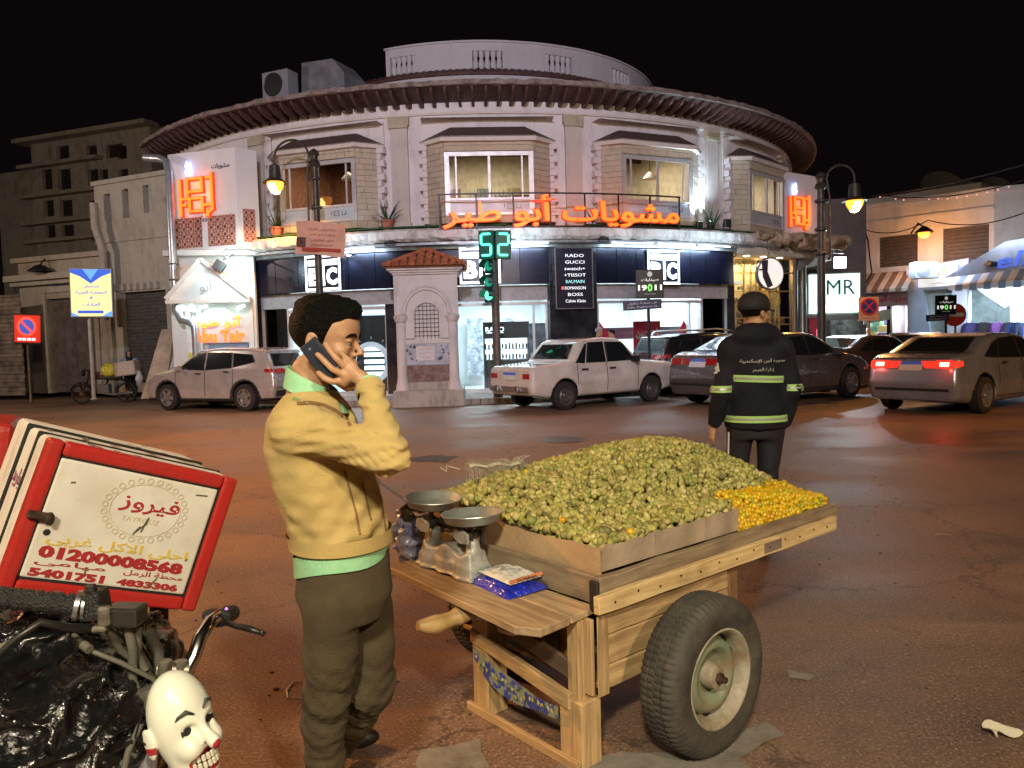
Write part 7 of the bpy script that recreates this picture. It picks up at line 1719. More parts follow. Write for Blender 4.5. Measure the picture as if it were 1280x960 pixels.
for i, (t_, fl) in enumerate(((-.215, 0), (.95, PI))):
 c = (.36, t_, .291); FWl = FC @ Matrix.Translation(c) @ Matrix.Rotation(fl, 4, 'Z')
 w_ = bpy.data.objects.new('wheel', None); COL.objects.link(w_); w_.empty_display_size = .1; w_.parent = cart; w_.location = c; w_.rotation_euler = (0, 0, fl)
 tyre_mesh(FWl).build('tyre', m_rub, w_, smooth=.5)
 A = Matrix.Rotation(PI/2, 4, 'X')
 MB(FWl).lathe([(.178, .074), (.182, .079), (.176, .081), (.166, .074), (.155, .04), (.150, .02)], 48, A, cap=False).build('outer_rim', m_rc, w_, smooth=.9)
 MB(FWl).lathe([(.150, .02), (.146, .016), (.138, .026), (.126, .046), (.112, .052), (.098, .046), (.085, .02), (.075, .012), (.045, .012)], 48, A, cap=False).build('disc', m_rg, w_, smooth=.9)
 MB(FWl).lathe([(.046, .01), (.046, .045), (.040, .060), (.028, .064), (.024, .064)], 24, A).build('hub', m_rc, w_, smooth=.7)
 MB(FWl).lathe([(.020, .064), (.020, .080), (.012, .082), (.012, .098), (.0, .100)], 6, A).build('axle_nut', mat('rusty_steel', (.12, .07, .05), .6, .5, .5, 20), w_)
 mb = MB(FWl)
 for k in range(12):
  a = 2*PI*(k+.3)/12; mb.lathe([(0, .0), (.011, .0), (.011, .004), (0, .004)], 8, Matrix.Rotation(a, 4, 'Y') @ Matrix.Translation((.141, -.024, 0)) @ Matrix.Rotation(PI/2, 4, 'X') @ Matrix.Diagonal((.7, 1.6, 1, 1)))
 o = mb.build('vent_slot', m_joint, w_); tag(o, kind='stuff')
MB(FC).tube([(.36, -.2, .29), (.36, 1.02, .29)], .022, 10).build('axle', mat('rusty_steel', (.12, .07, .05), .6, .5, .5, 20), cart, smooth=1)
# cardboard walls
m_card = mat('cardboard', (.50, .35, .20), .8, 0, .22, 4, .15, 50, col2=(.38, .26, .15)); m_card2 = mat('cardboard_grey', (.42, .33, .24), .8, 0, .2, 5, .15, 50)
def card(p, q, z0, zf, m, label):
 p, q = Vector(p), Vector(q); n = 22; d = (q-p).normalized(); nr = Vector((-d.y, d.x, 0)); rr = random.Random(int(p.x*100)); mb = MB(FC); rows = []
 for k in range(n+1):
  u = k/n; b = p.lerp(q, u); z1 = zf(u)+rr.uniform(-.004, .004); wv = nr*(.006*math.sin(u*9)+.0); out = nr*-.012
  rows.append(mb.V([b+Vector((0, 0, z0)), b+out*.5+wv+Vector((0, 0, z1)), b+out*.5+wv+nr*.005+Vector((0, 0, z1)), b+nr*.005+Vector((0, 0, z0))]))
 for a, b in zip(rows, rows[1:]):
  for k in range(4): mb.face(a+k, a+(k+1) % 4, b+(k+1) % 4, b+k)
 mb.face(rows[0], rows[0]+1, rows[0]+2, rows[0]+3)
 o = mb.build('cardboard_sheet', m, None, smooth=.6); tag(o, label, 'cardboard'); return o
card((.085, 1.15, 0), (.085, .03, 0), .625, lambda u: .760+.006*u+.008*math.sin(6*u), m_card, 'long brown cardboard sheet edging the heap behind the scales')
card((.088, .028, 0), (.40, .026, 0), .672, lambda u: .762+.004*u+.006*math.sin(14*u), m_card2, 'torn cardboard sheet at the near corner of the heap')
card((.385, .020, 0), (.70, .020, 0), .674, lambda u: .768, m_card2, 'middle grey cardboard sheet along the front of the heap')
card((.705, .022, 0), (.945, .022, 0), .672, lambda u: .770, m_card2, 'last cardboard sheet beside the orange berries')
# ---- the heap
def fruit_mat(name, stops, rough, sss=0, rib=True):
 m, n, b = nodes(name); L = n.links; N = n.nodes; b.inputs['Roughness'].default_value = rough
 ge = N.new('ShaderNodeNewGeometry'); oi = N.new('ShaderNodeObjectInfo'); ad = N.new('ShaderNodeMath'); ad.operation = 'ADD'; L.new(ge.outputs['Random Per Island'], ad.inputs[0]); L.new(oi.outputs['Random'], ad.inputs[1])
 fr = N.new('ShaderNodeMath'); fr.operation = 'FRACT'; L.new(ad.outputs[0], fr.inputs[0])
 cr = N.new('ShaderNodeValToRGB'); e = cr.color_ramp.elements
 while len(e) < len(stops): e.new(.5)
 for k, (p, c) in enumerate(stops): e[k].position = p; e[k].color = tuple(c)+(1,)
 L.new(fr.outputs[0], cr.inputs['Fac'])
 tc = N.new('ShaderNodeTexCoord'); nz = N.new('ShaderNodeTexNoise'); nz.inputs['Scale'].default_value = 70 if rib else 40; nz.inputs['Detail'].default_value = 5; L.new(tc.outputs['Object'], nz.inputs['Vector'])
 mr = N.new('ShaderNodeMapRange'); mr.inputs['From Min'].default_value = .3; mr.inputs['From Max'].default_value = .7; mr.inputs['To Min'].default_value = .62; mr.inputs['To Max'].default_value = 1.2; L.new(nz.outputs['Fac'], mr.inputs['Value'])
 hs = N.new('ShaderNodeHueSaturation'); L.new(mr.outputs['Result'], hs.inputs['Value']); L.new(cr.outputs['Color'], hs.inputs['Color']); L.new(hs.outputs['Color'], b.inputs['Base Color'])
 if rib:
  bp = N.new('ShaderNodeBump'); bp.inputs['Strength'].default_value = .5; bp.inputs['Distance'].default_value = .003; L.new(nz.outputs['Fac'], bp.inputs['Height']); L.new(bp.outputs['Normal'], b.inputs['Normal'])
 else: b.inputs['Coat Weight'].default_value = .3; b.inputs['Coat Roughness'].default_value = .25
 return m
m_husk = fruit_mat('papery_husk', [(0, (.23, .22, .06)), (.14, (.42, .41, .12)), (.28, (.31, .25, .09)), (.42, (.50, .48, .15)), (.55, (.34, .34, .08)), (.68, (.58, .53, .22)), (.8, (.37, .31, .11)), (.9, (.26, .31, .07)), (1, (.15, .12, .045))], .6)
m_berry = fruit_mat('golden_berry', [(0, (.62, .38, .006)), (.3, (.68, .46, .010)), (.55, (.58, .29, .005)), (.8, (.62, .50, .015)), (1, (.32, .34, .03))], .35, rib=False)
def husk_verts(seed):
 rr = random.Random(seed); prof = [(.0, -.0195), (.0105, -.0175), (.0165, -.009), (.0170, .001), (.0115, .0115), (.0040, .0195), (.0, .0225)]; n = 10; V = []; F = []
 sx = rr.uniform(.85, 1.1); sq = rr.uniform(.8, 1.0)
 for j, (r_, z) in enumerate(prof):
  for k in range(n):
   a = 2*PI*k/n; q = r_*(1.0 if k % 2 == 0 else .80)*(1+rr.uniform(-.08, .08)); V.append((q*math.cos(a)*sx, q*math.sin(a)*sq, z+rr.uniform(-.0012, .0012)))
 for j in range(len(prof)-1):
  for k in range(n): F.append((j*n+k, j*n+(k+1) % n, (j+1)*n+(k+1) % n, (j+1)*n+k))
 return np.array(V), F
def ball(r_, n=9, m=6):
 V = []; F = []
 for j in range(m+1):
  for k in range(n): th = PI*j/m; V.append((r_*math.sin(th)*math.cos(2*PI*k/n), r_*math.sin(th)*math.sin(2*PI*k/n), -r_*math.cos(th)))
 for j in range(m):
  for k in range(n): F.append((j*n+k, j*n+(k+1) % n, (j+1)*n+(k+1) % n, (j+1)*n+k))
 return np.array(V), F
def hgt(s, t_):
 g = max(0, 1-(abs(s-1.3)/(1.6 if s < 1.3 else .587))**2)**.88; k = max(0, 1-((t_-.763)/.663)**2)**1.075
 lo_ = .757+.03*min(s, .95)-max(0, s-.95)*.15; hi_ = .655+.307*g*k+.03*math.exp(-((s-.32)/.2)**2-((t_-1.0)/.25)**2)
 e = max(0, min(1, .5+(hi_-lo_)/.08)); return lo_*(1-e)+hi_*e+.04*e*(1-e)
rr = random.Random(21); sites = []; sp_ = .0258
ny = int(1.34/(sp_*.866)); nx = int(1.75/sp_)
for j in range(ny):
 for i in range(nx):
  s = .10+(i+.5*(j % 2))*sp_+rr.uniform(-.008, .008); t_ = .045+j*sp_*.866+rr.uniform(-.008, .008)
  if s > 1.70 or t_ > 1.27: continue
  s = max(s, .120); t_ = max(t_, .060)
  isb = s > .955+rr.uniform(-.012, .012) and t_ < .15+(s-.97)*.14+rr.uniform(-.02, .02)
  sites.append((s, t_, hgt(s, t_), isb))
HV = [husk_verts(k) for k in range(5)]; BV = ball(.0136, 12, 8)
husks = []; berries = []
for s, t_, z, isb in sites:
 if isb: continue
 for lay in (0, 1):
  if lay and rr.random() < .45: continue
  husks.append((s+rr.uniform(-.006, .006)*(1+lay), t_+rr.uniform(-.006, .006), z+rr.uniform(-.012, .015)-.018*lay, rr.randrange(5)))
def bh(s, t_): return min(hgt(s, t_)+.028, .683+(t_-.018)*1.7)
sb = .0225
for j in range(40):
 for i in range(45):
  s = .955+(i+.5*(j % 2))*sb+rr.uniform(-.004, .004); t_ = .022+j*sb*.62+rr.uniform(-.004, .004)
  if s > 1.70 or not (t_ < .15+(s-.97)*.14+rr.uniform(-.015, .015)) or t_ > .52: continue
  z = bh(s, t_); berries.append((s, t_, z+rr.uniform(-.004, .009), 0)); steep = z < hgt(s, t_)-.01
  for q in range(3 if steep else 1): berries.append((s+rr.uniform(-.01, .01), t_+rr.uniform(-.008, .008), z-.017*(q+1)*(.8 if steep else 1), 0))
def near(l):
 P = [FC @ Vector(q[:3]) for q in l]; return [q for _, q in sorted(zip([(p-Vector((0, 0, CAM_H))).length for p in P], l), key=lambda a: a[0])]
# the 300 that show largest: top ones near the camera
hs_ = near([h for h in husks if h[2] > hgt(h[0], h[1])-.006]); first = set(hs_[:300]); rest = [h for h in husks if h not in first]
bs_ = near([b for b in berries if b[2] > bh(b[0], b[1])-.01]); bfirst = set(bs_[:300]); brest = [b for b in berries if b not in bfirst]
for k in range(12):   # stray berries shining among the husks
 q = rr.choice(husks); brest.append((q[0], q[1], hgt(q[0], q[1])+.014, 0))
def rot(seed):
 r_ = random.Random(seed); return (Matrix.Rotation(r_.uniform(0, 6.28), 4, 'Z') @ Matrix.Rotation(r_.uniform(.3, 2.6), 4, 'X') @ Matrix.Rotation(r_.uniform(0, 6.28), 4, 'Z'))
hm = []
for V, F_ in HV:
 me = bpy.data.meshes.new('husked_fruit'); me.from_pydata(V.tolist(), [], F_); me.materials.append(m_husk); me.shade_smooth(); hm.append(me)
bme = bpy.data.meshes.new('golden_berry'); bme.from_pydata(BV[0].tolist(), [], BV[1]); bme.materials.append(m_berry); bme.shade_smooth()
for i, h in enumerate(hs_[:300]):
 o = bpy.data.objects.new('husked_fruit', hm[h[3]]); COL.objects.link(o); o.matrix_world = FC @ Matrix.Translation(h[:3]) @ rot(i) @ Matrix.Scale(rr.uniform(.72, 1.16), 4)
 tag(o, 'green brown fruit in its papery husk lying in the heap on the cart', 'fruit', 'husked fruits heaped on the cart')
for i, h in enumerate(bs_[:300]):
 o = bpy.data.objects.new('golden_berry', bme); COL.objects.link(o); o.matrix_world = FC @ Matrix.Translation(h[:3]) @ rot(i) @ Matrix.Scale(rr.uniform(.86, 1.15), 4)
 tag(o, 'small round orange yellow berry heaped at the right end of the cart', 'berry', 'golden berries at the right end of the cart')
def joined(name, l, get, m, lab, cat):
 Vs = []; Fs = []; n = 0
 for i, h in enumerate(l):
  V, F_ = get(h); M_ = np.array(FC @ Matrix.Translation(h[:3]) @ rot(i+1000) @ Matrix.Scale(rr.uniform(.72, 1.16), 4)); Vs.append(V @ M_[:3, :3].T+M_[:3, 3]); Fs += [tuple(a+n for a in f) for f in F_]; n += len(V)
 me = bpy.data.meshes.new(name); me.from_pydata(np.concatenate(Vs).tolist(), [], Fs); me.materials.append(m); me.shade_smooth(); o = link(name, me); tag(o, lab, cat, kind='stuff')
joined('husked_fruit_heap', rest, lambda h: HV[h[3]], m_husk, 'the rest of the heap of husked green brown fruit on the cart', 'fruit')
joined('berry_heap', brest, lambda h: BV, m_berry, 'the rest of the orange yellow berries on the cart', 'berries')
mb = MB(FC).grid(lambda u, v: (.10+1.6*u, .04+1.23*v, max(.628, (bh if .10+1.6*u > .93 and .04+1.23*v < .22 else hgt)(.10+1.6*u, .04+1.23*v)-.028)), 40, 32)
o = mb.build('heap_core', mat('husk_gap_shade', (.07, .06, .02), .8, 0, .4, 30)); tag(o, 'dark underside of the fruit heap showing between the husks', 'fruit', kind='stuff')  # dark colour stands for the shade between the husks
# fringed white raffia bundle on the heap
bc = Vector((.30, 1.13)); zb_ = hgt(.36, 1.0)+.015
t = thing('raffia_bundle', 'fringed white straw bundle lying on the far left of the fruit heap', 'straw bundle', FC @ Vector((.34, 1.0, zb_)))
mb = MB(FC); m_raf = mat('raffia', (.55, .52, .40), .7, 0, .2, 9)
for i in range(150):
 a = rr.uniform(-.11, .13); d0 = Vector((rr.uniform(-.9, .8), -1, rr.uniform(-.2, .5))).normalized(); l = rr.uniform(.06, .15); p = Vector((.36+a*.9, 1.04-a*.5, zb_+.05+rr.uniform(-.012, .02))); pts = []
 for k in range(5): u = k/4; pts.append(p+d0*l*u+Vector((rr.uniform(-.004, .004), 0, .025*u-.10*u*u+rr.uniform(-.004, .004))))
 sd_ = Vector((.0016, .0008, 0));
 for k in range(4): mb.poly([pts[k]-sd_, pts[k]+sd_, pts[k+1]+sd_, pts[k+1]-sd_])
for i in range(30):
 p = Vector((.46+rr.uniform(-.05, .05), .96+rr.uniform(-.04, .04), zb_+.03)); q = p+Vector((rr.uniform(-.07, .1), rr.uniform(-.08, .06), rr.uniform(-.02, .06))); mb.tube([p, (p+q)/2+Vector((0, 0, .015)), q], .0013, 4)
o = mb.build('fringe', m_raf, t, fixn=False); tag(o, kind='stuff')
MB(FC).grid(lambda u, v: (.25+.22*u, 1.03-.12*u+.035*v, zb_+.045+.012*math.sin(PI*v)+.006*math.sin(14*u)), 10, 5).build('binding', m_raf, t, smooth=1)
MB(FC).tube([(.24, 1.1, zb_+.03), (.19, 1.14, zb_+.05), (.16, 1.1, zb_+.03), (.14, 1.12, zb_+.05)], .003, 5).build('loose_strand', m_raf, t)
# ---- counter scales
m_pan = mat('aluminium_pan', (.50, .54, .52), .36, .6, .3, 9, col2=(.28, .31, .29)); m_cast = mat('cast_grey', (.46, .48, .46), .5, .25, .45, 9, .3, 30, col2=(.2, .2, .19)); m_irn = mat('dark_iron', (.05, .045, .04), .5, .5, .3, 12)
sx_ = -.125; FCs = FC @ Matrix.Translation((.05, .13, 0))
t = thing('counter_scales', 'old cast iron counter scales with two dented metal pans on the cart shelf', 'scales', FCs @ Vector((sx_, .6, .562)), R(40))
def f(P):
 q = P-np.array([sx_, .60, .562]); x, y, z = q[:, 0], q[:, 1], q[:, 2]
 w_ = np.interp(z, [0, .012, .02, .055, .07, .11, .14], [.072, .074, .064, .060, .052, .044, .038]); l = np.interp(z, [0, .012, .02, .055, .07, .14], [.200, .202, .190, .186, .178, .160])
 wv = .006*np.cos(y/.19*PI*3)
 d = np.maximum(np.abs(x)-(w_+wv), np.abs(y)-l); top = .108+.016*np.cos(y/.19*PI*2)
 d = smax(d, z-top, .012); d = np.maximum(d, -z)
 for s in (-1, 1): d = smin(d, sd_cap(P, (sx_, .60+s*.14, .62), (sx_, .60+s*.14, .70), .034, .028), .012)
 cut = sd_ell(P, (sx_, .60, .556), (.2, .12, .016)); return smax(d, -cut, .006)
sdf_obj('base', f, (sx_-.12, .36, .55), (sx_+.12, .84, .75), .006, m_cast, t, F=FCs)
for s, tl in ((-1, -.012), (1, .012)):
 y = .60+s*.14; zt = .805+tl
 MB(FCs).beam((sx_-.012, y, .70), (sx_-.012, y, zt), .01, .03).beam((sx_+.03, y-.02, .70), (sx_+.03, y-.02, zt-.02), .012, .02).box((sx_, y, .745), (.085, .03, .03)).box((sx_, y, zt-.012), (.16, .016, .014)).box((sx_, y, zt-.013), (.016, .14, .012)).build('yoke', m_irn, t, bevel=.003)
 mb = MB(FCs)
 mb.prism([(sx_-.055, y-.05, .72), (sx_-.055, y+.01, .715), (sx_-.055, y+.05, .735), (sx_-.055, y+.04, .765), (sx_-.055, y, .775), (sx_-.055, y-.05, .76)], (-.01, 0, 0)); mb.build('bearing_plate', m_cast, t, bevel=.002)
 tilt = Matrix.Translation((sx_, y, zt)) @ Matrix.Rotation(R(3*s), 4, 'X')
 MB(FCs).lathe([(.0, .001), (.085, .001), (.107, .010), (.122, .038), (.128, .041), (.129, .038), (.124, .036), (.109, .006), (.087, -.003), (0, -.003)], 48, tilt).build('pan', m_pan, t, smooth=.9)
MB(FCs).beam((sx_, .44, .742), (sx_, .76, .766), .012, .022).beam((sx_+.03, .44, .735), (sx_+.03, .76, .73), .01, .016).build('balance_beam', m_irn, t, bevel=.003)
MB(FCs).tube([(sx_-.03, .77, .80), (sx_-.07, .80, .80), (sx_-.09, .83, .815)], .005, 6).build('hook', m_irn, t, smooth=1)
# ---- packet of blue bags with white bags on top
m_blue = mat('blue_plastic', (.015, .035, .62), .28, 0, .25, 14, .6, 45, coat=.4, col2=(.01, .02, .34)); m_wb = mat('white_plastic', (.78, .78, .74), .4, 0, .12, 8, .4, 40)
pk_ = [FC @ Vector(c) for c in ((-.125, .57, .562), (-.150, .285, .562), (.036, .262, .572), (.036, .54, .572))]
def pillow(name, q, h, m, par, seed, puff=.012, n=18, cen=(0, 0)):
 rs = np.random.RandomState(seed);
 def fn(u, v, top=True):
  p = (q[0]*(1-u)+q[1]*u)*(1-v)+(q[3]*(1-u)+q[2]*u)*v
  e = (min(u, 1-u)*min(v, 1-v)*4)**.28 if 0 < u < 1 and 0 < v < 1 else 0
  wz = .0035*math.sin(23*u+3*v+seed)+.003*math.sin(31*v-9*u+seed)+.002*math.sin(57*u+41*v)
  return p+Vector((.003*math.sin(40*v+seed)*(1 if u in (0, 1) else 0), 0, h[0]+(h[1]-h[0])*(e if top else 0)+(wz*e if top else 0)))
 mb = MB().grid(lambda u, v: fn(u, v), n, n);
 return mb.build(name, m, par, smooth=2, fixn=False)
t = thing('packet_of_bags', 'crumpled packet of blue plastic bags with white bags on top, beside the scales', 'packet', (pk_[0]+pk_[2])/2)
pillow('blue_bag_stack', pk_, (.0, .044), m_blue, t, 1)
ck = (pk_[0]+pk_[1]+pk_[2]+pk_[3])/4; up = Vector((0, 0, .034)); wq = [ck+(p-ck)*.80+Vector((.012, .014, .040)) for p in pk_]
pillow('white_bag_stack', wq, (.0, .018), m_wb, t, 2)
wr_ = [ck+(p-ck)*1.04 for p in pk_]; pillow('clear_wrapper', wr_, (.002, .068), glass('clear_film', (.97, .97, .97), 0, .12), t, 5, n=26)
s_ = [wq[1], wq[2]]; d_ = (s_[1]-s_[0]); MB().prism([s_[0]+Vector((0, 0, .004)), s_[1]+Vector((0, 0, .004)), s_[1]+Vector((-.006, .012, .013)), s_[0]+Vector((-.006, .012, .013))], (.002, -.003, .002)).build('orange_label', mat('label_orange', (.65, .22, .10), .5), t)
Ff = face_frame((s_[0]+s_[1])/2+Vector((.003, -.005, .012)), Vector((.5, -.8, .55)))
text('lettering', 'EL HANA', m_joint, Ff, t, width=.09, height=.009, extrude=.001, res=1)
# ---- crumpled blue and clear plastic bag behind the scales
cbg = np.array(FC @ Vector((-.10, 1.05, .66)))
def f(P): return sd_ell(P, cbg, (.075, .075, .125))+.02*vnoise(P, 26, 3)+.011*vnoise(P, 55, 5)
o = sdf_obj('plastic_bag', f, cbg-.19, cbg+.19, .008, mat('bluish_plastic', (.12, .16, .42), .22, 0, .5, 12, coat=.6, col2=(.30, .32, .40))); tag(o, 'crumpled blue and clear plastic bag between the scales and the seller', 'bag')
# leftovers: a leaf on the board by the cardboard, litter on the road
o = MB(FC @ Matrix.Translation((.03, .36, .564)) @ Matrix.Rotation(.5, 4, 'Z')).grid(lambda u, v: (.05*(u-.5), .022*math.sin(PI*u)*(v-.5), .006*math.sin(PI*u)), 8, 3).build('husk_leaf', mat('dry_leaf', (.40, .36, .12), .6)); tag(o, 'dry yellow green husk lying on the shelf by the cardboard', 'leaf')
def f(P, c=np.array(G(1249, 917, .012))): return sd_box(P, c, (.055, .032, .004), .003)+.012*np.sin((P[:, 0]-c[0])*50)*.6+.008*np.sin((P[:, 1]-c[1])*70+1)
c = np.array(G(1249, 917, .012))
o = MB(Matrix.Translation(c) @ Matrix.Rotation(.35, 4, 'Z')).grid(lambda u, v: (.11*(u-.5)*(1-.3*v), .07*(v-.5)+.02*math.sin(5*u), .012+.012*math.sin(7*u+4*v)+.01*v), 10, 7).build('crumpled_paper', mat('litter_white', (.62, .58, .45), .7), smooth=1); tag(o, 'crumpled white paper lying on the road at the lower right', 'litter')
o = MB(Matrix.Translation(G(1179, 669, .003))).grid(lambda u, v: (.12*(u-.5), .03*(v-.5), .004+.006*math.sin(4*u)), 6, 2).build('litter_strip', mat('litter_orange', (.5, .3, .15), .7), smooth=1); tag(o, 'small flat orange scrap on the road at the right', 'litter')
pp_ = [G(x, y, .006) for x, y in ((360, 872), (358, 862), (366, 853), (380, 852))]
o = MB().tube(pp_, .003, 5).tube([G(358, 873, .005), G(372, 873, .005), G(384, 871, .005)], .002, 5).build('string', m_white, smooth=1); tag(o, 'thin white string on the road behind the seller', 'string', kind=None)
rr2 = random.Random(77); mb = MB()
for i in range(420):
 x, y = rr2.uniform(-3, 4), rr2.uniform(2.2, 9); s_ = rr2.uniform(.003, .011)*(1 if i % 9 else 1.8); mb.box((x, y, s_*.3), (s_, s_*rr2.uniform(.6, 1.4), s_*.6), Matrix.Rotation(rr2.random()*3, 3, 'Z'))
o = mb.build('grit', mat('grit', (.22, .18, .14), .8, 0, .6, 3)); tag(o, 'loose grit and crumbs scattered over the road', 'grit', kind='stuff')
# ================================================================ people
def tl(P, Mi): return P @ Mi[:3, :3].T+Mi[:3, 3]
def only(P, c, r, fn, k=1.0):
 """evaluate fn only near c, elsewhere a distance bound"""
 d = np.linalg.norm(P-np.array(c), axis=1)-r; out = np.maximum(d, .03)+.0; m = d < .02
 if m.any(): out[m] = fn(P[m])
 return out
def head_sdf(Q, open_=0):
 """head in its own frame: x forward, z up, origin between the ears"""
 d = sd_ell(Q, (0, 0, .036), (.099, .077, .088)); d = smin(d, sd_ell(Q, (.045, 0, .045), (.053, .060, .062)), .03)
 d = smin(d, sd_ell(Q, (.040, 0, -.045), (.056, .054, .070)), .03)
 y = np.abs(Q[:, 1]); A = Q.copy(); A[:, 1] = y
 d = smin(d, sd_cap(A, (-.005, .052, -.062), (.072, .010, -.108), .020, .021), .022)
 d = smin(d, sd_cap(A, (.088, .0, .014), (.074, .046, .020), .012, .010), .014)
 d = smin(d, sd_ell(A, (.066, .044, -.026), (.024, .020, .020)), .016)
 d = smax(d, -sd_ell(A, (.104, .031, -.002), (.020, .021, .014)), .012)
 d = smin(d, sd_ell(A, (.0865, .031, .0045), (.0125, .0165, .0080)), .003); d = smin(d, sd_ell(A, (.085, .031, -.0135), (.0115, .015, .0060)), .003)
 d = smin(d, sd_cap(Q, (.092, 0, .010), (.117, 0, -.031), .006, .0085), .010); d = smin(d, sd_ell(A, (.102, .010, -.036), (.009, .0065, .0065)), .006)
 d = smax(d, -sd_ell(A, (.108, .007, -.044), (.006, .0035, .004)), .003)
 d = smin(d, sd_cap(A, (.101, 0, -.060), (.086, .022, -.063), .0065, .003), .006); d = smin(d, sd_cap(A, (.099, 0, -.072), (.086, .019, -.069), .0075, .003), .006)
 d = smax(d, -sd_cap(A, (.110, 0, -.0655), (.088, .024, -.0655), .0018), .003)
 e = sd_ell(A, (-.008, .078, -.004), (.019, .010, .032)); e = smax(e, -sd_ell(A, (-.004, .087, -.002), (.011, .006, .020)), .004)
 return smin(d, e, .006)
def hair_sdf(Q, short=False):
 x, y, z = Q[:, 0], np.abs(Q[:, 1]), Q[:, 2]
 d = sd_ell(Q, (-.001, 0, .040), (.106, .084, .095)); d = smin(d, sd_ell(Q, (.042, 0, .052), (.059, .065, .064)), .02)
 d = d+.010*np.clip((.02-z)/.09, 0, 1)*(x < .0)
 line = np.interp(x, [-.12, -.05, -.012, .02, .034, .05, .085, .12], [-.07, -.062, -.045, -.012, .02, .052, .070, .074])
 d = smax(d, (line-z)*.8, .006)
 d = smax(d, -sd_ell(np.c_[x, y, z], (-.006, .088, -.012), (.024, .02, .036)), .004)
 if not short: d = smin(d, sd_ell(Q, (.008, 0, .104), (.098, .066, .032)), .02); d = smin(d, sd_ell(Q, (.076, 0, .094), (.030, .052, .026)), .02)
 return d
m_skin = mat('skin', (.46, .26, .15), .5, 0, .08, 30, .12, 90, sss=.08); m_hair = mat('black_hair', (.003, .0026, .0024), .6, 0, .5, 60, .8, 140, spec=.15)
def hand_chain(P, wrist, palm, fingers, r=.0095, pr=.017):
 d = sd_cap(P, wrist, palm[0], .026, .024)
 for a, b in zip(palm, palm[1:]): d = smin(d, sd_cap(P, a, b, pr, pr), .012)
 for f_ in fingers:
  rr_ = [r*1.1]+[r]*(len(f_)-2)+[r*.86]; e = None
  for (a, ra), (b, rb) in zip(zip(f_, rr_), zip(f_[1:], rr_[1:])):
   g = sd_cap(P, a, b, ra, rb); e = g if e is None else np.minimum(e, g)
  d = smin(d, e, .005)
 return d
def belt_ring(name, F, f, c, zs, m, par, off=.006, n=40, rad=.6, a0=0, a1=2*PI, zf=None):
 """band wrapped round the surface of f: rows of z offsets"""
 mb = MB(F); rows = []
 for k, z in enumerate(zs):
  O = []; Dv = []
  for i in range(n+1):
   a = a0+(a1-a0)*i/n; O.append((c[0]+rad*math.cos(a), c[1]+rad*math.sin(a), z+(zf(a) if zf else 0))); Dv.append((-math.cos(a), -math.sin(a), 0))
  P = np.array(O); Dv = np.array(Dv); t = np.zeros(len(P))
  for _ in range(40): t = np.minimum(t+np.maximum(f(P+t[:, None]*Dv), 0)*.8, rad-.02)
  rows.append(mb.V(P+(t-off)[:, None]*Dv))
 for a, b in zip(rows, rows[1:]):
  for i in range(n): mb.face(a+i, a+i+1, b+i+1, b+i)
 return mb.build(name, m, par, smooth=2)
# ---------------------------------------------------------------- the seller
SY = 2.3
def Sp(x, y, d=0.0): return np.array(at(x, y, SY+d))
seller = thing('person', 'young seller in a yellow sweater and olive trousers holding a phone to his ear', 'person', (Sp(425, 900)[0], SY, 0))
HC = Sp(405, 426, .0); HM = Matrix.Translation(HC) @ Matrix.Rotation(R(-7), 4, 'Z') @ Matrix.Rotation(R(5), 4, 'Y'); HMi = np.array(HM.inverted())
shn, shf = Sp(374, 533, -.165), Sp(392, 530, .19)
elb, wri = Sp(487, 570, -.28), Sp(462, 484, -.115)
palm = [Sp(452, 474, -.112), Sp(440, 463, -.112), Sp(434, 470, -.112), Sp(430, 477, -.108)]
fing = [[Sp(443, 458, -.112), Sp(434, 449, -.118), Sp(426, 441, -.102)], [Sp(434, 461, -.118), Sp(421, 449, -.132), Sp(413, 439, -.128), Sp(407, 430, -.118)],
  [Sp(431, 469, -.120), Sp(416, 462, -.136), Sp(406, 452, -.134), Sp(397, 443, -.126)], [Sp(430, 476, -.112), Sp(415, 477, -.128), Sp(406, 473, -.130), Sp(398, 466, -.122)],
  [Sp(448, 480, -.09), Sp(434, 486, -.078), Sp(421, 478, -.080), Sp(412, 470, -.084)]]
nk0, nk1 = Sp(388, 465, .01), Sp(380, 515, .01)
rows = [(489, 360, 418, .085), (500, 352, 428, .115), (510, 346, 434, .165), (525, 339, 442, .195), (560, 334, 454, .20), (600, 343, 470, .19), (645, 359, 482, .175), (677, 368, 487, .168)]
def stack(rows, grow=0.0, dy=0.0):
 out = []
 for y, a, b, ry in rows:
  A, B = Sp(a, y), Sp(b, y); out.append((A[2], (A[0]+B[0])/2, SY+dy, (B[0]-A[0])/2+grow, ry+grow))
 return out
tors = stack(rows)
def f_body(P):
 d = only(P, HC, .2, lambda q: head_sdf(tl(q, HMi)))
 d = smin(d, sd_cap(P, nk0, nk1, .056, .064), .02); d = smin(d, sd_stack(P, stack(rows, -.02)), .02)
 arm = np.minimum(sd_cap(P, shn, elb, .05, .038), sd_cap(P, elb, wri, .038, .025)); d = smin(d, arm, .02)
 return smin(d, only(P, palm[2], .12, lambda q: hand_chain(q, wri, palm, fing)), .006)
lo = np.minimum.reduce([shn, Sp(335, 700, -.3)])-.02; hi = Sp(515, 366, .3)
body = sdf_obj('body', f_body, (Sp(330, 600)[0], SY-.42, Sp(400, 700)[2]), (Sp(520, 500)[0], SY+.25, Sp(400, 368)[2]), .0048, m_skin, seller, relax=1)
def f_hair(P):
 Q = tl(P, HMi); return hair_sdf(Q)+.0016*np.sin(Q[:, 0]*150+6*np.sin(Q[:, 2]*70))*(Q[:, 2] > .06)+.0012*vnoise(Q, 190, 2)*(Q[:, 2] > .06)
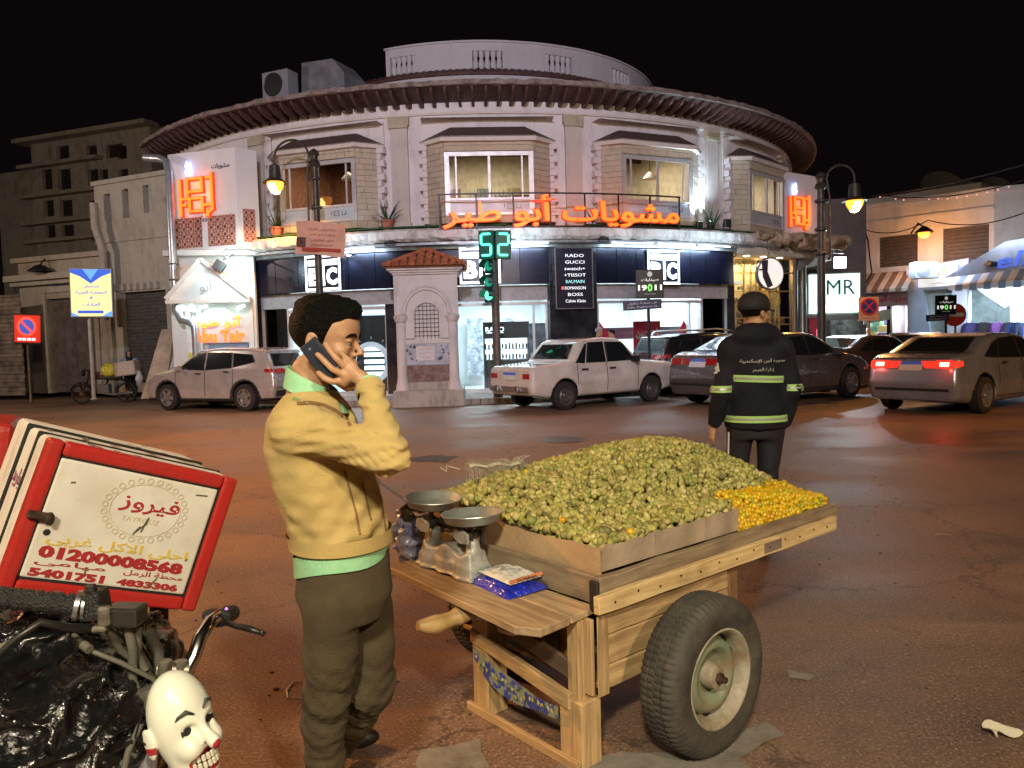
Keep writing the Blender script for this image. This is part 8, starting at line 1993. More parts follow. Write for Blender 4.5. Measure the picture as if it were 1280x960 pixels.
sdf_obj('hair', f_hair, HC-.16, HC+.17, .0042, m_hair, seller, relax=1)
for s in (-1, 1):
 MB(HM).lathe([(0, -.012), (.008, -.0088), (.012, 0), (.008, .0088), (0, .012)], 14, Matrix.Translation((.0835, s*.031, -.0045)) @ Matrix.Rotation(PI/2, 4, 'Y')).build('eye', mat('eye_white', (.20, .17, .15), .25, 0, 0), seller, smooth=3)
 MB(HM).lathe([(0, .0125), (.0055, .0112)], 12, Matrix.Translation((.0835, s*.031, -.0055)) @ Matrix.Rotation(PI/2, 4, 'Y')).build('iris', mat('iris_dark', (.01, .006, .004), .15, 0, 0), seller, smooth=3)
 MB(HM).tube([(.092, s*.030, .0085), (.096, s*.022, .0065), (.089, s*.043, .004)], [.0012, .001, .001], 6).build('eyelid', m_skin, seller, smooth=2)
 MB(HM).tube([(.1035, s*.012, .0175), (.103, s*.026, .024), (.094, s*.042, .022), (.085, s*.052, .015)], [.003, .0045, .004, .002], 6).build('eyebrow', m_hair, seller, smooth=2)
# stubble shadow is left to the skin; lips
MB(HM).tube([(.092, .017, -.0635), (.1065, .006, -.0605), (.1075, 0, -.0615), (.1065, -.006, -.0605), (.092, -.017, -.0635)], [.0015, .003, .003, .003, .0015], 6).tube([(.091, .015, -.068), (.104, .005, -.0715), (.104, -.005, -.0715), (.091, -.015, -.068)], [.0015, .0038, .0038, .0015], 6).build('lips', mat('lip', (.30, .12, .09), .45, 0, .1), seller, smooth=2)
# sweater
m_sw = mat('yellow_knit', (.57, .43, .17), .97, 0, .12, 6, .45, 380, col2=(.48, .35, .13), spec=.15); m_shirt = mat('mint_cotton', (.30, .62, .36), .75, 0, .1, 9, .15, 60); m_tr = mat('olive_twill', (.088, .068, .036), .9, 0, .3, 5, .4, 220, col2=(.055, .044, .026), spec=.2)
def arm_s(P):
 d = sd_cap(P, shn, elb, .066, .050); e = sd_cap(P, elb, wri, .051, .038); d = smin(d, e, .02)
 q = np.linalg.norm(P-elb, axis=1); fold = .006*vnoise((P-wri)*np.array((1.0, .5, 2.2)), 26, 5)+.004*vnoise((P-wri)*np.array((1.0, .5, 2.0)), 60, 25)*np.exp(-((q-.05)/.09)**2); return d+fold
def f_sw(P):
 d = sd_stack(P, tors); d = smin(d, sd_cap(P, shn, shf, .062, .062), .05); d = smin(d, arm_s(P), .03)
 d = smin(d, sd_chain(P, [(shf, .068), (Sp(400, 640, .25), .055), (Sp(440, 690, .22), .045)]), .03)
 z = P[:, 2]; zz = np.clip((Sp(400, 560)[2]-z)/.3, 0, 1)
 d = d+(.0065*vnoise(P*np.array((.35, .35, 1.0)), 50, 8)+.0045*vnoise(P*np.array((.5, .5, 1.0)), 95, 18))*zz*(1-.25*zz)+.003*vnoise(P, 12, 1)
 d = smax(d, -sd_cap(P, Sp(382, 503), Sp(398, 440), .058, .072), .008)      # neck hole
 d = smax(d, -sd_cap(P, Sp(432, 520, -.02), Sp(452, 480, -.02), .03, .05), .01)   # neckline dips in front
 cut = (P-np.array(wri)) @ ((wri-elb)/np.linalg.norm(wri-elb)); m = np.linalg.norm(P-wri, axis=1) < .12
 return np.where(m, np.maximum(d, cut+.012), d)
sdf_obj('sweater', f_sw, (Sp(325, 560)[0], SY-.40, Sp(400, 681)[2]), (Sp(575, 560)[0], SY+.30, Sp(400, 478)[2]), .0062, m_sw, seller, relax=1)
c0 = Sp(429, 690)
def rib(name, m, y0, y1, off, n=48, wavy=0.0, tilt=0.0, base=f_sw, nz=4, fl=0.0):
 z0, z1 = Sp(429, y0)[2], Sp(429, y1)[2]; zs = [z0+(z1-z0)*k/nz for k in range(nz+1)]
 return belt_ring(name, None, lambda P: sd_stack(np.c_[P[:, :2], np.clip(P[:, 2], tors[-1][0]+.006, 9)], tors)-fl*0, (c0[0], SY), zs, m, seller, off=off, n=n, rad=.4, zf=(lambda a: wavy*math.sin(3*a+.6)+tilt*math.cos(a)))
rib('waistband', m_sw, 661, 678, .009, tilt=.0)
rib('shirt_hem', m_shirt, 675, 700, -.003, wavy=.009, tilt=.026)
# cuff and collar
dv = Vector(wri-elb).normalized()
MB().tube([Vector(wri)-dv*.03, Vector(wri)-dv*.012, Vector(wri)+dv*.004], [.041, .043, .040], 20, cap=False).build('sweater_cuff', m_sw, seller, smooth=2)
MB().tube([Vector(wri)-dv*.01, Vector(wri)+dv*.016], [.037, .036], 20, cap=False).build('shirt_cuff', m_shirt, seller, smooth=2)
cc = Sp(391, 490, .01)
def col(u, v):
 a = -PI*.97+2*PI*.97*u; w_ = math.cos(a); r0, r1 = .082, .070; rr_ = r0+(r1-r0)*v+.010*(1-v)*(1+w_)
 x = rr_*math.cos(a)*1.05; y = rr_*math.sin(a)*.95; z = -.035*w_-.012+(.055-.006*w_)*v-.02*(1-v)*max(0, w_)
 return (cc[0]+x, cc[1]+y, cc[2]+z)
MB().grid(lambda u, v: col(.5+(u-.5), v), 40, 5).build('collar', m_shirt, seller, smooth=2)
MB().grid(lambda u, v: Vector(col(u, .95))+Vector((-.004*math.cos(-PI+2*PI*u), 0, -.03*v)), 40, 2).build('collar_band', m_shirt, seller, smooth=2)
def on_sw(px, py): return Vector(trace((0, 0, CAM_H), ray(px, py), f_sw, 1.4, 90))
def strip(name, pts, w_, m, off=.0035, n=6, par=None):
 P = []
 for (a, b) in zip(pts, pts[1:]):
  for k in range(n): u = k/n; P.append((a[0]+(b[0]-a[0])*u, a[1]+(b[1]-a[1])*u))
 P.append(pts[-1]); mb = MB(); rows = []
 for i, p in enumerate(P):
  q0, q1 = P[max(0, i-1)], P[min(len(P)-1, i+1)]; d = Vector((q1[0]-q0[0], q1[1]-q0[1])).normalized(); nn = Vector((-d.y, d.x))*w_/2
  row = []
  for s in (-1, 1):
   h = on_sw(p[0]+nn.x*s, p[1]+nn.y*s); row.append(h+(Vector((0, 0, CAM_H))-h).normalized()*off)
  rows.append(mb.V(row))
 for a, b in zip(rows, rows[1:]): mb.face(a, a+1, b+1, b)
 return mb.build(name, m, seller, smooth=2)
m_brn = mat('brown_stripe', (.33, .19, .08), .9, 0, .4, 300)
strip('knit_stripe', [(371, 504), (388, 503), (405, 506), (420, 513), (432, 522), (438, 532)], 4.2, m_brn)
strip('knit_stripe', [(431, 588), (437, 612), (445, 640), (450, 668)], 2.8, m_brn); strip('knit_stripe', [(453, 603), (458, 625), (464, 650)], 2.6, m_brn); strip('knit_stripe', [(472, 598), (478, 630), (483, 668)], 2.0, m_brn)
strip('knit_patch', [(366, 497), (376, 501)], 4, mat('green_patch', (.25, .35, .16), .9), n=3)
for m_, v_ in ((m_sw, .08), (m_tr, .03)): m_.node_tree.nodes['Principled BSDF'].inputs['Sheen Weight'].default_value = v_
# trousers and shoes
legn = [(Sp(414, 755, -.08), .084), (Sp(413, 815, -.06), .076), (Sp(408, 868, -.04), .069), (Sp(404, 905, -.01), .062), (Sp(407, 945, .03), .056), (Sp(409, 1010, .10), .052), (Sp(410, 1050, .13), .054)]
legf = [(Sp(455, 755, .09), .088), (Sp(460, 810, .08), .082), (Sp(463, 858, .08), .073), (Sp(445, 895, .2), .060), (Sp(424, 935, .42), .056), (Sp(416, 962, .56), .054)]
def f_tr(P):
 d = sd_stack(P, [(Sp(430, 768)[2], Sp(434, 768)[0], SY, .115, .14), (Sp(430, 740)[2], Sp(431, 740)[0], SY, .142, .16), (Sp(430, 700)[2], Sp(429, 700)[0], SY, .138, .158), (Sp(430, 682)[2], Sp(428, 690)[0], SY, .136, .152)])
 for L in (legn, legf):
  e = sd_chain(P, L, .02); kn = np.array(L[2][0]); q = P-kn; fold = (.007*vnoise(P*np.array((.4, .4, 1.0))+np.array((0, 0, .25))*q[:, :1], 60, 4)+.0055*vnoise(P*np.array((.5, .5, 1.0)), 110, 24))*np.exp(-((q[:, 2]+.03)/.16)**2)
  low = .004*vnoise(P*np.array((.4, .4, 1.0)), 75, 14)*(P[:, 2] < .35); d = smin(d, e+fold+low, .014)
 return d+.0035*vnoise(P, 10, 6)
sdf_obj('trousers', f_tr, (Sp(350, 760)[0]-.05, SY-.25, .06), (Sp(520, 760)[0], SY+.7, Sp(430, 686)[2]), .0085, m_tr, seller, relax=1)
strip_tr = [(388, 770), (398, 775), (408, 760)]
for L in (legn, legf):
 e = np.array(L[-1][0]); e[2] = .045
 def f(P, e=e): return smin(sd_ell(P, e+np.array((.06, -.02, -.005)), (.13, .048, .045)), sd_ell(P, e+np.array((-.01, 0, .03)), (.06, .045, .06)), .02)
 sdf_obj('shoe', f, e-np.array((.2, .12, .06)), e+np.array((.25, .12, .14)), .012, mat('dark_shoe', (.02, .018, .016), .5), seller)
# phone
pa, pb_ = Vector(Sp(386, 430, -.100)), Vector(Sp(416, 469, -.112)); ax = (pb_-pa).normalized(); nrm = Vector((-.12, -1, .05)); nrm = (nrm-ax*nrm.dot(ax)).normalized(); sdv = ax.cross(nrm)
Mp = Matrix((sdv, -nrm, ax)).transposed().to_4x4(); Fph = Matrix.Translation((pa+pb_)/2) @ Mp
ph = thing('mobile_phone', 'dark blue mobile phone held to the ear of the seller', 'phone', (pa+pb_)/2)
MB(Fph).box((0, 0, 0), (.058, .011, (pb_-pa).length+.012)).build('phone_case', mat('navy_phone', (.018, .024, .045), .35, 0, .1), ph, bevel=.004, seg=3)
MB(Fph).lathe([(0, .0012), (.004, .001), (.005, 0)], 12, Matrix.Translation((.006, -.006, -.042)) @ Matrix.Rotation(PI/2, 4, 'X')).build('camera_lens', mat('lens_grey', (.12, .13, .16), .1), ph, smooth=1)
# ---------------------------------------------------------------- generic standing figures
def figure(name, label, loc, heading, Hh, up_m, leg_m, hair_m=None, skin=None, pose=None, step=.02, cap=None, scarf=None, jacket=False):
 t = thing(name, label, 'person', loc, R(heading)); F = Matrix.Translation(loc) @ Matrix.Rotation(R(heading), 4, 'Z')
 k = Hh/1.75; P0 = lambda x, y, z: np.array((x, y, z))*k; g = .02 if jacket else 0
 pz = pose or {}
 arms = pz.get('arms', [(P0(0, .20, 1.43), P0(-.02, .28, 1.15), P0(.05, .30, .90)), (P0(0, -.20, 1.43), P0(-.02, -.28, 1.15), P0(.05, -.30, .90))])
 legs = pz.get('legs', [(P0(0, .09, .92), P0(.01, .10, .50), P0(-.02, .11, .09)), (P0(0, -.09, .92), P0(.03, -.10, .50), P0(.02, -.11, .09))])
 hc = P0(.02, 0, 1.635); yaw = pz.get('yaw', 0); Hm = np.array((Matrix.Translation(hc) @ Matrix.Rotation(R(yaw), 4, 'Z') @ Matrix.Scale(k*1.0, 4)).inverted())
 hz = .87*k if jacket else .95*k
 tz = [(hz, -.0, 0, .125*k+g, .185*k+g), (1.05*k, 0, 0, .125*k+g, .175*k+g), (1.25*k, -.01, 0, .13*k+g, .182*k+g), (1.38*k, -.01, 0, .125*k+g, .185*k+g), (1.46*k, -.005, 0, .09*k+g, .16*k+g), (1.505*k, 0, 0, .06*k+g, .09*k)]
 def hands(P):
  d = None
  for i, (s, e, w_) in enumerate(arms):
   u = (w_-e)/np.linalg.norm(w_-e); sg = 1 if i == 0 else -1
   pl = [w_+u*.04, w_+u*.09]; fs = [[w_+u*.09+np.array((o, 0, 0)), w_+u*(.13+.01*(j in (1, 2)))+np.array((o*1.2, -sg*.01, 0)), w_+u*(.155+.012*(j in (1, 2)))+np.array((o*1.1+.004, -sg*.03, 0))] for j, o in enumerate((.030, .010, -.010, -.028))]
   fs.append([w_+u*.03+np.array((.02, 0, 0)), w_+u*.07+np.array((.05, -sg*.01, 0)), w_+u*.10+np.array((.05, -sg*.02, 0))])
   h = only(P, w_+u*.09, .13, lambda q, w_=w_, pl=pl, fs=fs: smin(hand_chain(q, w_, pl, fs, .0095, .02), sd_box(q, pl[1]-u*.02, (.04, .016, .045), .014), .012)); h = smin(h, sd_cap(P, e, w_, .035, .026), .01); d = h if d is None else np.minimum(d, h)
  return d
 def fb(P):
  d = only(P, hc, .22, lambda q: head_sdf(tl(q, Hm))*k); d = smin(d, sd_cap(P, hc-P0(.015, 0, .08), P0(-.01, 0, 1.42), .055, .062), .02)
  d = smin(d, sd_stack(P, [(r[0], r[1], r[2], r[3]-.03, r[4]-.03) for r in tz]), .02); d = smin(d, hands(P), .02)
  for s, e, w_ in arms: d = smin(d, sd_cap(P, s, e, .045, .036), .02)
  for a, b, c in legs: d = smin(d, smin(sd_cap(P, a, b, .07, .05), sd_cap(P, b, c, .05, .035), .02), .02)
  return d
 R_ = (-.35*k, -.5*k, .03); Q_ = (.45*k, .5*k, 1.85*k)
 sdf_obj('body', fb, R_, Q_, step*.75, skin or m_skin, t, F=F)
 def ftor(P): return smin(sd_stack(P, tz), sd_cap(P, arms[0][0], arms[1][0], .065+g, .065+g), .05)
 def farm(P):
  d = None
  for s, e, w_ in arms:
   q = smin(sd_cap(P, s, e, .066+g*.5, .052+g*.7), sd_cap(P, e, w_, .050+g*.7, .042+g*.5), .02); cut = (P-w_) @ ((w_-e)/np.linalg.norm(w_-e)); q = np.maximum(q, cut-.01); d = q if d is None else np.minimum(d, q)
  return d
 def fu(P):
  d = smin(ftor(P), farm(P), .03)
  if jacket: d = smin(d, sd_ell(P, P0(-.055, 0, 1.49), (.12*k, .155*k, .085*k)), .04); d = smax(d, -sd_cap(P, P0(.02, 0, 1.50), P0(.03, 0, 1.7), .06, .075), .01)
  return d+.006*vnoise(P, 11, 3)+.003*vnoise(P, 30, 4)
 sdf_obj('jacket' if jacket else 'shirt', fu, (-.4*k, -.55*k, .8*k), (.4*k, .55*k, 1.62*k), step, up_m, t, F=F)
 def fl(P):
  d = sd_stack(P, [(.80*k, 0, 0, .11*k, .16*k), (.92*k, 0, 0, .125*k, .175*k), (1.0*k, 0, 0, .118*k, .165*k)])
  for a, b, c in legs: d = smin(d, smin(sd_cap(P, a, b, .092, .068), sd_cap(P, b, c, .068, .055), .02), .03)
  return d+.006*vnoise(P, 10, 7)+.004*np.sin(P[:, 2]*60+P[:, 1]*20)*(P[:, 2] < .6*k)
 sdf_obj('trousers', fl, (-.4*k, -.4*k, .06), (.45*k, .4*k, 1.02*k), step, leg_m, t, F=F)
 for a, b, c in legs:
  e = np.array((c[0], c[1], .05))
  sdf_obj('shoe', lambda P, e=e: smin(sd_ell(P, e+np.array((.06, 0, -.005)), (.14, .05, .046)), sd_ell(P, e+np.array((-.01, 0, .03)), (.06, .046, .06)), .02), e-np.array((.2, .12, .06)), e+np.array((.25, .12, .14)), .016, m_black, t, F=F)
 fh = lambda P: hair_sdf(tl(P, Hm), True)*k
 if scarf: sdf_obj('headscarf', lambda P: smax(smin(sd_ell(tl(P, Hm), (-.01, 0, .01), (.122, .098, .135))*k, sd_cap(P, hc-P0(.0, 0, .1), P0(0, 0, 1.42), .085, .13), .04), -sd_ell(tl(P, Hm), (.11, 0, -.01), (.06, .05, .075)), .01), hc-.32, hc+.2, step, scarf, t, F=F)
 else: sdf_obj('hair', fh, hc-.16*k, hc+.17*k, step*.6, hair_m or m_hair, t, F=F)
 if cap:
  MH = F @ Matrix(np.linalg.inv(Hm).tolist())
  MB(MH).lathe([(.112, .02), (.116, .05), (.108, .09), (.08, .125), (.04, .142), (0, .146)], 24, Matrix.Diagonal((1.02, .86, 1, 1))).build('cap', cap, t, smooth=2)
  MB(MH).grid(lambda u, v: ((.09+.085*v)*math.cos(R(-52+104*u))*(1.04+.12*v), .09*math.sin(R(-52+104*u))*(1-.05*v), .042-.02*v-.014*math.cos(R(-90+180*u))*0-.03*(2*u-1)**2*.6), 14, 5).build('cap_peak', cap, t, smooth=2)
 return t, F, ftor, farm, fu, arms, k
m_navy = mat('navy_jacket', (.013, .014, .024), .85, 0, .3, 5, .25, 40, spec=.25); m_navt = mat('navy_trousers', (.014, .015, .024), .7, 0, .3, 6)
pol = G(946, 694); vP = lambda x, y, z: np.array((x, y, z))
arm_p = [(vP(0, .165, 1.42), vP(-.07, .235, 1.15), vP(.0, .275, .91)), (vP(0, -.165, 1.42), vP(-.04, -.23, 1.15), vP(.06, -.20, .90))]
leg_p = [(vP(0, .10, .92), vP(.06, .12, .50), vP(-.06, .12, .09)), (vP(0, -.10, .92), vP(.02, -.08, .50), vP(.02, -.06, .09))]
t, F, ftor, farm, fu, arms, k = figure('person', 'officer seen from behind in a dark jacket with yellow green reflective bands and a cap', (pol.x, pol.y, 0), 84, 1.78, m_navy, m_navt, pose={'arms': arm_p, 'legs': leg_p, 'yaw': -48}, step=.0125, cap=mat('black_cap', (.012, .012, .014), .8), jacket=True)
m_lime = mat('reflective_lime', (.38, .66, .20), .5, 0, .05, emit=(.3, .8, .1), es=.0); m_sil = mat('reflective_silver', (.42, .45, .42), .35, .4, .05)
def bands(z, f, c, n, rad, tilt=0, h=.045, par=t):
 zf = (lambda a: tilt*math.sin(a)) if tilt else None
 belt_ring('reflective_band', F, f, c, [z-h/2, z, z+h/2], m_lime, par, .007, n, rad, zf=zf); belt_ring('reflective_stripe', F, f, c, [z-h*.16, z+h*.16], m_sil, par, .0085, n, rad, zf=zf)
bands(.955, lambda P: smin(ftor(P), ftor(P), .001)+0, (0, 0), 48, .5); bands(1.225, ftor, (0, 0), 48, .5, .008)
for (s, e, w_) in arms:
 for zb in (1.16,):
  c = s+(e-s)*((s[2]-zb)/(s[2]-e[2])); belt_ring('sleeve_band', F, farm, (c[0], c[1]), [zb-.022, zb+.022], m_lime, t, .006, 24, .13); belt_ring('sleeve_stripe', F, farm, (c[0], c[1]), [zb-.007, zb+.007], m_sil, t, .0075, 24, .13)
# lettering on the back
def on_back(y, z, off=.006): p = trace((-.6, y, z), (1, 0, 0), fu, .2, 60); return Vector((p[0]-off, p[1], p[2]))
for s_, z, wd, h in (('مديرية أمن الإسكندرية', 1.345, .30, .034), ('إدارة المرور', 1.285, .14, .030)):
 V, Fc_ = text_mesh(ar(s_), wd, h, .002, 0.0, 1)
 mb = MB(F); base = {}
 for v in V:
  key = round(-v[0], 2);
  if key not in base: base[key] = on_back(key-.02, z).x
 mb.V([(base[round(-v[0], 2)]+v[1]-.003, -v[0]-.02, z+v[2]) for v in V]); mb.f = Fc_; mb.m = [0]*len(Fc_); mb.build('back_lettering', mat('print_white', (.6, .6, .6), .6), t, fixn=False)
mb = MB(F); ey = .262
for i in range(7): p = trace((-.6, .255, 1.27+.012*i), (1, 0, 0), fu, .2, 60); mb.box((p[0]-.004, .255-.007*(i-3)*(.5 if i % 2 else 1), p[2]), (.004, .035-.004*abs(i-3), .009))
o = mb.build('sleeve_emblem', mat('print_white', (.6, .6, .6), .6), t); tag(o, kind='stuff')
for s in (1,):
 mb = MB(F); mb2 = MB(F); r0 = []
 for z in np.linspace(.15, .86, 12):
  y = float(np.interp(z, [.09, .5, .92], [.12, .12, .10])); x = float(np.interp(z, [.09, .5, .92], [-.06, .06, 0])); rr_ = float(np.interp(z, [.09, .5, .92], [.06, .076, .1]))
  r0.append((x-rr_*.55, y+rr_*.86, z))
 for m_, dx in ((m_white, -.006), (m_white, .012)): MB(F).tube([(x+dx, y+.001, z) for x, y, z in r0], .004, 5).build('trouser_piping', m_, t)
# two men by the white car, woman at the far left, guest in the window
m_dkc = mat('dark_coat', (.03, .03, .04), .8, 0, .3); m_grc = mat('grey_shirt', (.22, .25, .30), .8, 0, .2)
x = at(744, 415, 20.2); figure('person', 'grey haired man in a dark coat standing behind the white car', (x.x, 19.55, .15), 10, 1.62, m_dkc, m_dkc, hair_m=mat('grey_hair', (.28, .28, .28), .7), step=.03)
x = at(760, 418, 20.0); figure('person', 'dark haired man in a grey shirt behind the white car looking left', (x.x+.05, 19.5, .15), 170, 1.56, m_grc, m_dkc, step=.03)
x = at(157, 447, 23.4); figure('person', 'woman in a dark headscarf and pale blue coat behind the parked motorbike', (x.x, 23.6, 0), -60, 1.50, mat('pale_blue_coat', (.35, .42, .60), .8), m_dkc, scarf=mat('black_scarf', (.015, .015, .02), .8), step=.03)
gp_ = FB[1] @ Vector((-.75, .55, 0)); tg, *_ = figure('person', 'seated guest with dark hair seen through the second bay window', (gp_.x, gp_.y, 4.25), -60, 1.55, m_dkc, m_dkc, step=.035)
tb = thing('table', 'small restaurant table beside the window guest', 'table', FB[1] @ Vector((.1, .8, 4.5))); MB(FB[1]).b2((-.2, .5, 5.2), (.5, 1.2, 5.24)).build('tabletop', m_goldw, tb); MB(FB[1]).b2((.12, .82, 4.5), (.18, .88, 5.2)).build('leg', m_black, tb)
# ================================================================ near motorbike, its delivery box, plastic sheet and mask
FX = Matrix.Translation((-.962, 1.87, 1.091)) @ Matrix.Rotation(.706, 4, 'Z') @ Matrix.Rotation(.066, 4, 'X') @ Matrix.Rotation(.351, 4, 'Y')
m_bw = plaster('scuffed_white', (.62, .60, .55), (.30, .18, .13), .55, 5, .1); m_rd = mat('scuffed_red', (.36, .014, .012), .38, 0, .35, 9, .1, 40, col2=(.30, .02, .015)); m_gsk = mat('rubber_black', (.008, .008, .008), .6, 0, 0)
t = thing('delivery_box', 'tilted white delivery box with red framed door, phone numbers and a round ornament', 'delivery box', (-.962, 2.0, .9))
MB(FX).box((0, .06, 0), (.455, .10, .352)).build('front_shell', m_bw, t, bevel=.02, seg=3); MB(FX).box((0, .185, 0), (.448, .135, .345)).build('middle_shell', m_bw, t, bevel=.018, seg=3); MB(FX).box((0, .335, 0), (.455, .155, .352)).build('rear_shell', m_bw, t, bevel=.02, seg=3)
for y in (.114, .256): MB(FX).box((0, y, 0), (.459, .008, .356)).build('strap', m_gsk, t, bevel=.003)
for s in (-1, 1): MB(FX).box((s*.212, .0, 0), (.036, .04, .357)).build('door_frame', m_rd, t, bevel=.010, seg=3); MB(FX).box((0, .0005, s*.1615), (.386, .039, .034)).build('door_frame', m_rd, t, bevel=.010, seg=3)
MB(FX).box((0, .004, 0), (.392, .03, .292)).build('gasket', m_gsk, t); MB(FX).box((-.002, -.0045, .001), (.378, .02, .279)).build('door', mat('door_white', (.60, .59, .54), .35, 0, .12, 7, col2=(.50, .47, .41)), t, bevel=.005, seg=2)
yd = -.0152; FD = FX @ Matrix.Translation((0, yd, 0)); P_r = mat('print_red', (.32, .02, .02), .5, 0, .1, 40); P_g = mat('print_gold', (.62, .46, .08), .5); P_b = mat('print_beige', (.50, .45, .30), .6)
def tx(nm, s, m, x, z, wd, h, b=.01, a=True): text(nm, ar(s) if a else s, m, FD @ Matrix.Translation((x, 0, z)), t, width=wd, height=h, extrude=.0008, bold=b)
tx('brand_script', 'فيروز', P_r, .035, .068, .145, .046, .015); tx('brand_latin', 'FAYROUZ', P_b, .025, .030, .088, .012, .0, False)
tx('slogan', 'احلى الاكل غربى', P_g, 0, -.045, .33, .030, .02); tx('phone_number', '01200008568', P_r, -.004, -.075, .335, .030, .06, False)
tx('place_name', 'محطة الرمل', P_r, .098, -.100, .145, .016, .01); tx('place_name', 'ميامى', P_r, -.095, -.100, .155, .016, .01); tx('phone_number', '5401751', P_r, -.095, -.124, .165, .020, .06, False); tx('phone_number', '4833306', P_r, .092, -.124, .150, .018, .06, False)
mb = MB(FD @ Matrix.Translation((.028, 0, .055)) @ Matrix.Rotation(PI/2, 4, 'X'))
for i in range(26):
 a = 2*PI*i/26; mb.lathe([(.0055, 0), (.0055, .0006), (.0075, .0006), (.0075, 0)], 12, Matrix.Translation((.096*math.cos(a), .074*math.sin(a), 0)), cap=False)
mb.lathe([(.083, 0), (.083, .0005), (.0845, .0005), (.0845, 0)], 48, Matrix.Diagonal((1, .77, 1, 1)), cap=False)
o = mb.build('printed_ornament', P_b, t); tag(o, kind='stuff')
MB(FX).box((-.195, -.028, .005), (.055, .014, .018)).box((-.178, -.036, .005), (.012, .008, .026)).build('hasp', mat('rusty_steel', (.12, .07, .05), .6, .5, .5, 20), t, bevel=.003)
MB(FD).lathe([(0, .0012), (.007, .001), (.008, 0)], 10, Matrix.Translation((-.168, 0, -.032)) @ Matrix.Rotation(PI/2, 4, 'X')).build('lock_hole', m_gsk, t)
for i, (x, z, a, l) in enumerate(((.03, .012, .9, .03), (.036, .018, 1.4, .035), (.022, .004, 1.1, .025), (.04, .03, 1.5, .02), (.10, -.118, 1.0, .03), (-.06, -.11, 1.6, .02), (.165, -.05, 1, .008), (-.15, .09, .3, .01), (.15, .118, .1, .03))):
 MB(FD @ Matrix.Translation((x, 0, z)) @ Matrix.Rotation(-a, 4, 'Y')).box((0, 0, 0), (l, .001, .0035)).build('scratch', mat('scratch', (.10, .09, .07), .7), t)
for i in range(16):
 s_ = random.uniform(.01, .035); MB(FX @ Matrix.Translation((random.uniform(-.2, .2), random.uniform(.03, .4), .1765)) @ Matrix.Rotation(random.random()*3, 4, 'Z')).poly([(-s_, -.004, 0), (0, -.009, 0), (s_, 0, 0), (.3*s_, .008, 0), (-.5*s_, .005, 0)]).build('paint_chip', mat('chip_%d' % (i % 2), ((.40, .05, .03), (.16, .12, .10))[i % 2], .6), t)
tx2 = text('side_script', ar('باريد'), mat('print_purple', (.22, .03, .12), .5), FX @ Matrix.Translation((-.2262, .185, .05)) @ Matrix.Rotation(-PI/2, 4, 'Z'), t, width=.09, extrude=.001)
text('side_script', ar('مطعم فيروز'), mat('print_purple', (.22, .03, .12), .5), FX @ Matrix.Translation((-.2302, .335, -.08)) @ Matrix.Rotation(-PI/2, 4, 'Z'), t, width=.12, extrude=.001)
bx2 = at(-14, 532, 2.7); o = MB(Matrix.Translation(bx2) @ Matrix.Rotation(.5, 4, 'Z') @ Matrix.Rotation(.15, 4, 'Y')).box((-.05, 0, -.12), (.28, .4, .30)).build('top_box', m_rd, bevel=.03, seg=3); tag(o, 'red top box of another motorbike peeping in at the left edge', 'delivery box')
bk = thing('motorbike', 'near motorbike with black grips and chrome handlebar partly under black plastic', 'motorbike', (-.75, 1.6, 0))
q = lambda x, y, Y: at(x, y, Y)
m_grip = mat('grip_rubber', (.014, .014, .014), .55, 0, .3, 30, .5, 200); m_cab = mat('cable_grey', (.12, .12, .095), .6, 0, .3, 9)
MB().tube([q(-30, 744, 1.44), q(10, 747, 1.46), q(95, 757, 1.50)], [.021, .0205, .0195], 20).build('grip', m_grip, bk, smooth=1)
g = MB();
for k in range(9): g.tube([q(-20+13*k, 745.5+1.2*k, 1.445+.0065*k), q(-14+13*k, 746+1.2*k, 1.448+.0065*k)], .0222, 20)
o = g.build('grip_rib', m_grip, bk, smooth=.6); tag(o, kind='stuff')
MB().tube([q(94, 757, 1.50), q(100, 757.5, 1.503)], .030, 20).tube([q(103, 758, 1.503), q(107, 758, 1.505)], .028, 20).build('grip_flange', m_steel, bk, smooth=.6)
MB(Matrix.Translation(q(118, 755, 1.51)) @ Matrix.Rotation(-.1, 4, 'Y')).box((0, 0, .0), (.046, .05, .056)).box((.004, -.01, .034), (.02, .02, .02)).build('switch_housing', m_grip, bk, bevel=.008, seg=2)
MB(Matrix.Translation(q(131, 770, 1.49))).box((0, 0, 0), (.024, .02, .040)).box((-.012, .0, -.026), (.03, .02, .014)).build('clamp_bracket', mat('worn_alloy', (.36, .34, .28), .4, .7, .4, 30), bk, bevel=.005)
MB(Matrix.Translation(q(158, 768, 1.52)) @ Matrix.Rotation(.06, 4, 'Y')).box((0, 0, 0), (.066, .05, .038)).build('fluid_reservoir', mat('reservoir_black', (.025, .025, .022), .3), bk, bevel=.006, seg=2)
MB().tube([q(118, 786, 1.50), q(85, 785, 1.44), q(50, 778, 1.40), q(20, 798, 1.38), q(-25, 838, 1.36)], [.010, .009, .007, .006, .006], 10).build('brake_lever', mat('lever_black', (.012, .012, .012), .4), bk, smooth=1)
MB().tube([q(52, 776, 1.42), q(18, 800, 1.40), q(-20, 822, 1.38)], .005, 8).build('cable', m_cab, bk, smooth=1)
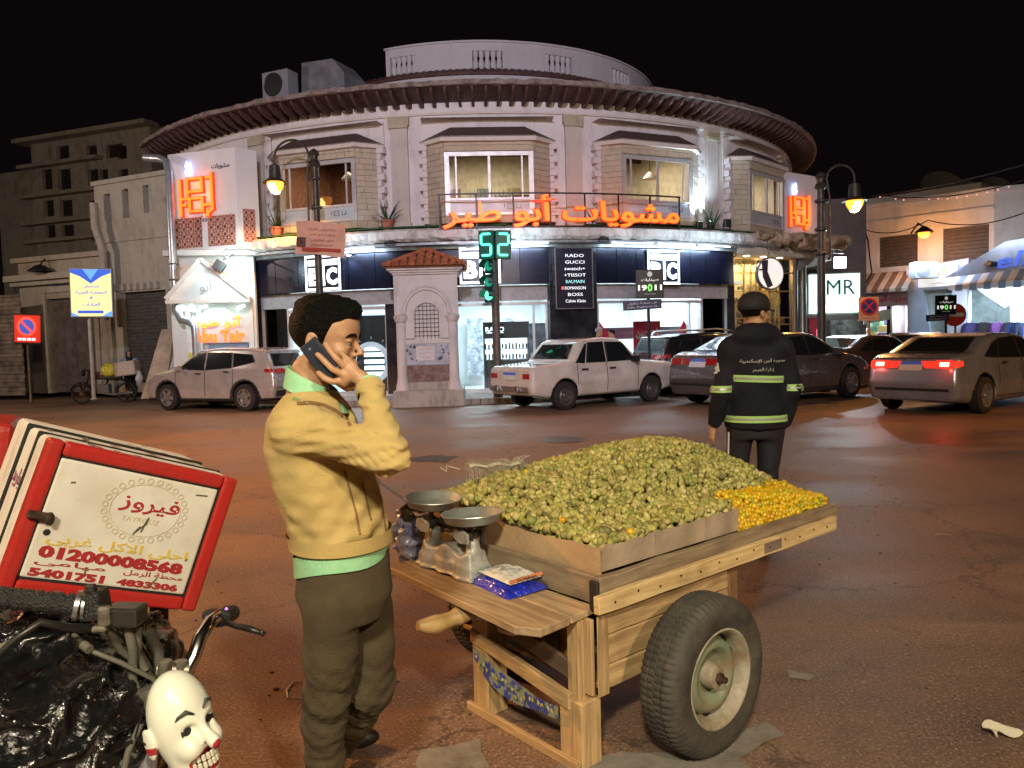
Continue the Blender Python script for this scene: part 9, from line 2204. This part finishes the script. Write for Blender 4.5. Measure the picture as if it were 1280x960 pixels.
for pts, r_ in (([(160, 782, 1.53), (166, 810, 1.54), (166, 850, 1.55), (180, 885, 1.55), (206, 905, 1.54)], .010), ([(172, 782, 1.54), (172, 815, 1.56), (182, 838, 1.56)], .009), ([(92, 793, 1.50), (110, 812, 1.48), (150, 828, 1.50), (190, 848, 1.54), (214, 878, 1.56)], .005), ([(104, 806, 1.48), (112, 812, 1.47)], .009), ([(130, 778, 1.52), (150, 812, 1.55), (176, 830, 1.58), (200, 862, 1.58)], .008), ([(176, 905, 1.5), (160, 940, 1.48), (150, 985, 1.46)], .007), ([(186, 790, 1.6), (198, 815, 1.62), (200, 850, 1.62)], .012)):
 MB().tube([q(*p) for p in pts], r_, 8).build('cable', m_cab, bk, smooth=1)
m_chr = mat('worn_chrome', (.62, .60, .56), .14, 1, .2, 20)
MB().tube([q(120, 757, 1.52), q(160, 790, 1.60), q(196, 860, 1.62), q(216, 858, 1.62), q(232, 842, 1.64), (q(243, 820, 1.66)), q(250, 798, 1.68), q(262, 778, 1.72), q(276, 768, 1.78)], .0155, 16).build('handlebar', m_chr, bk, smooth=1)
MB().tube([q(196, 836, 1.60), q(236, 838, 1.62)], .018, 12).tube([q(206, 826, 1.58), q(206, 848, 1.58)], .014, 12).tube([q(226, 826, 1.61), q(226, 848, 1.61)], .013, 12).tube([q(190, 856, 1.56), q(194, 880, 1.56)], .029, 16).build('top_clamp', mat('worn_alloy', (.36, .34, .28), .4, .7, .4, 30), bk, smooth=.8, bevel=0)
MB(Matrix.Translation(q(276, 772, 1.78))).box((-.01, 0, .0), (.05, .05, .034)).box((-.03, .01, .004), (.03, .03, .022)).box((.016, 0, .012), (.03, .04, .024)).build('switch_housing', m_grip, bk, bevel=.009, seg=2)
MB().tube([q(276, 772, 1.78), q(290, 766, 1.95)], .02, 12).build('grip', m_grip, bk, smooth=1)
MB().tube([q(284, 778, 1.74), q(297, 783, 1.71), q(312, 786, 1.69), q(326, 791, 1.68)], [.008, .007, .008, .006], 8).lathe([(0, -.009), (.009, 0), (0, .009)], 10, Matrix.Translation(q(328, 791.5, 1.68))).build('clutch_lever', mat('lever_black', (.012, .012, .012), .4), bk, smooth=2)
MB(Matrix.Translation(q(283, 761, 1.75))).lathe([(0, -.004), (.004, 0), (0, .004)], 8).build('glint_bead', glow('purple_glint', (.7, .2, .9), 1.5), bk, smooth=2)  # glowing bead imitates a purple glint on the switch cluster
f0, f1 = q(193, 872, 1.56), Vector((q(186, 960, 1.50).x-.02, 1.40, .36))
MB().tube([f0, f0.lerp(f1, .45)], .020, 16).build('fork_tube', mat('fork_steel', (.55, .52, .62), .2, .8, .1), bk, smooth=1); MB().tube([f0.lerp(f1, .45), f1], .027, 16).build('fork_slider', m_steel, bk, smooth=1)
wc = Vector((f1.x-.07, f1.y+.03, .30)); FWm = Matrix.Translation(wc) @ Matrix.Rotation(R(-65), 4, 'Z')
MB(FWm).lathe([(.235, -.04), (.29, -.045), (.30, 0), (.29, .045), (.235, .04)], 36, Matrix.Rotation(PI/2, 4, 'X'), cap=False).build('tyre', m_tyre, bk, smooth=1)
mb = MB(FWm).lathe([(.24, -.02), (.225, 0), (.24, .02)], 36, Matrix.Rotation(PI/2, 4, 'X'), cap=False).lathe([(0, -.05), (.05, -.05), (.05, .05), (0, .05)], 14, Matrix.Rotation(PI/2, 4, 'X'))
for i in range(18): a = 2*PI*i/18; mb.beam((.04*math.cos(a), 0, .04*math.sin(a)), (.23*math.cos(a), 0, .23*math.sin(a)), .004, .004)
mb.build('rim', m_chr, bk, smooth=.8)
MB().tube([q(180, 880, 1.62), (-.95, 1.9, .75), (-1.2, 2.3, .7)], .03, 10).tube([(-.95, 1.9, .75), (-.98, 1.95, .86)], .02, 8).tube([(-.98, 2.0, .35), (-.97, 2.05, .9)], .025, 8).tube([(-.98, 2.0, .35), (-1.0, 2.0, .0)], .015, 8).build('frame', m_gsk, bk, smooth=1)
# crumpled black plastic
c1, c2, c3 = (np.array(at(x, y, Y)) for x, y, Y in ((70, 900, 1.62), (-20, 960, 1.50), (160, 850, 1.72)))
def f(P):
 d = smin(sd_ell(P, c1, (.24, .24, .17)), sd_ell(P, c2, (.22, .2, .15)), .08); d = smin(d, sd_ell(P, c3, (.085, .10, .13)), .05)
 d = smin(d, sd_cap(P, at(60, 790, 1.62), at(-30, 830, 1.56), .05, .06), .04)
 W1 = P+.03*np.stack([vnoise(P, 9, 31), vnoise(P, 9, 32), vnoise(P, 9, 33)], -1)
 r1 = 1-np.abs(vnoise(W1*np.array((1, 1, 1.6)), 15, 11)); r2 = 1-np.abs(vnoise(W1, 34, 12)); r3 = 1-np.abs(vnoise(W1, 70, 13))
 return d-.030*r1**2-.014*r2**2-.006*r3
sdf_obj('plastic_sheet', f, (-1.35, 1.15, .42), (-.55, 2.05, 1.16), .0085, mat('black_plastic_sheet', (.008, .008, .009), .17, 0, .3, 30, .35, 60, coat=.5), relax=0)
tag(bpy.data.objects['plastic_sheet'], 'glossy crumpled black plastic sheet draped over the near motorbike', 'plastic sheet')
# clown mask hanging from the fork
mc = q(229, 908, 1.47); FMk = Matrix.Translation(mc) @ Matrix.Rotation(R(-30), 4, 'Z') @ Matrix.Rotation(R(-12), 4, 'Y') @ Matrix.Rotation(R(6), 4, 'X') @ Matrix.Diagonal((.95, .9, 1.06, 1))
t = thing('clown_mask', 'white grinning plastic clown mask with red lips hanging from the motorbike fork', 'mask', mc)
def mk(P):
 A = P.copy(); A[:, 1] = np.abs(A[:, 1]); d = sd_ell(P, (0, 0, .018), (.062, .066, .088)); d = smin(d, sd_ell(P, (.012, 0, -.062), (.048, .046, .056)), .03)
 d = smin(d, sd_ell(A, (.043, .026, -.028), (.026, .024, .022)), .014); d = smin(d, sd_cap(A, (.055, .006, .012), (.046, .034, .026), .009, .007), .012)
 d = smin(d, sd_cap(P, (.058, 0, .004), (.086, 0, -.026), .008, .013), .012); d = smax(d, -sd_ell(A, (.066, .026, .004), (.022, .0155, .012)), .006)
 e = sd_ell(A, (-.02, .070, -.002), (.018, .006, .03)); d = smin(d, e, .008)
 d = smin(d, sd_ell(P, (.05, 0, -.108), (.02, .018, .014)), .014)
 m_ = sd_ell(P, (.056, 0, -.058), (.030, .036, .0175)); d = smax(d, -m_, .004)
 d = np.maximum(d, -(d+.0045)); return np.maximum(d, -.03-P[:, 0])
m_mk = mat('mask_ivory', (.70, .72, .62), .32, 0, .06, 6, coat=.3, sss=.1)
mk_red = mat('mask_red', (.42, .03, .04), .4, 0, .2, 20)
def pk(C):
 A = C.copy(); A[:, 1] = np.abs(A[:, 1]); m_ = sd_ell(C, (.056, 0, -.058), (.034, .043, .0245)); r = np.where(m_ < 0, 1, 0)
 r = np.where(np.linalg.norm(C-np.array((.094, 0, -.032)), axis=1) < .011, 1, r); return np.where((np.abs(A[:, 1]-.074) < .006) & (np.abs(A[:, 2]-.002) < .022) & (A[:, 2] < -.006), 1, r)
sdf_obj('shell', mk, (-.04, -.085, -.135), (.112, .085, .115), .0026, [m_mk, mk_red], t, F=FMk, relax=1, pick=pk)
for zz, sg in ((-.0525, 1), (-.066, -1)):
 for i in range(8):
  a = -1.05+2.1*i/7; MB(FMk).box((.026+.036*math.cos(a), .0335*math.sin(a), zz-.003*math.cos(a)*0+.004*(abs(a)**2)*.6), (.007, .0085, .0125), Matrix.Rotation(a, 3, 'Z')).build('tooth', mat('mask_tooth', (.62, .60, .48), .35), t, bevel=.002)
MB(FMk).prism([(.028, -.03, -.085), (.028, .03, -.085), (.028, .03, -.03), (.028, -.03, -.03)], (-.002, 0, 0)).build('mouth_lining', mat('mask_dark', (.05, .01, .01), .8), t)
for s in (-1, 1):
 MB(FMk).tube([(.064, s*.012, .031), (.062, s*.026, .041), (.053, s*.042, .036), (.048, s*.046, .031)], [.002, .004, .003, .001], 6).build('painted_eyebrow', mat('mask_brow', (.05, .06, .05), .6), t, smooth=2)
 MB(FMk).lathe([(0, 0), (.013, 0), (.016, .003)], 16, Matrix.Translation((.046, s*.026, .004)) @ Matrix.Rotation(PI/2, 4, 'Y')).build('eye_hole', m_gsk, t)
MB(FMk).tube([(-.02, -.078, .004), (-.06, -.07, .012), (-.10, -.02, .03)], .0022, 5).build('elastic_string', m_gsk, t)
